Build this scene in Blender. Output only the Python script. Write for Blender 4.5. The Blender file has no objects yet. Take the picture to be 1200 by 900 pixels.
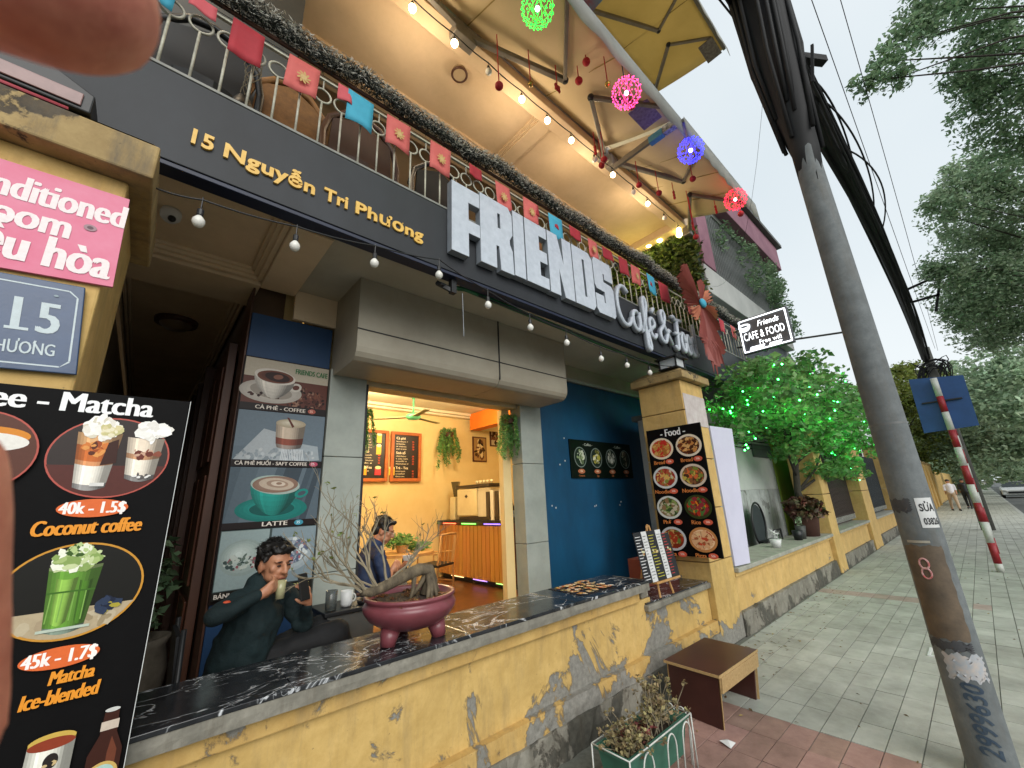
import bpy, math, random
import numpy as np
from mathutils import Vector, Matrix
random.seed(7); RNG = np.random.default_rng(7)
scn = bpy.context.scene
COL = scn.collection
R = math.radians
V = Vector
# ---------------------------------------------------------------- camera
cd = bpy.data.cameras.new('camera'); cam = bpy.data.objects.new('camera', cd); COL.objects.link(cam)
yaw, pitch, roll = 0.834881936, 0.281976145, -0.0452122434
fw = V((math.cos(yaw)*math.cos(pitch), math.sin(yaw)*math.cos(pitch), math.sin(pitch)))
rt = V((math.sin(yaw), -math.cos(yaw), 0)); up = rt.cross(fw)
r2 = rt*math.cos(roll)+up*math.sin(roll); u2 = -rt*math.sin(roll)+up*math.cos(roll)
cam.matrix_world = Matrix(((r2.x, u2.x, -fw.x, 0), (r2.y, u2.y, -fw.y, 0), (r2.z, u2.z, -fw.z, 1.6), (0, 0, 0, 1)))
cd.sensor_width = 36; cd.lens = 472.024281/1200*36; cd.clip_start = .005; cd.clip_end = 2000
cd.dof.use_dof = True; cd.dof.focus_distance = 3.2; cd.dof.aperture_fstop = 22
scn.camera = cam
# ---------------------------------------------------------------- world, sun, exposure
SUN_EL, SUN_AZ = R(32), R(-106)          # azimuth measured from +X towards +Y: from over the street
w = bpy.data.worlds.new('World'); scn.world = w; w.use_nodes = True
nt = w.node_tree; nt.nodes.clear()
out = nt.nodes.new('ShaderNodeOutputWorld'); bg = nt.nodes.new('ShaderNodeBackground')
sky = nt.nodes.new('ShaderNodeTexSky'); sky.sky_type = 'NISHITA'; sky.sun_disc = False
sky.sun_elevation = SUN_EL; sky.sun_rotation = R(90)-SUN_AZ; sky.air_density = 1.4; sky.dust_density = 3; sky.altitude = 10
hs = nt.nodes.new('ShaderNodeHueSaturation'); hs.inputs['Saturation'].default_value = .25
mx = nt.nodes.new('ShaderNodeMix'); mx.data_type = 'RGBA'; mx.inputs[0].default_value = .85
tc = nt.nodes.new('ShaderNodeTexCoord'); ns = nt.nodes.new('ShaderNodeTexNoise'); ns.inputs['Scale'].default_value = 1.6; ns.inputs['Detail'].default_value = 4
cr = nt.nodes.new('ShaderNodeValToRGB'); cr.color_ramp.elements[0].position = .3; cr.color_ramp.elements[1].position = .75
cr.color_ramp.elements[0].color = (5.3, 5.95, 6.35, 1); cr.color_ramp.elements[1].color = (6.35, 6.8, 7.0, 1)
nt.links.new(tc.outputs['Generated'], ns.inputs['Vector']); nt.links.new(ns.outputs['Fac'], cr.inputs['Fac'])
nt.links.new(sky.outputs[0], hs.inputs['Color']); nt.links.new(hs.outputs[0], mx.inputs[6]); nt.links.new(cr.outputs[0], mx.inputs[7])
nt.links.new(mx.outputs[2], bg.inputs[0]); bg.inputs[1].default_value = .1; nt.links.new(bg.outputs[0], out.inputs[0])
sd = bpy.data.lights.new('sun', 'SUN'); sun = bpy.data.objects.new('sun', sd); COL.objects.link(sun)
sd.energy = 1.5; sd.angle = R(45); sd.color = (1, .97, .92)
sun.rotation_euler = V((math.cos(SUN_AZ)*math.cos(SUN_EL), math.sin(SUN_AZ)*math.cos(SUN_EL), math.sin(SUN_EL))).to_track_quat('Z', 'Y').to_euler()
scn.view_settings.view_transform = 'Standard'; scn.view_settings.look = 'None'; scn.view_settings.gamma = 1
scn.view_settings.use_curve_mapping = False; scn.view_settings.exposure = 0.6
scn.cycles.max_bounces = 7; scn.cycles.diffuse_bounces = 4; scn.cycles.sample_clamp_indirect = 6
try: scn.cycles.use_denoising = True
except Exception: pass
# ---------------------------------------------------------------- helpers
def lin(c):
    if isinstance(c, str): c = [int(c[i:i+2], 16) for i in (0, 2, 4)]
    return tuple(((x/255)/12.92 if x/255 <= .04045 else ((x/255+.055)/1.055)**2.4) for x in c)
MATS = {}
class NT:
    def __init__(s, name):
        s.m = bpy.data.materials.new(name); s.m.use_nodes = True; s.t = s.m.node_tree; s.b = s.t.nodes['Principled BSDF']
        s.tc = s.n('ShaderNodeTexCoord')
    def n(s, k, **kw):
        x = s.t.nodes.new(k)
        for a, b in kw.items():
            if hasattr(x, a): setattr(x, a, b)
            else: x.inputs[a.replace('_', ' ')].default_value = b
        return x
    def l(s, a, b): s.t.links.new(a, b)
    def noise(s, scale, detail=5, rough=.6, vec=None, dist=0):
        x = s.n('ShaderNodeTexNoise'); x.inputs['Scale'].default_value = scale; x.inputs['Detail'].default_value = detail
        x.inputs['Roughness'].default_value = rough; x.inputs['Distortion'].default_value = dist
        s.l(vec or s.tc.outputs['Object'], x.inputs['Vector']); return x.outputs['Fac']
    def ramp(s, f, stops):
        x = s.n('ShaderNodeValToRGB'); e = x.color_ramp.elements
        while len(e) < len(stops): e.new(.5)
        for i, (p, c) in enumerate(stops): e[i].position = p; e[i].color = (*c, 1) if len(c) == 3 else c
        s.l(f, x.inputs['Fac']); return x.outputs['Color']
    def mix(s, f, a, b, mode='MIX'):
        x = s.n('ShaderNodeMix'); x.data_type = 'RGBA'; x.blend_type = mode
        for v, i in ((f, 0), (a, 6), (b, 7)):
            if isinstance(v, (int, float)): x.inputs[i].default_value = v
            elif isinstance(v, tuple): x.inputs[i].default_value = (*v, 1)
            else: s.l(v, x.inputs[i])
        return x.outputs[2]
    def math(s, op, a, b=0.):
        x = s.n('ShaderNodeMath'); x.operation = op
        for v, i in ((a, 0), (b, 1)):
            if isinstance(v, (int, float)): x.inputs[i].default_value = v
            else: s.l(v, x.inputs[i])
        return x.outputs[0]
    def bump(s, h, strength=.3, dist=.01):
        x = s.n('ShaderNodeBump'); x.inputs['Strength'].default_value = strength; x.inputs['Distance'].default_value = dist
        s.l(h, x.inputs['Height']); s.l(x.outputs[0], s.b.inputs['Normal'])
    def set(s, **kw):
        for a, v in kw.items():
            i = s.b.inputs[a.replace('_', ' ')]
            if isinstance(v, (int, float)): i.default_value = v
            elif isinstance(v, tuple): i.default_value = (*v, 1) if len(v) == 3 else v
            else: s.l(v, i)
        return s.m
def mat(name, c, c2=None, scale=6, rough=.6, bump=.15, bscale=40, metal=0, bd=.004, rnd=0, emit=None, es=0, coat=0, trans=0, stretch=None, world=False, stain=0):
    if name in MATS: return MATS[name]
    t = NT(name); c = lin(c); c2 = lin(c2) if c2 else tuple(x*.72 for x in c)
    vec = None
    if world: vec = t.n('ShaderNodeNewGeometry').outputs['Position']
    if stretch:
        mp = t.n('ShaderNodeMapping'); mp.inputs['Scale'].default_value = stretch; t.l(t.tc.outputs['Object'], mp.inputs['Vector']); vec = mp.outputs[0]
    f = t.noise(scale, 6, .65, vec)
    col = t.ramp(f, [(.3, c2), (.68, c)])
    if rnd:
        oi = t.n('ShaderNodeObjectInfo'); gi = t.n('ShaderNodeNewGeometry')
        k = t.math('ADD', oi.outputs['Random'], gi.outputs['Random Per Island']); k = t.math('FRACT', k)
        h = t.n('ShaderNodeHueSaturation'); t.l(col, h.inputs['Color'])
        t.l(t.math('ADD', t.math('MULTIPLY', k, rnd), 1-rnd/2), h.inputs['Value']); t.l(t.math('ADD', t.math('MULTIPLY', t.math('FRACT', t.math('MULTIPLY', k, 7.3)), rnd*.06), .5-rnd*.03), h.inputs['Hue']); col = h.outputs[0]
    if stain:
        s1 = t.ramp(t.noise(1.3, 8, .72, vec, .4), [(.42, (1, 1, 1)), (.66, (0, 0, 0))]); s2 = t.ramp(t.noise(17, 5, .8, vec), [(.62, (1, 1, 1)), (.75, (.35, .35, .35))])
        col = t.mix(stain, col, t.mix(1., col, t.mix(s1, (.50, .49, .45), (1., 1., 1.)), 'MULTIPLY')); col = t.mix(stain*.7, col, t.mix(1., col, s2, 'MULTIPLY'))
    t.set(Base_Color=col, Roughness=rough, Metallic=metal)
    if coat: t.set(Coat_Weight=coat)
    if trans: t.set(Transmission_Weight=trans)
    if bump: t.bump(t.noise(bscale, 6, .7, vec), bump, bd)
    if emit: t.set(Emission_Color=lin(emit), Emission_Strength=es)
    MATS[name] = t.m; return t.m
BASE = {}
def put(o, parent=None):
    COL.objects.link(o)
    if parent: o.parent = parent; BASE[o.name] = BASE[parent.name]
    return o
def tag(o, label=None, cat=None, group=None, kind=None):
    if label: o['label'] = label
    if cat: o['category'] = cat
    if group: o['group'] = group
    if kind: o['kind'] = kind
    return o
def thing(name, label, cat, loc=(0, 0, 0), group=None):
    o = bpy.data.objects.new(name, None); o.empty_display_size = .1; COL.objects.link(o); o.location = loc; BASE[o.name] = V(loc)
    return tag(o, label, cat, group)
def dup(root, loc, label=None, rotz=None, scale=None):
    def cp(o, p):
        c = o.copy(); COL.objects.link(c)
        if p: c.parent = p
        for ch in o.children: cp(ch, c)
        return c
    r = cp(root, None); r.location = loc; BASE[r.name] = V(loc)
    if rotz is not None: r.rotation_euler = (0, 0, rotz)
    if scale: r.scale = (scale,)*3
    if label: r['label'] = label
    return r
class MB:
    def __init__(s): s.v = []; s.f = []; s.c = []; s.mi = []
    def add(s, vs, fs, col=None, mi=0):
        b = len(s.v); s.v += [tuple(x) for x in vs]; s.f += [tuple(b+i for i in f) for f in fs]
        s.c += [col or (1, 1, 1)]*len(fs); s.mi += [mi]*len(fs); return s
    def box(s, a, b, mi=0, M=None):
        x0, y0, z0 = a; x1, y1, z1 = b
        x0, x1 = min(x0, x1), max(x0, x1); y0, y1 = min(y0, y1), max(y0, y1); z0, z1 = min(z0, z1), max(z0, z1)
        vs = [V(p) for p in ((x0,y0,z0),(x1,y0,z0),(x1,y1,z0),(x0,y1,z0),(x0,y0,z1),(x1,y0,z1),(x1,y1,z1),(x0,y1,z1))]
        if M: vs = [M @ p for p in vs]
        return s.add(vs, [(0,3,2,1),(4,5,6,7),(0,1,5,4),(1,2,6,5),(2,3,7,6),(3,0,4,7)], mi=mi)
    def bar(s, p, q, wd, h=None, upv=(0, 0, 1), mi=0):
        p, q = V(p), V(q); h = h or wd; d = (q-p); L = d.length
        if L < 1e-6: return s
        z = d/L; x = V(upv).cross(z)
        if x.length < 1e-3: x = V((1, 0, 0)).cross(z)
        x.normalize(); y = z.cross(x); M = Matrix((x, y, z)).transposed().to_4x4(); M.translation = p
        return s.box((-wd/2, -h/2, 0), (wd/2, h/2, L), mi=mi, M=M)
    def tube(s, pts, r, n=8, closed=False, cap=True, mi=0, flat=None, nrm=None):
        pts = [V(p) for p in pts]; m = len(pts)
        rs = r if isinstance(r, (list, tuple)) else [r]*m
        vs = []; prev = V(nrm) if nrm else None
        for i, p in enumerate(pts):
            if closed: d = pts[(i+1) % m]-pts[i-1]
            else: d = pts[min(i+1, m-1)]-pts[max(i-1, 0)]
            if d.length < 1e-9: d = V((0, 0, 1))
            d.normalize()
            if prev is None: prev = V((0, 0, 1)) if abs(d.z) < .9 else V((1, 0, 0))
            a = prev-d*prev.dot(d)
            if a.length < 1e-4: a = d.orthogonal()
            a.normalize(); b = d.cross(a)
            if not nrm: prev = a
            fa = flat or 1
            for k in range(n):
                t = 2*math.pi*k/n; vs.append(p+a*(math.cos(t)*rs[i]*fa)+b*(math.sin(t)*rs[i]))
        fs = []
        for i in range(m if closed else m-1):
            j = (i+1) % m
            for k in range(n): fs.append((i*n+k, i*n+(k+1) % n, j*n+(k+1) % n, j*n+k))
        if cap and not closed: fs.append(tuple(range(n-1, -1, -1))); fs.append(tuple((m-1)*n+k for k in range(n)))
        return s.add(vs, fs, mi=mi)
    def lathe(s, prof, c=(0, 0, 0), n=20, mi=0, ax=None, wob=0):
        c = V(c); vs = []; M = V((0, 0, 1)).rotation_difference(V(ax)).to_matrix() if ax else Matrix.Identity(3)
        for r, z in prof:
            for k in range(n):
                t = 2*math.pi*k/n; q = r*(1+wob*math.sin(3*t+z*9)); vs.append(c+M @ V((q*math.cos(t), q*math.sin(t), z)))
        fs = [(i*n+k, i*n+(k+1) % n, (i+1)*n+(k+1) % n, (i+1)*n+k) for i in range(len(prof)-1) for k in range(n)]
        if prof[0][0] > 1e-6: fs.append(tuple(range(n-1, -1, -1)))
        if prof[-1][0] > 1e-6: fs.append(tuple((len(prof)-1)*n+k for k in range(n)))
        return s.add(vs, fs, mi=mi)
    def ball(s, c, r, n=12, mi=0):
        rr = r if isinstance(r, (tuple, list)) else (r, r, r); m = max(4, n//2); c = V(c); vs = [c-V((0, 0, rr[2]))]
        for i in range(1, m):
            a = -math.pi/2+math.pi*i/m
            for k in range(n): t = 2*math.pi*k/n; vs.append(c+V((rr[0]*math.cos(a)*math.cos(t), rr[1]*math.cos(a)*math.sin(t), rr[2]*math.sin(a))))
        vs.append(c+V((0, 0, rr[2]))); T = len(vs)-1; fs = [(0, 1+(k+1) % n, 1+k) for k in range(n)]
        for i in range(m-2):
            for k in range(n): a = 1+i*n; b = a+n; fs.append((a+k, a+(k+1) % n, b+(k+1) % n, b+k))
        a = 1+(m-2)*n; fs += [(a+k, a+(k+1) % n, T) for k in range(n)]
        return s.add(vs, fs, mi=mi)
    def prism(s, poly, fr, d, mi=0):     # poly in (u,v), frame (o,u,v), extruded d along -normal
        o, u, v = [V(x) for x in fr]; n = u.cross(v); m = len(poly)
        a = [o+u*x+v*y for x, y in poly]; b = [p-n*d for p in a]
        return s.add(a+b, [tuple(range(m)), tuple(range(2*m-1, m-1, -1))]+[(i, m+i, m+(i+1) % m, (i+1) % m) for i in range(m)], mi=mi)
    def build(s, name, m=None, parent=None, smooth=False, bevel=0, base=None, seg=2, kind=None):
        if base is not None: b = V(base)
        elif parent: b = BASE[parent.name]
        else: b = V((0, 0, 0))
        me = bpy.data.meshes.new(name)
        A = np.array(s.v, float).reshape(-1, 3)-np.array(b) if s.v else np.zeros((0, 3))
        me.from_pydata(A.tolist(), [], s.f); me.update()
        ms = m if isinstance(m, (list, tuple)) else [m]
        for x in ms:
            if x: me.materials.append(x)
        if len(ms) > 1: me.polygons.foreach_set('material_index', s.mi)
        if smooth: me.polygons.foreach_set('use_smooth', [True]*len(me.polygons))
        if any(c != (1, 1, 1) for c in s.c):
            ca = me.color_attributes.new('Col', 'FLOAT_COLOR', 'CORNER'); arr = []
            for p, c in zip(me.polygons, s.c): arr += [c[0], c[1], c[2], 1.]*p.loop_total
            ca.data.foreach_set('color', arr)
        o = bpy.data.objects.new(name, me); put(o, parent)
        if not parent: o.location = b; BASE[o.name] = b
        if bevel:
            md = o.modifiers.new('bevel', 'BEVEL'); md.width = bevel; md.segments = seg; md.limit_method = 'ANGLE'; md.angle_limit = R(40)
        if kind: o['kind'] = kind
        return o
def bx(a, b, name, m, parent=None, bevel=.004, **k): return MB().box(a, b).build(name, m, parent, bevel=bevel, **k)
_tc = {}
def text2d(body, bold=0, shear=0, spacing=1.0):
    key = (body, bold, shear, spacing)
    if key not in _tc:
        c = bpy.data.curves.new('t', 'FONT'); c.body = body; c.offset = bold; c.shear = shear; c.space_character = spacing; c.resolution_u = 3
        o = bpy.data.objects.new('t', c); COL.objects.link(o); bpy.context.view_layer.update()
        me = bpy.data.meshes.new_from_object(o.evaluated_get(bpy.context.evaluated_depsgraph_get()))
        vs = [(v.co.x, v.co.y) for v in me.vertices]; fs = [tuple(p.vertices) for p in me.polygons]
        bpy.data.objects.remove(o); bpy.data.curves.remove(c); bpy.data.meshes.remove(me); _tc[key] = (vs, fs)
    return _tc[key]
def solid_text(body, fr, x, y, h, depth, bold=.03, wscale=1, width=None, shear=0, loops=None, spacing=1.05):
    """extruded letters: 2D font outline solidified"""
    vs, fs = text2d(body, bold, shear, spacing); o, u, v = [V(q) for q in fr]; n = u.cross(v)
    if width: wscale = width/(max(p[0] for p in vs)*h)
    mb = MB(); P = [(x+a*h*wscale, y+b*h) for a, b in vs]; m = len(P)
    edges = {}
    for f in fs:
        for i in range(len(f)): e = (f[i], f[(i+1) % len(f)]); edges[e] = edges.get(e, 0)+1
    side = [(e[0], m+e[0], m+e[1], e[1]) for e in edges if (e[1], e[0]) not in edges]
    A = [o+u*a+v*b for a, b in P]; mb.add(A+[q-n*depth for q in A], list(fs)+[tuple(i+m for i in reversed(f)) for f in fs]+side)
    return mb
# print canvas: flat printed artwork as thin coloured layers on a board
tp = NT('printed_ink'); at = tp.n('ShaderNodeAttribute'); at.attribute_name = 'Col'
PRINT = tp.set(Base_Color=tp.mix(tp.ramp(tp.noise(55, 5, .8), [(.35, (.35, .35, .35)), (.6, (0, 0, 0))]), at.outputs['Color'], tp.mix(1., at.outputs['Color'], (.72, .7, .68), 'MULTIPLY')), Roughness=.42, Specular_IOR_Level=.25)
tp = NT('printed_shop_banner'); at = tp.n('ShaderNodeAttribute'); at.attribute_name = 'Col'
class Print:
    def __init__(s, o, u, v, eps=.00012, lift=.0006): s.o, s.u, s.v = V(o), V(u), V(v); s.n = s.u.cross(s.v).normalized(); s.k = 0; s.e = eps; s.l0 = lift; s.mb = MB()
    def poly(s, pts, c, fs=None):
        s.k += 1; z = s.l0+s.e*s.k
        s.mb.add([s.o+s.u*a+s.v*b+s.n*z for a, b in pts], fs or [tuple(range(len(pts)))], lin(c)); return s
    def rect(s, x0, y0, x1, y1, c): return s.poly([(x0, y0), (x1, y0), (x1, y1), (x0, y1)], c)
    def rad(s, x, y, rx, ry, c, c2, ox=-.2, oy=.2, n=30, k=7):
        a, b = [int(c[i:i+2], 16) for i in (0, 2, 4)], [int(c2[i:i+2], 16) for i in (0, 2, 4)]
        for i in range(k):
            t = i/(k-1); q = 1-t*.86; s.ell(x+rx*ox*t, y+ry*oy*t, rx*q, ry*q, ''.join('%02x' % int(a[j]+(b[j]-a[j])*t) for j in range(3)), n=n)
        return s
    def cyl(s, x, y0, y1, wb, wt, c, bulge=0, n=14, lo=.62, hi=1.12):
        rgb_ = [int(c[i:i+2], 16) for i in (0, 2, 4)]; s.k += 1; z = s.l0+s.e*s.k
        for i in range(n):
            u0, u1 = i/n, (i+1)/n; um = (u0+u1)/2; f = lo+(hi-lo)*(math.sin(math.pi*min(1, um*1.15+.05))**.8); f = f*(1.12 if .2 < um < .3 else 1)
            cc_ = tuple(min(255, v*f) for v in rgb_); e0, e1 = (math.sin(math.pi*u0)*bulge, math.sin(math.pi*u1)*bulge)
            P = [(x-wb/2+wb*u0, y0-e0), (x-wb/2+wb*u1, y0-e1), (x-wt/2+wt*u1, y1-e1*.5), (x-wt/2+wt*u0, y1-e0*.5)]
            s.mb.add([s.o+s.u*a+s.v*b+s.n*z for a, b in P], [(0, 1, 2, 3)], lin(tuple(cc_)))
        return s
    def bowl(s, x, yt, w_, h, wb, c, n=16, lo=.6, hi=1.1):
        rgb_ = [int(c[i:i+2], 16) for i in (0, 2, 4)]; s.k += 1; z = s.l0+s.e*s.k
        for i in range(n):
            for j in range(6):
                def pt(i_, j_): t = j_/6; hw = w_/2+(wb/2-w_/2)*t**2.2; u_ = i_/n; return (x-hw+2*hw*u_, yt-h*t-.05*w_*math.sin(math.pi*u_)*(1+t))
                um = (i+.5)/n; f = (lo+(hi-lo)*math.sin(math.pi*min(1, um*1.1+.08))**.8)*(1-.25*j/6)*(1.12 if .18 < um < .27 else 1); cc_ = tuple(min(255, v*f) for v in rgb_)
                P = [pt(i, j+1), pt(i+1, j+1), pt(i+1, j), pt(i, j)]; s.mb.add([s.o+s.u*a+s.v*b+s.n*z for a, b in P], [(0, 1, 2, 3)], lin(cc_))
        return s
    def ell(s, x, y, rx, ry, c, rot=0, n=28, a0=0, a1=360):
        ca, sa = math.cos(R(rot)), math.sin(R(rot)); P = []
        full = a1-a0 >= 360
        for i in range(n if full else n+1):
            t = R(a0+(a1-a0)*i/n); a, b = rx*math.cos(t), ry*math.sin(t); P.append((x+a*ca-b*sa, y+a*sa+b*ca))
        return s.poly(P, c)
    def blobs(s, x, y, rx, ry, cols, n, size, seed=0, ang=None):
        r = random.Random(seed)
        for i in range(n):
            t = r.random()*2*math.pi; q = math.sqrt(r.random()); z = size*r.uniform(.5, 1.3)
            k = r.randint(5, 8); a0 = r.random()*6; st = r.uniform(.35, 1)
            cx, cy = x+rx*q*math.cos(t), y+ry*q*math.sin(t); rot = (ang if ang is not None else r.uniform(0, 3.1))+r.uniform(-.4, .4)
            P = []
            for j in range(k):
                tt = 2*math.pi*j/k; a, b = z*math.cos(tt)*r.uniform(.75, 1.1), z*st*math.sin(tt)*r.uniform(.75, 1.1); P.append((cx+a*math.cos(rot)-b*math.sin(rot), cy+a*math.sin(rot)+b*math.cos(rot)))
            if i % 12 == 0: s.k += 1
            z2 = s.l0+s.e*(s.k+ (i % 12)/13)
            s.mb.add([s.o+s.u*a+s.v*b+s.n*z2 for a, b in P], [tuple(range(k))], lin(r.choice(cols)))
        s.k += 1; return s
    def text(s, body, x, y, h, c, bold=.02, width=None, ws=1, shear=0, centre=False, rot=0):
        xb = max(0, bold-.004)*.75; bold = 0; vs, fs = text2d(body, bold, shear); W = max([p[0] for p in vs] or [1])
        if width: ws = width/(W*h)
        if centre: x = x-W*h*ws/2
        ca, sa = math.cos(R(rot)), math.sin(R(rot))
        for dx in ((-1, 0, 1) if xb > 0 else (0,)): s.poly([(x+(a*ca-b*sa)*h*ws+dx*xb*h, y+(a*sa+b*ca)*h) for a, b in vs], c, list(fs))
        return s
    def build(s, name, parent, m=None): return s.mb.build(name, m or PRINT, parent)
def cone_mesh(mb, p, q, r0, r1, n=14):
    p, q = V(p), V(q); d = q-p; L = d.length; z = d/L if L > 1e-6 else V((0, 0, 1))
    prof = [(r0*math.sin(a), -r0*math.cos(a)) for a in (0, .5, 1.05)]+[(r0, 0), ((r0+r1)/2, L/2), (r1, L)]+[(r1*math.sin(a), L+r1*math.cos(a)) for a in (1.05, .5, 0)]
    mb.lathe(prof, p, n, ax=z)
def flesh(name, parts, m, parent=None, voxel=.008, smooth=6, base=None):
    """one continuous surface grown round joints (tapered limbs and ellipsoids) by voxel remeshing"""
    mb = MB()
    for p in parts:
        if len(p) == 4: cone_mesh(mb, *p)
        else:
            c, r, rot = p; q = MB().ball((0, 0, 0), r, 18); Mx = rot.to_matrix() if hasattr(rot, 'to_matrix') else rot
            mb.add([V(c)+Mx @ V(x) for x in q.v], q.f)
    o = mb.build(name, m, parent, base=base); md = o.modifiers.new('r', 'REMESH'); md.mode = 'VOXEL'; md.voxel_size = voxel; md.use_smooth_shade = True
    sm = o.modifiers.new('s', 'SMOOTH'); sm.iterations = smooth; sm.factor = .5
    bpy.context.view_layer.update()
    me = bpy.data.meshes.new_from_object(o.evaluated_get(bpy.context.evaluated_depsgraph_get())); me.name = name
    o.modifiers.clear(); old = o.data; o.data = me; bpy.data.meshes.remove(old)
    me.polygons.foreach_set('use_smooth', [True]*len(me.polygons)); return o
def leaves(blobs, size, name, m, parent=None, seed=1, droop=0, aspect=.45, base=None, kind=None):
    """many small folded leaves scattered through blob volumes: blobs = [(centre, radii, count)]"""
    g = np.random.default_rng(seed); C = []; 
    for c, r, k in blobs:
        d = g.normal(size=(k, 3)); d /= np.linalg.norm(d, axis=1)[:, None]; rr = g.random(k)**.45
        C.append(np.array(c)+d*rr[:, None]*np.array(r))
    C = np.concatenate(C); n = len(C)
    a = g.normal(size=(n, 3)); a[:, 2] = a[:, 2]*.5-droop; a /= np.linalg.norm(a, axis=1)[:, None]
    b = np.cross(a, g.normal(size=(n, 3))); b /= np.linalg.norm(b, axis=1)[:, None]; nn = np.cross(a, b)
    L = (size*(.6+.8*g.random(n)))[:, None]; W = L*aspect*.5
    P = np.stack([C-a*L*.5, C+b*W+nn*W*.3-a*L*.05, C+a*L*.5, C-b*W+nn*W*.3-a*L*.05], 1).reshape(-1, 3)
    bb = V(base) if base is not None else (BASE[parent.name] if parent else V((0, 0, 0)))
    me = bpy.data.meshes.new(name); idx = np.arange(n)*4
    me.vertices.add(n*4); me.vertices.foreach_set('co', (P-np.array(bb)).ravel())
    F = np.stack([idx, idx+1, idx+2, idx, idx+2, idx+3], 1).reshape(-1, 3)
    me.loops.add(n*6); me.loops.foreach_set('vertex_index', F.ravel()); me.polygons.add(n*2)
    me.polygons.foreach_set('loop_start', np.arange(n*2)*3); me.polygons.foreach_set('loop_total', np.full(n*2, 3)); me.update(); me.validate()
    me.materials.append(m); o = bpy.data.objects.new(name, me); put(o, parent)
    if not parent: o.location = bb; BASE[o.name] = bb
    if kind: o['kind'] = kind
    return o
def curvy(p, q, n=8, sag=0, jit=0, seed=None):
    r = random.Random(seed) if seed is not None else random
    p, q = V(p), V(q); out = []
    for i in range(n+1):
        t = i/n; x = p.lerp(q, t); x.z -= sag*4*t*(1-t)
        if 0 < i < n and jit: x += V((r.uniform(-jit, jit), r.uniform(-jit, jit), r.uniform(-jit, jit)))
        out.append(x)
    return out
def lamp(name, loc, power, color, radius=.05):
    l = bpy.data.lights.new(name, 'POINT'); l.energy = power; l.color = color; l.shadow_soft_size = radius
    o = bpy.data.objects.new(name, l); COL.objects.link(o); o.location = loc; return o
# ---------------------------------------------------------------- special materials
def peel(name, c, c2, grey=('8f8c84', '6f6d66'), amount=.0, dirt=.35, z0=.0, z1=.35):
    t = NT(name); n1 = t.noise(2.2, 7, .68, dist=.6); n2 = t.noise(11, 8, .7); n3 = t.noise(1.5, 9, .66, dist=.5)
    col = t.ramp(n2, [(.3, lin(c2)), (.66, lin(c))])
    col = t.mix(t.ramp(n1, [(.35, (.6, .6, .6)), (.55, (0, 0, 0))]), col, tuple(x*.82 for x in lin(c2)))
    g = t.ramp(t.noise(26, 7, .7), [(.35, lin(grey[1])), (.65, lin(grey[0]))])
    sx = t.n('ShaderNodeSeparateXYZ'); ge = t.n('ShaderNodeNewGeometry'); t.l(ge.outputs['Position'], sx.inputs[0])
    mr = t.n('ShaderNodeMapRange'); mr.inputs['From Min'].default_value = z0; mr.inputs['From Max'].default_value = z1; mr.inputs['To Min'].default_value = .16; mr.inputs['To Max'].default_value = 0
    t.l(sx.outputs['Z'], mr.inputs['Value'])
    th = t.math('ADD', t.math('ADD', n3, mr.outputs[0]), amount)
    mask = t.ramp(th, [(.66, (0, 0, 0)), (.672, (1, 1, 1))])
    col = t.mix(mask, col, g)
    edge = t.ramp(th, [(.645, (0, 0, 0)), (.663, (1, 1, 1)), (.68, (0, 0, 0))])
    col = t.mix(t.math('MULTIPLY', edge, .55), col, lin('4a4238'))
    mp = t.n('ShaderNodeMapping'); mp.inputs['Scale'].default_value = (3, 3, .5); t.l(t.tc.outputs['Object'], mp.inputs['Vector'])
    st = t.ramp(t.noise(3, 8, .75, mp.outputs[0]), [(.5, (0, 0, 0)), (.72, (1, 1, 1))])
    col = t.mix(t.math('MULTIPLY', st, dirt), col, lin('5d564a'))
    sp = t.ramp(t.noise(60, 3, .5), [(.70, (0, 0, 0)), (.74, (1, 1, 1))]); col = t.mix(t.math('MULTIPLY', sp, .5), col, lin('4b4436'))
    t.set(Base_Color=col, Roughness=.78)
    h = t.math('SUBTRACT', t.math('ADD', t.math('MULTIPLY', t.noise(45, 8, .7), .35), t.math('MULTIPLY', n2, .5)), t.math('MULTIPLY', mask, .8))
    t.bump(h, .5, .006); MATS[name] = t.m; return t.m
YEL = peel('peeling_yellow_paint', 'cfae6c', 'b99856', amount=.105)
YEL2 = peel('yellow_paint', 'd2b070', 'bf9c5a', amount=-.03, dirt=.25)
YELP = peel('yellow_moulding_paint', 'caa866', 'b49050', amount=.08)
CEM = peel('rough_cement', '8d897d', '69665c', ('55534a', '3c3a33'), amount=.03, dirt=.85)
CAPST = peel('weathered_cap_stone', 'b39a68', '91784c', ('5a4c38', '3f372b'), amount=.075, dirt=.8, z0=-9, z1=-8)
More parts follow.
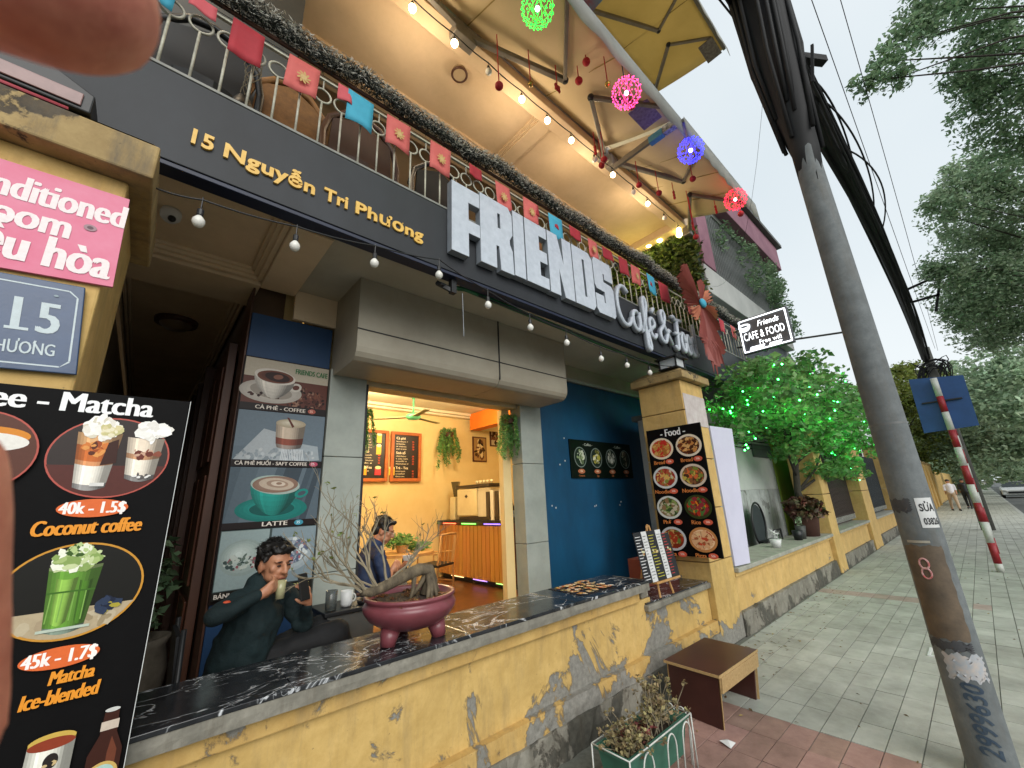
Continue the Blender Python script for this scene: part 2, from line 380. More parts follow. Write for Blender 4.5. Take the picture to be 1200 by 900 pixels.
def marble():
    t = NT('black_marble'); 
    def vein(sc, dist, w, seed):
        mp = t.n('ShaderNodeMapping'); mp.inputs['Location'].default_value = (seed, seed*2, 0); mp.inputs['Rotation'].default_value = (0, 0, .5); mp.inputs['Scale'].default_value = (1, 1.9, 1)
        t.l(t.tc.outputs['Object'], mp.inputs['Vector']); n = t.noise(sc, 5, .55, mp.outputs[0], dist)
        a = t.math('ABSOLUTE', t.math('SUBTRACT', n, .5)); return t.ramp(a, [(0, (1, 1, 1)), (w, (.25, .25, .25)), (w*2.4, (0, 0, 0))])
    m1 = t.math('MULTIPLY', vein(2.1, 1.1, .0075, 3.1), t.ramp(t.noise(2.5, 3), [(.34, (0, 0, 0)), (.46, (1, 1, 1))]))
    m2 = t.math('MULTIPLY', vein(4.2, .8, .006, 9.7), t.ramp(t.noise(2, 3), [(.46, (0, 0, 0)), (.56, (.8, .8, .8))]))
    col = t.mix(t.math('MAXIMUM', m1, m2), t.ramp(t.noise(7, 6), [(.3, (.009, .010, .012)), (.7, (.028, .03, .034))]), (.62, .64, .66))
    t.set(Base_Color=col, Roughness=t.ramp(t.noise(9, 6, .7), [(.3, (.10, .10, .10)), (.75, (.3, .3, .3))])); return t.m
MARB = marble()
CONC = peel('pole_concrete', '74797a', '5b6061', ('6a6a64', '585852'), amount=-.03, dirt=.5, z0=-9, z1=-8)
TILEG = mat('grey_green_paver', 'b2b4aa', '9a9c93', 5, .82, .6, 90, rnd=.2, world=True, stain=.5)
TILER = mat('red_brick_paver', 'a08175', '8a6c62', 9, .82, .5, 90, rnd=.3, world=True, stain=.5)
TILEP = mat('faded_pink_paver', 'a8968c', '94857b', 9, .82, .5, 90, rnd=.3, world=True, stain=.5)
GROUT = mat('paver_bed', '74746a', '5b5b52', 30, .95, .5)
ASPH = mat('asphalt', '5d5f5f', '494b4b', 8, .9, .5, 120)
KERB = mat('kerb_stone', 'a9aba4', '8c8e88', 12, .85, .4)
EARTH = mat('earth', '5b554a', '4a4437', 3, .95)
CREAM = mat('porch_ceiling_paint', 'e6d0b0', 'd8c2a0', 2.5, .8, .1, 30, stain=.2)
CREAM2 = mat('porch_ceiling_paint_grey', 'c4bfae', 'b4ae9c', 2.5, .8, .1, 30)
UPC = mat('balcony_ceiling_paint', 'd6bd9c', 'c9af8c', 1.8, .8, .08, 30, stain=.25)
BLUE = mat('blue_wall_paint', '0b5075', '083d5c', 1.6, .5, .12, 25, stretch=(1, 1, .45), stain=.45)
NAVY = mat('navy_wall_paint', '15406b', '10355a', 2, .55, .1)
STONE = mat('grey_facing_panel', 'a0a69e', '8a9189', 3, .45, .12, 20)
HOODM = mat('painted_shutter_box', 'a59e8d', '948c7b', 2.2, .5, .06, 15)
FASC = mat('charcoal_sign_panel', '282c32', '191c21', 1.7, .6, .2, 9, stretch=(1, 1, .5), stain=.5)
FASN = mat('navy_sign_edge', '18223c', '121a30', 5, .5, .05)
GOLD = mat('gold_letter', 'e8bd5e', 'd6a845', 20, .45, .02)
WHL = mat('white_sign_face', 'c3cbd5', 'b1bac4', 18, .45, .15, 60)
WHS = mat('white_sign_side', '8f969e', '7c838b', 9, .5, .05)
BLK = mat('black_metal', '1b1c1e', '121314', 10, .45, .05)
BLKP = mat('black_plastic', '15161a', '0f1013', 10, .5, .05)
RAILW = mat('pale_painted_rail', 'c6c3b0', '9a9788', 25, .45, .1, rnd=.3)
GREEN = mat('green_pipe_paint', '1f6b42', '17532f', 10, .4, .08)
WOODD = mat('dark_brown_wood', '573626', '40261a', 5, .5, .2, 40, stretch=(1, 1, .25))
WOODB = mat('brown_laminate', '4a2923', '3a1e1a', 4, .35, .06, 25)
CHIP = mat('chipboard_edge', 'b79a6b', '9c7f52', 60, .8, .3, 150)
WOODL = mat('light_wood', 'c79a60', 'a97c46', 6, .5, .15, 40, stretch=(1, 1, .2))
SLAT = mat('orange_wood_slat', 'c08a48', 'a66f32', 6, .45, .15, 40, rnd=.25, stretch=(1, 1, .15))
ROOMW = mat('room_wall_paint', 'e2ca92', 'd5ba80', 1.5, .75, .06)
ROOMC = mat('room_ceiling_paint', 'e6dcc0', 'd8ccae', 1.5, .8, .06)
ORANGE = mat('orange_beam_paint', 'e87d1e', 'd86f16', 3, .6, .05)
FLOORB = mat('brown_floor_tile', '6b4122', '4b2c16', 9, .35, .15, 30)
POTR = mat('maroon_glaze', '80434a', '6d373d', 7, .32, .06, 14)
SOIL = mat('soil', '3e2f25', '281d16', 30, .95, .8, 60, bd=.01)
BARK = mat('grey_bark', '776a54', '3d3428', 22, .85, .9, 40, bd=.008, stretch=(1, 1, .4))
BARKD = mat('dark_bark', '3e372f', '2a251f', 12, .9, .9, 30, bd=.02, stretch=(1, 1, .3))
TWIG = mat('dry_twig', '9a8f78', '6f6450', 20, .85, .2)
WHITEP = mat('white_plastic', 'd5d6d4', 'c4c5c3', 9, .4, .03)
LEAF = mat('green_leaf', '4f8a35', '35691f', 2, .5, 0, rnd=.9)
LEAFD = mat('dark_green_leaf', '88a27c', '668460', 1, .5, 0, rnd=.9)
LEAFG = mat('grey_green_leaf', 'a6b898', '84a07c', 1, .5, 0, rnd=.9)
LEAFY = mat('olive_leaf', '7f8a3e', '5d6a2a', 2, .5, 0, rnd=.9)
LEAFB = mat('bright_leaf', '7fae62', '558048', 2, .45, 0, rnd=.9)
LEAFR = mat('red_green_leaf', '6a2f2c', '2e4a26', 9, .5, 0, rnd=.8)
AWN = mat('awning_canvas', 'd8c4a0', 'cab68f', 1.2, .8, .12, 8)
AWNO = mat('awning_canvas_yellow', 'd8c48a', 'c8b47a', 1.2, .8, .12, 8)
AWNW = mat('awning_valance', 'c9cac3', 'aeb0aa', 3, .8, .1)
ALU = mat('aluminium_arm', '8b857c', '6f6a62', 5, .4, .05, metal=.4)
REDF = mat('red_felt', 'b3202a', '8f141d', 15, .7, .2, 60)
MAUVE = mat('mauve_render', '9a6f7d', '83596a', 3, .8, .15)
GREYR = mat('grey_render', '8d908b', '6d706b', 1.3, .85, .3, 20)
GREYL = mat('pale_grey_render', 'c9cbc8', 'b2b5b2', 1.5, .85, .2, 20)
LIME = mat('lime_green_render', 'a8b852', '94a444', 2, .8, .1)
BULBW = mat('opal_bulb', 'e6e4dc', 'd9d7cf', 5, .25, 0)
for lm in (LEAF, LEAFD, LEAFG, LEAFY, LEAFB):
    nt_ = lm.node_tree; bs = nt_.nodes['Principled BSDF']; tr_ = nt_.nodes.new('ShaderNodeBsdfTranslucent'); ms = nt_.nodes.new('ShaderNodeMixShader'); ms.inputs[0].default_value = .4; om = [q for q in nt_.nodes if q.type == 'OUTPUT_MATERIAL'][0]
    nt_.links.new(bs.inputs['Base Color'].links[0].from_socket, tr_.inputs['Color']); nt_.links.new(bs.outputs[0], ms.inputs[1]); nt_.links.new(tr_.outputs[0], ms.inputs[2]); nt_.links.new(ms.outputs[0], om.inputs['Surface'])
for lm, fac in ((AWN, .22), (AWNO, .5), (AWNW, .4)):
    nt_ = lm.node_tree; bs = nt_.nodes['Principled BSDF']; tr_ = nt_.nodes.new('ShaderNodeBsdfTranslucent'); ms = nt_.nodes.new('ShaderNodeMixShader'); ms.inputs[0].default_value = fac; om = [q for q in nt_.nodes if q.type == 'OUTPUT_MATERIAL'][0]
    nt_.links.new(bs.inputs['Base Color'].links[0].from_socket, tr_.inputs['Color']); nt_.links.new(bs.outputs[0], ms.inputs[1]); nt_.links.new(tr_.outputs[0], ms.inputs[2]); nt_.links.new(ms.outputs[0], om.inputs['Surface'])
def emis(name, c, s, base='ffffff'):
    t = NT(name); t.set(Base_Color=lin(base), Emission_Color=lin(c), Emission_Strength=s, Roughness=.4); return t.m
BULBL = emis('lit_bulb', 'ffd9a0', 14); BULBY = emis('lit_yellow_bulb', 'fff08a', 12)
# ---------------------------------------------------------------- ground, road, pavement
bx((-300, -300, -.6), (900, 300, -.16), 'ground', EARTH, bevel=0, kind='structure')
bx((-40, -6.2, -.5), (300, -.98, -.13), 'road', ASPH, bevel=0, kind='structure')
walk = bx((-6, -.83, -.5), (300, 2.24, -.007), 'sidewalk', GROUT, bevel=0, kind='structure')
BASE['sidewalk'] = V((0, 0, 0))
bx((-40, -9.5, -.5), (300, -6.2, 0), 'far_sidewalk', KERB, bevel=.02, kind='structure')
ft = NT('far_paving'); bk_ = ft.n('ShaderNodeTexBrick'); bk_.offset = 0; bk_.inputs['Scale'].default_value = 1; bk_.inputs['Brick Width'].default_value = .326; bk_.inputs['Row Height'].default_value = .168; bk_.inputs['Mortar Size'].default_value = .006
bk_.inputs['Color1'].default_value = (*lin('a5a79b'), 1); bk_.inputs['Color2'].default_value = (*lin('8d9086'), 1); bk_.inputs['Mortar'].default_value = (*lin('74746a'), 1); ft.l(ft.tc.outputs['Object'], bk_.inputs['Vector']); ft.set(Base_Color=bk_.outputs['Color'], Roughness=.85)
bx((30, -.829, -.006), (300, 2.24, -.001), 'far_paving', ft.m, walk, bevel=0)
kb = bx((-6, -.98, -.5), (300, -.83, .0), 'kerb', KERB, bevel=.015, kind='structure')
for i in range(14): bx((5+i*6., -3.62, -.1262), (8+i*6., -3.5, -.1258), 'lane_marking', mat('road_paint', 'd8d8d0', 'b8b8b0', 20), bevel=0, kind='structure')
def tile_mesh(name, lx, ly, m):
    o = MB().box((-lx/2, -ly/2, -.03), (lx/2, ly/2, 0)).build(name, m); me = o.data; bpy.data.objects.remove(o)
    return me
ROWS = [2.135-.168*i for i in range(18)]          # joint lines running along the street
XB = [2.5]; 
while XB[-1] < 3.69: XB.append(XB[-1]+.3)
XB = [3.7-.3*k for k in range(5, 0, -1)]+[3.7, 4.04]; 
while XB[-1] < 30: XB.append(XB[-1]+.326)
def is_red(x): return x < 3.7
TM = {}; near = []; far = MB(); cnt = 0; rr = random.Random(3)
cells = []
for i, (x0, x1) in enumerate(zip(XB, XB[1:])):
    for j, y1 in enumerate(ROWS):
        cells.append((math.hypot((x0+x1)/2, y1-.08), x0, x1, y1-.168, y1))
cells.sort()
for d, x0, x1, y0, y1 in cells:
    red = is_red((x0+x1)/2) and y1 > .64; g = .0032; dz = rr.uniform(-.002, .002); tlt = (rr.uniform(-.006, .006), rr.uniform(-.006, .006))
    vis = not (x0 < 2.9 and y0 < .9) and not (x0 < 3.35 and y0 < .35) and not (y0 > 1.95 and x0 < 4.4)
    pk = (8.02 < x0 < 8.6) and rr.random() < .8
    if cnt < 296 and vis:
        key = (red, pk, round(x1-x0, 2))
        if key not in TM:
            q = MB().box((-(x1-x0)/2+g*.7, -.084+g, -.03), ((x1-x0)/2-g*.7, .084-g, 0)).build('tmp', TILER if red else (TILEP if pk else TILEG))
            TM[key] = q.data; bpy.data.objects.remove(q)
        o = bpy.data.objects.new('paving_tile', TM[key]); COL.objects.link(o); o.parent = walk
        o.location = ((x0+x1)/2, (y0+y1)/2, dz); o.rotation_euler = (*tlt, 0); cnt += 1
    elif vis: far.box((x0+g, y0+g, -.03), (x1-g, y1-g, dz), mi=2 if pk else (1 if red else 0))
far.build('paving_tiles_far', [TILEG, TILER, TILEP], walk, kind='stuff')
# fallen leaves and litter
mb = MB(); g = random.Random(5)
def litter(x, y, s):
    a = g.uniform(0, 6); c, sn = math.cos(a), math.sin(a); P = [(x+s*c, y+s*sn, .004), (x-s*.3*sn, y+s*.3*c, .010), (x-s*c, y-s*sn, .004), (x+s*.3*sn, y-s*.3*c, .004)]; mb.add(P, [(0, 1, 2, 3)])
for k in range(150): litter(g.uniform(3, 9), 2.12-abs(g.gauss(0, .28)), g.uniform(.010, .03))
for k in range(110): litter(g.uniform(2.6, 14), g.uniform(-.6, 2), g.uniform(.007, .02))
tag(mb.build('fallen_leaves', mat('dry_leaf', '8a7448', '5c4a2c', 20, .8, 0, rnd=.9)), 'scattered dry leaves and litter lying along the foot of the yellow wall', 'leaf litter', kind='stuff')
pp = thing('paper_scrap', 'crumpled white paper scrap on the pavement beside the green planter', 'paper', (3.13, 1.5, .004))
MB().add([(3.09, 1.47, .006), (3.15, 1.46, .02), (3.18, 1.53, .008), (3.11, 1.55, .018), (3.13, 1.50, .03)], [(0, 1, 4), (1, 2, 4), (2, 3, 4), (3, 0, 4)]).build('sheet', WHITEP, pp)
wm = thing('pavement_access_frame', 'small white square metal frame set into the paving by the concrete pole', 'drain cover', (6.0, .62, .0))
m_ = MB()
for a, b in (((5.86, .53), (6.14, .55)), ((5.86, .71), (6.14, .73)), ((5.86, .55), (5.88, .71)), ((6.12, .55), (6.14, .71))): m_.box((*a, .0), (*b, .012))
m_.build('frame', WHITEP, wm); bx((5.9, .59, .004), (6.06, .66, .009), 'lid', WHITEP, wm, bevel=0)
# ---------------------------------------------------------------- near yellow boundary wall with marble top
wl = thing('boundary_wall', 'low peeling yellow wall with black marble top in front of the cafe porch', 'wall', (1.5, 2.25, 0))
bx((-1.6, 2.25, 0), (3.62, 2.62, .70), 'wall_body', YEL, wl, bevel=.006); bx((3.621, 2.25, 0), (4.78, 2.62, .599), 'wall_body', YEL, wl, bevel=.006)
mbp = MB()
def strip_noise(x0, x1, y0, y1, z0, z1, n, amp, name, m, par, seed=0):
    r = random.Random(seed); mm = MB(); xs = [x0+(x1-x0)*i/n for i in range(n+1)]; K = [(y1, z0), (y0, z0), (y0-.0, z0*.5+z1*.5), (y0+.006, z1), (y1, z1)]
    vs = []
    for x in xs:
        for i, (y, z) in enumerate(K): vs.append((x, y+(r.uniform(-amp, amp) if 0 < i < 4 else 0), z+(r.uniform(-amp*.6, amp*.6) if i in (2, 3) else 0)))
    k = len(K); mm.add(vs, [(a*k+j, a*k+j+1, (a+1)*k+j+1, (a+1)*k+j) for a in range(n) for j in range(k-1)]+[tuple(range(k)), tuple(n*k+j for j in range(k-1, -1, -1))]); o = mm.build(name, m, par); return o
strip_noise(-1.6, 4.78, 2.19, 2.26, 0.17, .285, 90, .004, 'lower_moulding', YELP, wl, 1)
strip_noise(-1.6, 4.78, 2.165, 2.26, -.01, .175, 120, .012, 'plinth', CEM, wl, 2)
bx((-1.6, 2.215, .703), (3.40, 2.64, .785), 'upper_moulding', YELP, wl, bevel=.006)
strip_noise(-1.6, 3.50, 2.165, 2.66, .787, .846, 80, .0025, 'cement_lip', CEM, wl, 3)
for i, (a, b) in enumerate(((-1.6, -.3), (-.3, .62), (.62, 1.55), (1.55, 2.5), (2.5, 3.49))): bx((a+.001, 2.165, .847), (b-.001, 2.655, .867), 'marble_slab', MARB, wl, bevel=.003)
bx((3.505, 2.2, .60), (4.775, 2.62, .655), 'broken_end', CEM, wl, bevel=.012)
bx((3.50, 2.262, .70), (3.62, 2.63, .846), 'end_block', CEM, wl, bevel=.01)
bx((3.52, 2.23, .656), (4.77, 2.60, .668), 'dark_ledge_slab', MARB, wl, bevel=.002)
bx((4.0, 2.56, .669), (4.775, 2.70, .95), 'red_painted_block', mat('red_oxide_paint', '7d3a2c', '6a2f24', 6, .6), wl, bevel=.004)
# ---------------------------------------------------------------- gate pillars
lp = thing('gate_pillar', 'tall yellow gate pillar at the left edge with pink and blue signs on it', 'pillar', (-.6, 2.4, 0))
bx((-1.3, 2.09, 0), (-.245, 2.75, 2.964), 'shaft', YEL2, lp, bevel=.01)
m_ = MB(); m_.box((-1.4, 2.0, 2.965), (-.17, 2.85, 3.13)); 
T = [(-1.4, 2.0), (-.185, 2.0), (-.185, 2.85), (-1.4, 2.85)]; t2 = [(-1.2, 2.15), (-.36, 2.15), (-.36, 2.7), (-1.2, 2.7)]
m_.add([(x, y, 3.131) for x, y in T]+[(x, y, 3.24) for x, y in t2], [(0, 1, 5, 4), (1, 2, 6, 5), (2, 3, 7, 6), (3, 0, 4, 7), (4, 5, 6, 7)])
m_.build('cap', CAPST, lp, bevel=.008)
fl = thing('flood_light', 'black rectangular floodlight on top of the left gate pillar cap', 'floodlight', (-.6, 2.1, 3.24))
MB().prism([(-.78, 3.20), (-.40, 3.20), (-.40, 3.29), (-.66, 3.42), (-.78, 3.44)], ((0, 2.06, 0), (1, 0, 0), (0, 0, 1)), .14).build('housing', BLK, fl, bevel=.006)
bx((-.66, 2.052, 3.215), (-.43, 2.058, 3.275), 'lens', mat('dusty_pink_lens', '8c6a66', '6e504c', 6, .3), fl)
MB().tube([(-1.2, 2.03, 3.20), (-.8, 2.03, 3.155), (-.45, 2.02, 3.145)], .011).build('red_cable', mat('red_cable', 'b64a55', '9a3a44'), fl, smooth=True)
wb = thing('water_bottle', 'clear green tinted plastic bottle lying on the gate pillar behind the floodlight', 'bottle', (-.62, 2.3, 3.3))
MB().lathe([(.0, -.13), (.036, -.12), (.04, -.05), (.036, 0), (.04, .05), (.03, .1), (.012, .13), (.012, .16)], (-.60, 2.2, 3.46), 14, ax=(.25, -.1, 1)).build('body', mat('green_pet', '9aa786', '7d8c6b', 5, .15), wb, smooth=True)
# right pillar: courses with recessed joints
rp = thing('square_pillar', 'yellow square pillar with stone cap at the right end of the porch', 'pillar', (5.1, 2.45, 0))
zz = [0, .85, 1.42, 2.0, 2.58, 2.965]
bx((4.80, 2.20, 0), (5.38, 2.74, 2.96), 'core', mat('joint_shadow_paint', '7a5f30', '5f4923'), rp, bevel=0)
for a, b in zip(zz, zz[1:]): bx((4.785, 2.18, a+.004), (5.395, 2.76, b-.006), 'course_block', YEL2 if a else YEL, rp, bevel=.007)
m_ = MB(); m_.box((4.715, 2.10, 2.967), (5.475, 2.83, 3.06)); T = [(4.715, 2.1), (5.475, 2.1), (5.475, 2.83), (4.715, 2.83)]; t2 = [(4.85, 2.22), (5.34, 2.22), (5.34, 2.7), (4.85, 2.7)]
m_.add([(x, y, 3.061) for x, y in T]+[(x, y, 3.15) for x, y in t2], [(0, 1, 5, 4), (1, 2, 6, 5), (2, 3, 7, 6), (3, 0, 4, 7), (4, 5, 6, 7)]); m_.build('cap', CAPST, rp, bevel=.01)
lt = thing('pillar_lantern', 'small black lantern with white panes on top of the square pillar cap', 'lantern', (4.85, 2.28, 3.13))
m_ = MB()
for x in (4.735, 4.965):
    for y in (2.165, 2.385): m_.box((x-.008, y-.008, 3.12), (x+.008, y+.008, 3.25))
m_.box((4.72, 2.15, 3.115), (4.98, 2.40, 3.13)); m_.build('frame', BLK, lt)
bx((4.742, 2.172, 3.131), (4.958, 2.378, 3.248), 'glass', mat('lantern_glass', 'c9cdd0', 'b5babd', 4, .2), lt)
T = [(4.69, 2.12), (5.01, 2.12), (5.01, 2.43), (4.69, 2.43)]; MB().add([(x, y, 3.251) for x, y in T]+[(4.85, 2.275, 3.30)]+[(x, y, 3.262) for x, y in T], [(3, 2, 1, 0), (5, 6, 4), (6, 7, 4), (7, 8, 4), (8, 5, 4), (0, 1, 6, 5), (1, 2, 7, 6), (2, 3, 8, 7), (3, 0, 5, 8)]).build('roof', BLK, lt)
pn = thing('paper_notice', 'blank weathered white paper notice pasted high on the square pillar', 'notice', (5.1, 2.17, 2.6))
bx((4.80, 2.173, 2.40), (5.39, 2.177, 2.79), 'sheet', mat('weathered_paper', 'c8c0bd', 'b0a39f', 9, .8, .3, 30), pn, bevel=0)
wbd = thing('white_board', 'plain pale lilac-white panel standing upright beside the square pillar', 'panel', (5.75, 2.2, .73))
MB().add([(5.42, 2.17, .735), (5.76, 2.12, .735), (6.02, 2.12, 2.43), (5.42, 2.17, 2.43), (5.42, 2.19, .735), (5.76, 2.14, .735), (6.02, 2.14, 2.43), (5.42, 2.19, 2.43)], [(0, 1, 2, 3), (7, 6, 5, 4), (0, 4, 5, 1), (1, 5, 6, 2), (2, 6, 7, 3), (3, 7, 4, 0)]).build('panel', mat('lilac_white_sheet', 'c9c8da', 'bebdd0', 2, .6, .05, 6), wbd)
# street wall beyond the pillar
def wall_run(x0, x1, label, cap=.72):
    t = thing('street_wall', label, 'wall', ((x0+x1)/2, 2.25, 0))
    bx((x0, 2.22, 0), (x1, 2.5, cap-.1), 'wall_body', YEL2, t, bevel=.006); n = int((x1-x0)*14)
    strip_noise(x0, x1, 2.165, 2.24, -.01, .24, n, .013, 'plinth', CEM, t, int(x0*10)); bx((x0, 2.17, cap-.098), (x1, 2.5, cap-.052), 'moulding', YEL2, t, bevel=.005)
    bx((x0, 2.13, cap-.05), (x1, 2.72, cap), 'coping', mat('pale_coping', 'a6a598', '85847a', 8, .8, .4), t, bevel=.006); return t
wall_run(5.40, 10.15, 'yellow street wall with grey plinth carrying the potted tree')
wall_run(10.75, 14.2, 'yellow street wall section under the brown barred fence')
wall_run(15.3, 19.6, 'short yellow street wall section under the dark fence panel')
wall_run(20.4, 26, 'farther yellow street wall section beyond the third pillar')
def pill(x0, x1, h, label, grp=None):
    t = thing('wall_pillar', label, 'pillar', ((x0+x1)/2, 2.3, 0), grp); bx((x0, 2.14, 0), (x1, 2.62, 1.45), 'lower_shaft', YEL2, t, bevel=.01); bx((x0, 2.14, 1.462), (x1, 2.62, h), 'upper_shaft', YEL2, t, bevel=.01)
    bx((x0-.06, 2.07, h+.001), (x1+.06, 2.69, h+.09), 'cap', CAPST, t, bevel=.015)
pill(10.16, 10.74, 2.9, 'slim yellow wall pillar directly right of the potted tree')
pill(14.22, 15.28, 2.9, 'broad yellow wall pillar between the two fence openings')
pill(19.62, 20.38, 2.9, 'third yellow wall pillar partly hidden behind the concrete pole')
for i in range(7): pill(26.1+i*2.6, 26.8+i*2.6, 2.75, 'distant tall yellow wall pillar in the row behind the pedestrians', 'distant yellow wall pillars')
t = thing('distant_wall', 'long tall yellow wall behind the two pedestrians', 'wall', (34, 2.4, 0)); bx((26.8, 2.3, 0), (90, 2.5, 2.4), 'wall_body', YEL2, t)
og = thing('olive_gate_panel', 'plain olive metal gate leaf beside the slim pillar', 'gate', (11.2, 2.5, .73)); bx((10.76, 2.45, .725), (11.75, 2.5, 2.6), 'panel', mat('olive_paint', '7e8058', '6a6c48', 3), og)
for fx0, fx1, mm, lab in ((11.8, 14.2, mat('brown_fence_paint', '4a3b34', '382b26'), 'brown vertical barred fence above the wall with pale bar feet'), (15.3, 19.6, mat('slate_fence_paint', '3b4045', '2d3236'), 'dark slate barred fence above the wall behind the concrete pole')):
    f = thing('bar_fence', lab, 'fence', ((fx0+fx1)/2, 2.4, .72))
    n = int((fx1-fx0)/.115); x = fx0+.05
    first = None
    for k in range(n):
        if not first: first = MB().box((x-.02, 2.38, .78), (x+.02, 2.42, 2.5)).build('fence_bar', mm, f)
        else: o = first.copy(); COL.objects.link(o); o.location.x = k*.115
    for z in (.9, 2.4): bx((fx0, 2.39, z), (fx1, 2.43, z+.035), 'rail', mm, f, bevel=0)
    bx((fx0, 2.48, .722), (fx1, 2.5, 2.45), 'backing_sheet', mm, f, bevel=0)
    m_ = MB()
    for k in range(n): m_.box((x+k*.115-.022, 2.378, .78), (x+k*.115+.022, 2.376, .90))
    o = m_.build('pale_bar_feet', mat('pale_feet', 'c6c6bc'), f); o['kind'] = 'stuff'
# ---------------------------------------------------------------- cafe building
cb = thing('cafe_building', 'two storey cafe with open porch, blue walls and lit room behind the sign', 'building', (2.5, 3.6, 0))
def cbx(a, b, n, m, bevel=.004): return bx(a, b, n, m, cb, bevel)
FZ = .2
cbx((-.9, 2.63, 0), (6.6, 3.58, .18), 'porch_floor', mat('bounce_floor_tile', 'b09a80', '9a866e', 9, .4), 0)  # hidden floor made paler than its brown tile to bounce light into the porch
cbx((-.6, 3.58, 0), (.45, 9.5, .178), 'passage_floor', MATS['bounce_floor_tile'], 0)
cbx((.7, 3.58, 0), (7, 7.8, FZ), 'room_floor', FLOORB, 0)
cbx((3.69, 3.58, FZ+.001), (6.6, 3.72, 3.20), 'blue_wall', BLUE)
cbx((.445, 3.60, FZ+.001), (1.075, 3.76, 3.17), 'navy_wall', NAVY)
for a, b, nm in ((1.078, 1.40, 'door_column'), (3.33, 3.687, 'door_column')):
    for z0, z1 in ((FZ+.001, 1.12), (1.125, 2.02), (2.025, 2.79)): cbx((a, 3.55, z0), (b, 3.74, z1), nm, STONE, .005)
cbx((1.40, 3.60, 2.79), (3.33, 3.74, 3.45), 'lintel', HOODM)
cbx((1.402, 3.62, 2.70), (3.328, 3.80, 2.789), 'door_head', mat('cream_door_head', 'cdbb93', 'bba87f'), .004)
cbx((1.401, 3.56, FZ+.001), (1.425, 3.80, 2.699), 'door_jamb', BLK); cbx((3.20, 3.76, FZ+.001), (3.329, 3.84, 2.699), 'door_jamb', ROOMW)
# hood with rounded lower edge
prof = [(3.599, 3.45), (3.02, 3.45), (3.02, 2.84)]+[(3.02+.10*(1-math.cos(a)), 2.84-.11*math.sin(a)) for a in (.4, .8, 1.2, 1.57)]+[(3.52, 2.725), (3.549, 2.79), (3.599, 2.795)]
prof2 = [(y-3.3, z) for y, z in prof]
for i, (a, b) in enumerate(((1.09, 2.565), (2.57, 3.62))):
    m_ = MB(); P = prof; k = len(P); vs = [(a, y, z) for y, z in P]+[(b, y, z) for y, z in P]
    m_.add(vs, [tuple(range(k)), tuple(range(2*k-1, k-1, -1))]+[(j, (j+1) % k, k+(j+1) % k, k+j) for j in range(k)]); m_.build('shutter_box_panel', HOODM, cb, bevel=.004)
cbx((1.089, 3.012, 2.985), (3.621, 3.022, 2.992), 'panel_seam', BLK, 0)
cbx((2.562, 3.010, 2.80), (2.573, 3.030, 3.45), 'panel_seam', BLK, 0)
# porch ceiling
cbx((.735, 2.52, 3.452), (6.6, 3.6, 3.56), 'porch_ceiling', CREAM2)
cbx((-.9, 2.6, 3.50), (.47, 3.53, 3.58), 'porch_ceiling_coffer', CREAM)
cbx((.47, 2.6, 3.40), (.734, 3.6, 3.55), 'ceiling_beam', CREAM, .006)
cbx((-.9, 2.451, 3.40), (6.6, 2.519, 3.56), 'ceiling_edge_beam', CREAM, .006)
cbx((-.9, 3.56, 3.40), (.469, 4.03, 3.55), 'ceiling_beam', CREAM, .006)
cbx((-.9, 4.03, 3.50), (.47, 9.5, 3.58), 'passage_ceiling', mat('passage_ceiling_paint', 'dcc3a0', 'ccb290', 3), 0)
for k, (d, z) in enumerate(((.0, 3.425), (.03, 3.45), (.055, 3.475))):     # stepped mouldings
    cbx((-.9, 3.535-d-.02, z), (.45-d, 3.555-d, 3.499), 'moulding', CREAM, .003); cbx((.452-d-.02, 2.61, z), (.468-d, 3.53-d, 3.498), 'moulding', CREAM, .003)
    cbx((-.42+d, 4.04+d, z), (-.40+d, 8.8, 3.498), 'moulding', CREAM, .003); cbx((.40-d, 4.04+d, z), (.42-d, 8.8, 3.498), 'moulding', CREAM, .003)
cbx((.735, 3.56, 3.18), (1.088, 3.599, 3.45), 'cream_band', CREAM); cbx((3.69, 3.54, 3.205), (6.6, 3.58, 3.25), 'cornice', mat('pale_cornice', 'aeb3ab', '9a9f97')); cbx((3.69, 3.56, 3.251), (6.6, 3.72, 3.45), 'upper_wall_band', HOODM)
cbx((.43, 3.62, .18), (.445, 3.9, 3.4), 'passage_pier', WOODD)
cbx((-.60, 3.0, 0), (-.44, 9.5, 3.40), 'passage_wall_left', mat('passage_wall', 'b8a688', 'a39278', 2), 0)
cbx((.446, 3.77, .18), (.699, 9.5, 3.5), 'passage_wall_right', mat('passage_wall_dark', '6b543e', '584431', 2), 0)
cbx((-.6, 9.5, 0), (.7, 9.6, 3.6), 'passage_end_wall', mat('passage_end', 'c8a468', 'b59158', 2), 0)
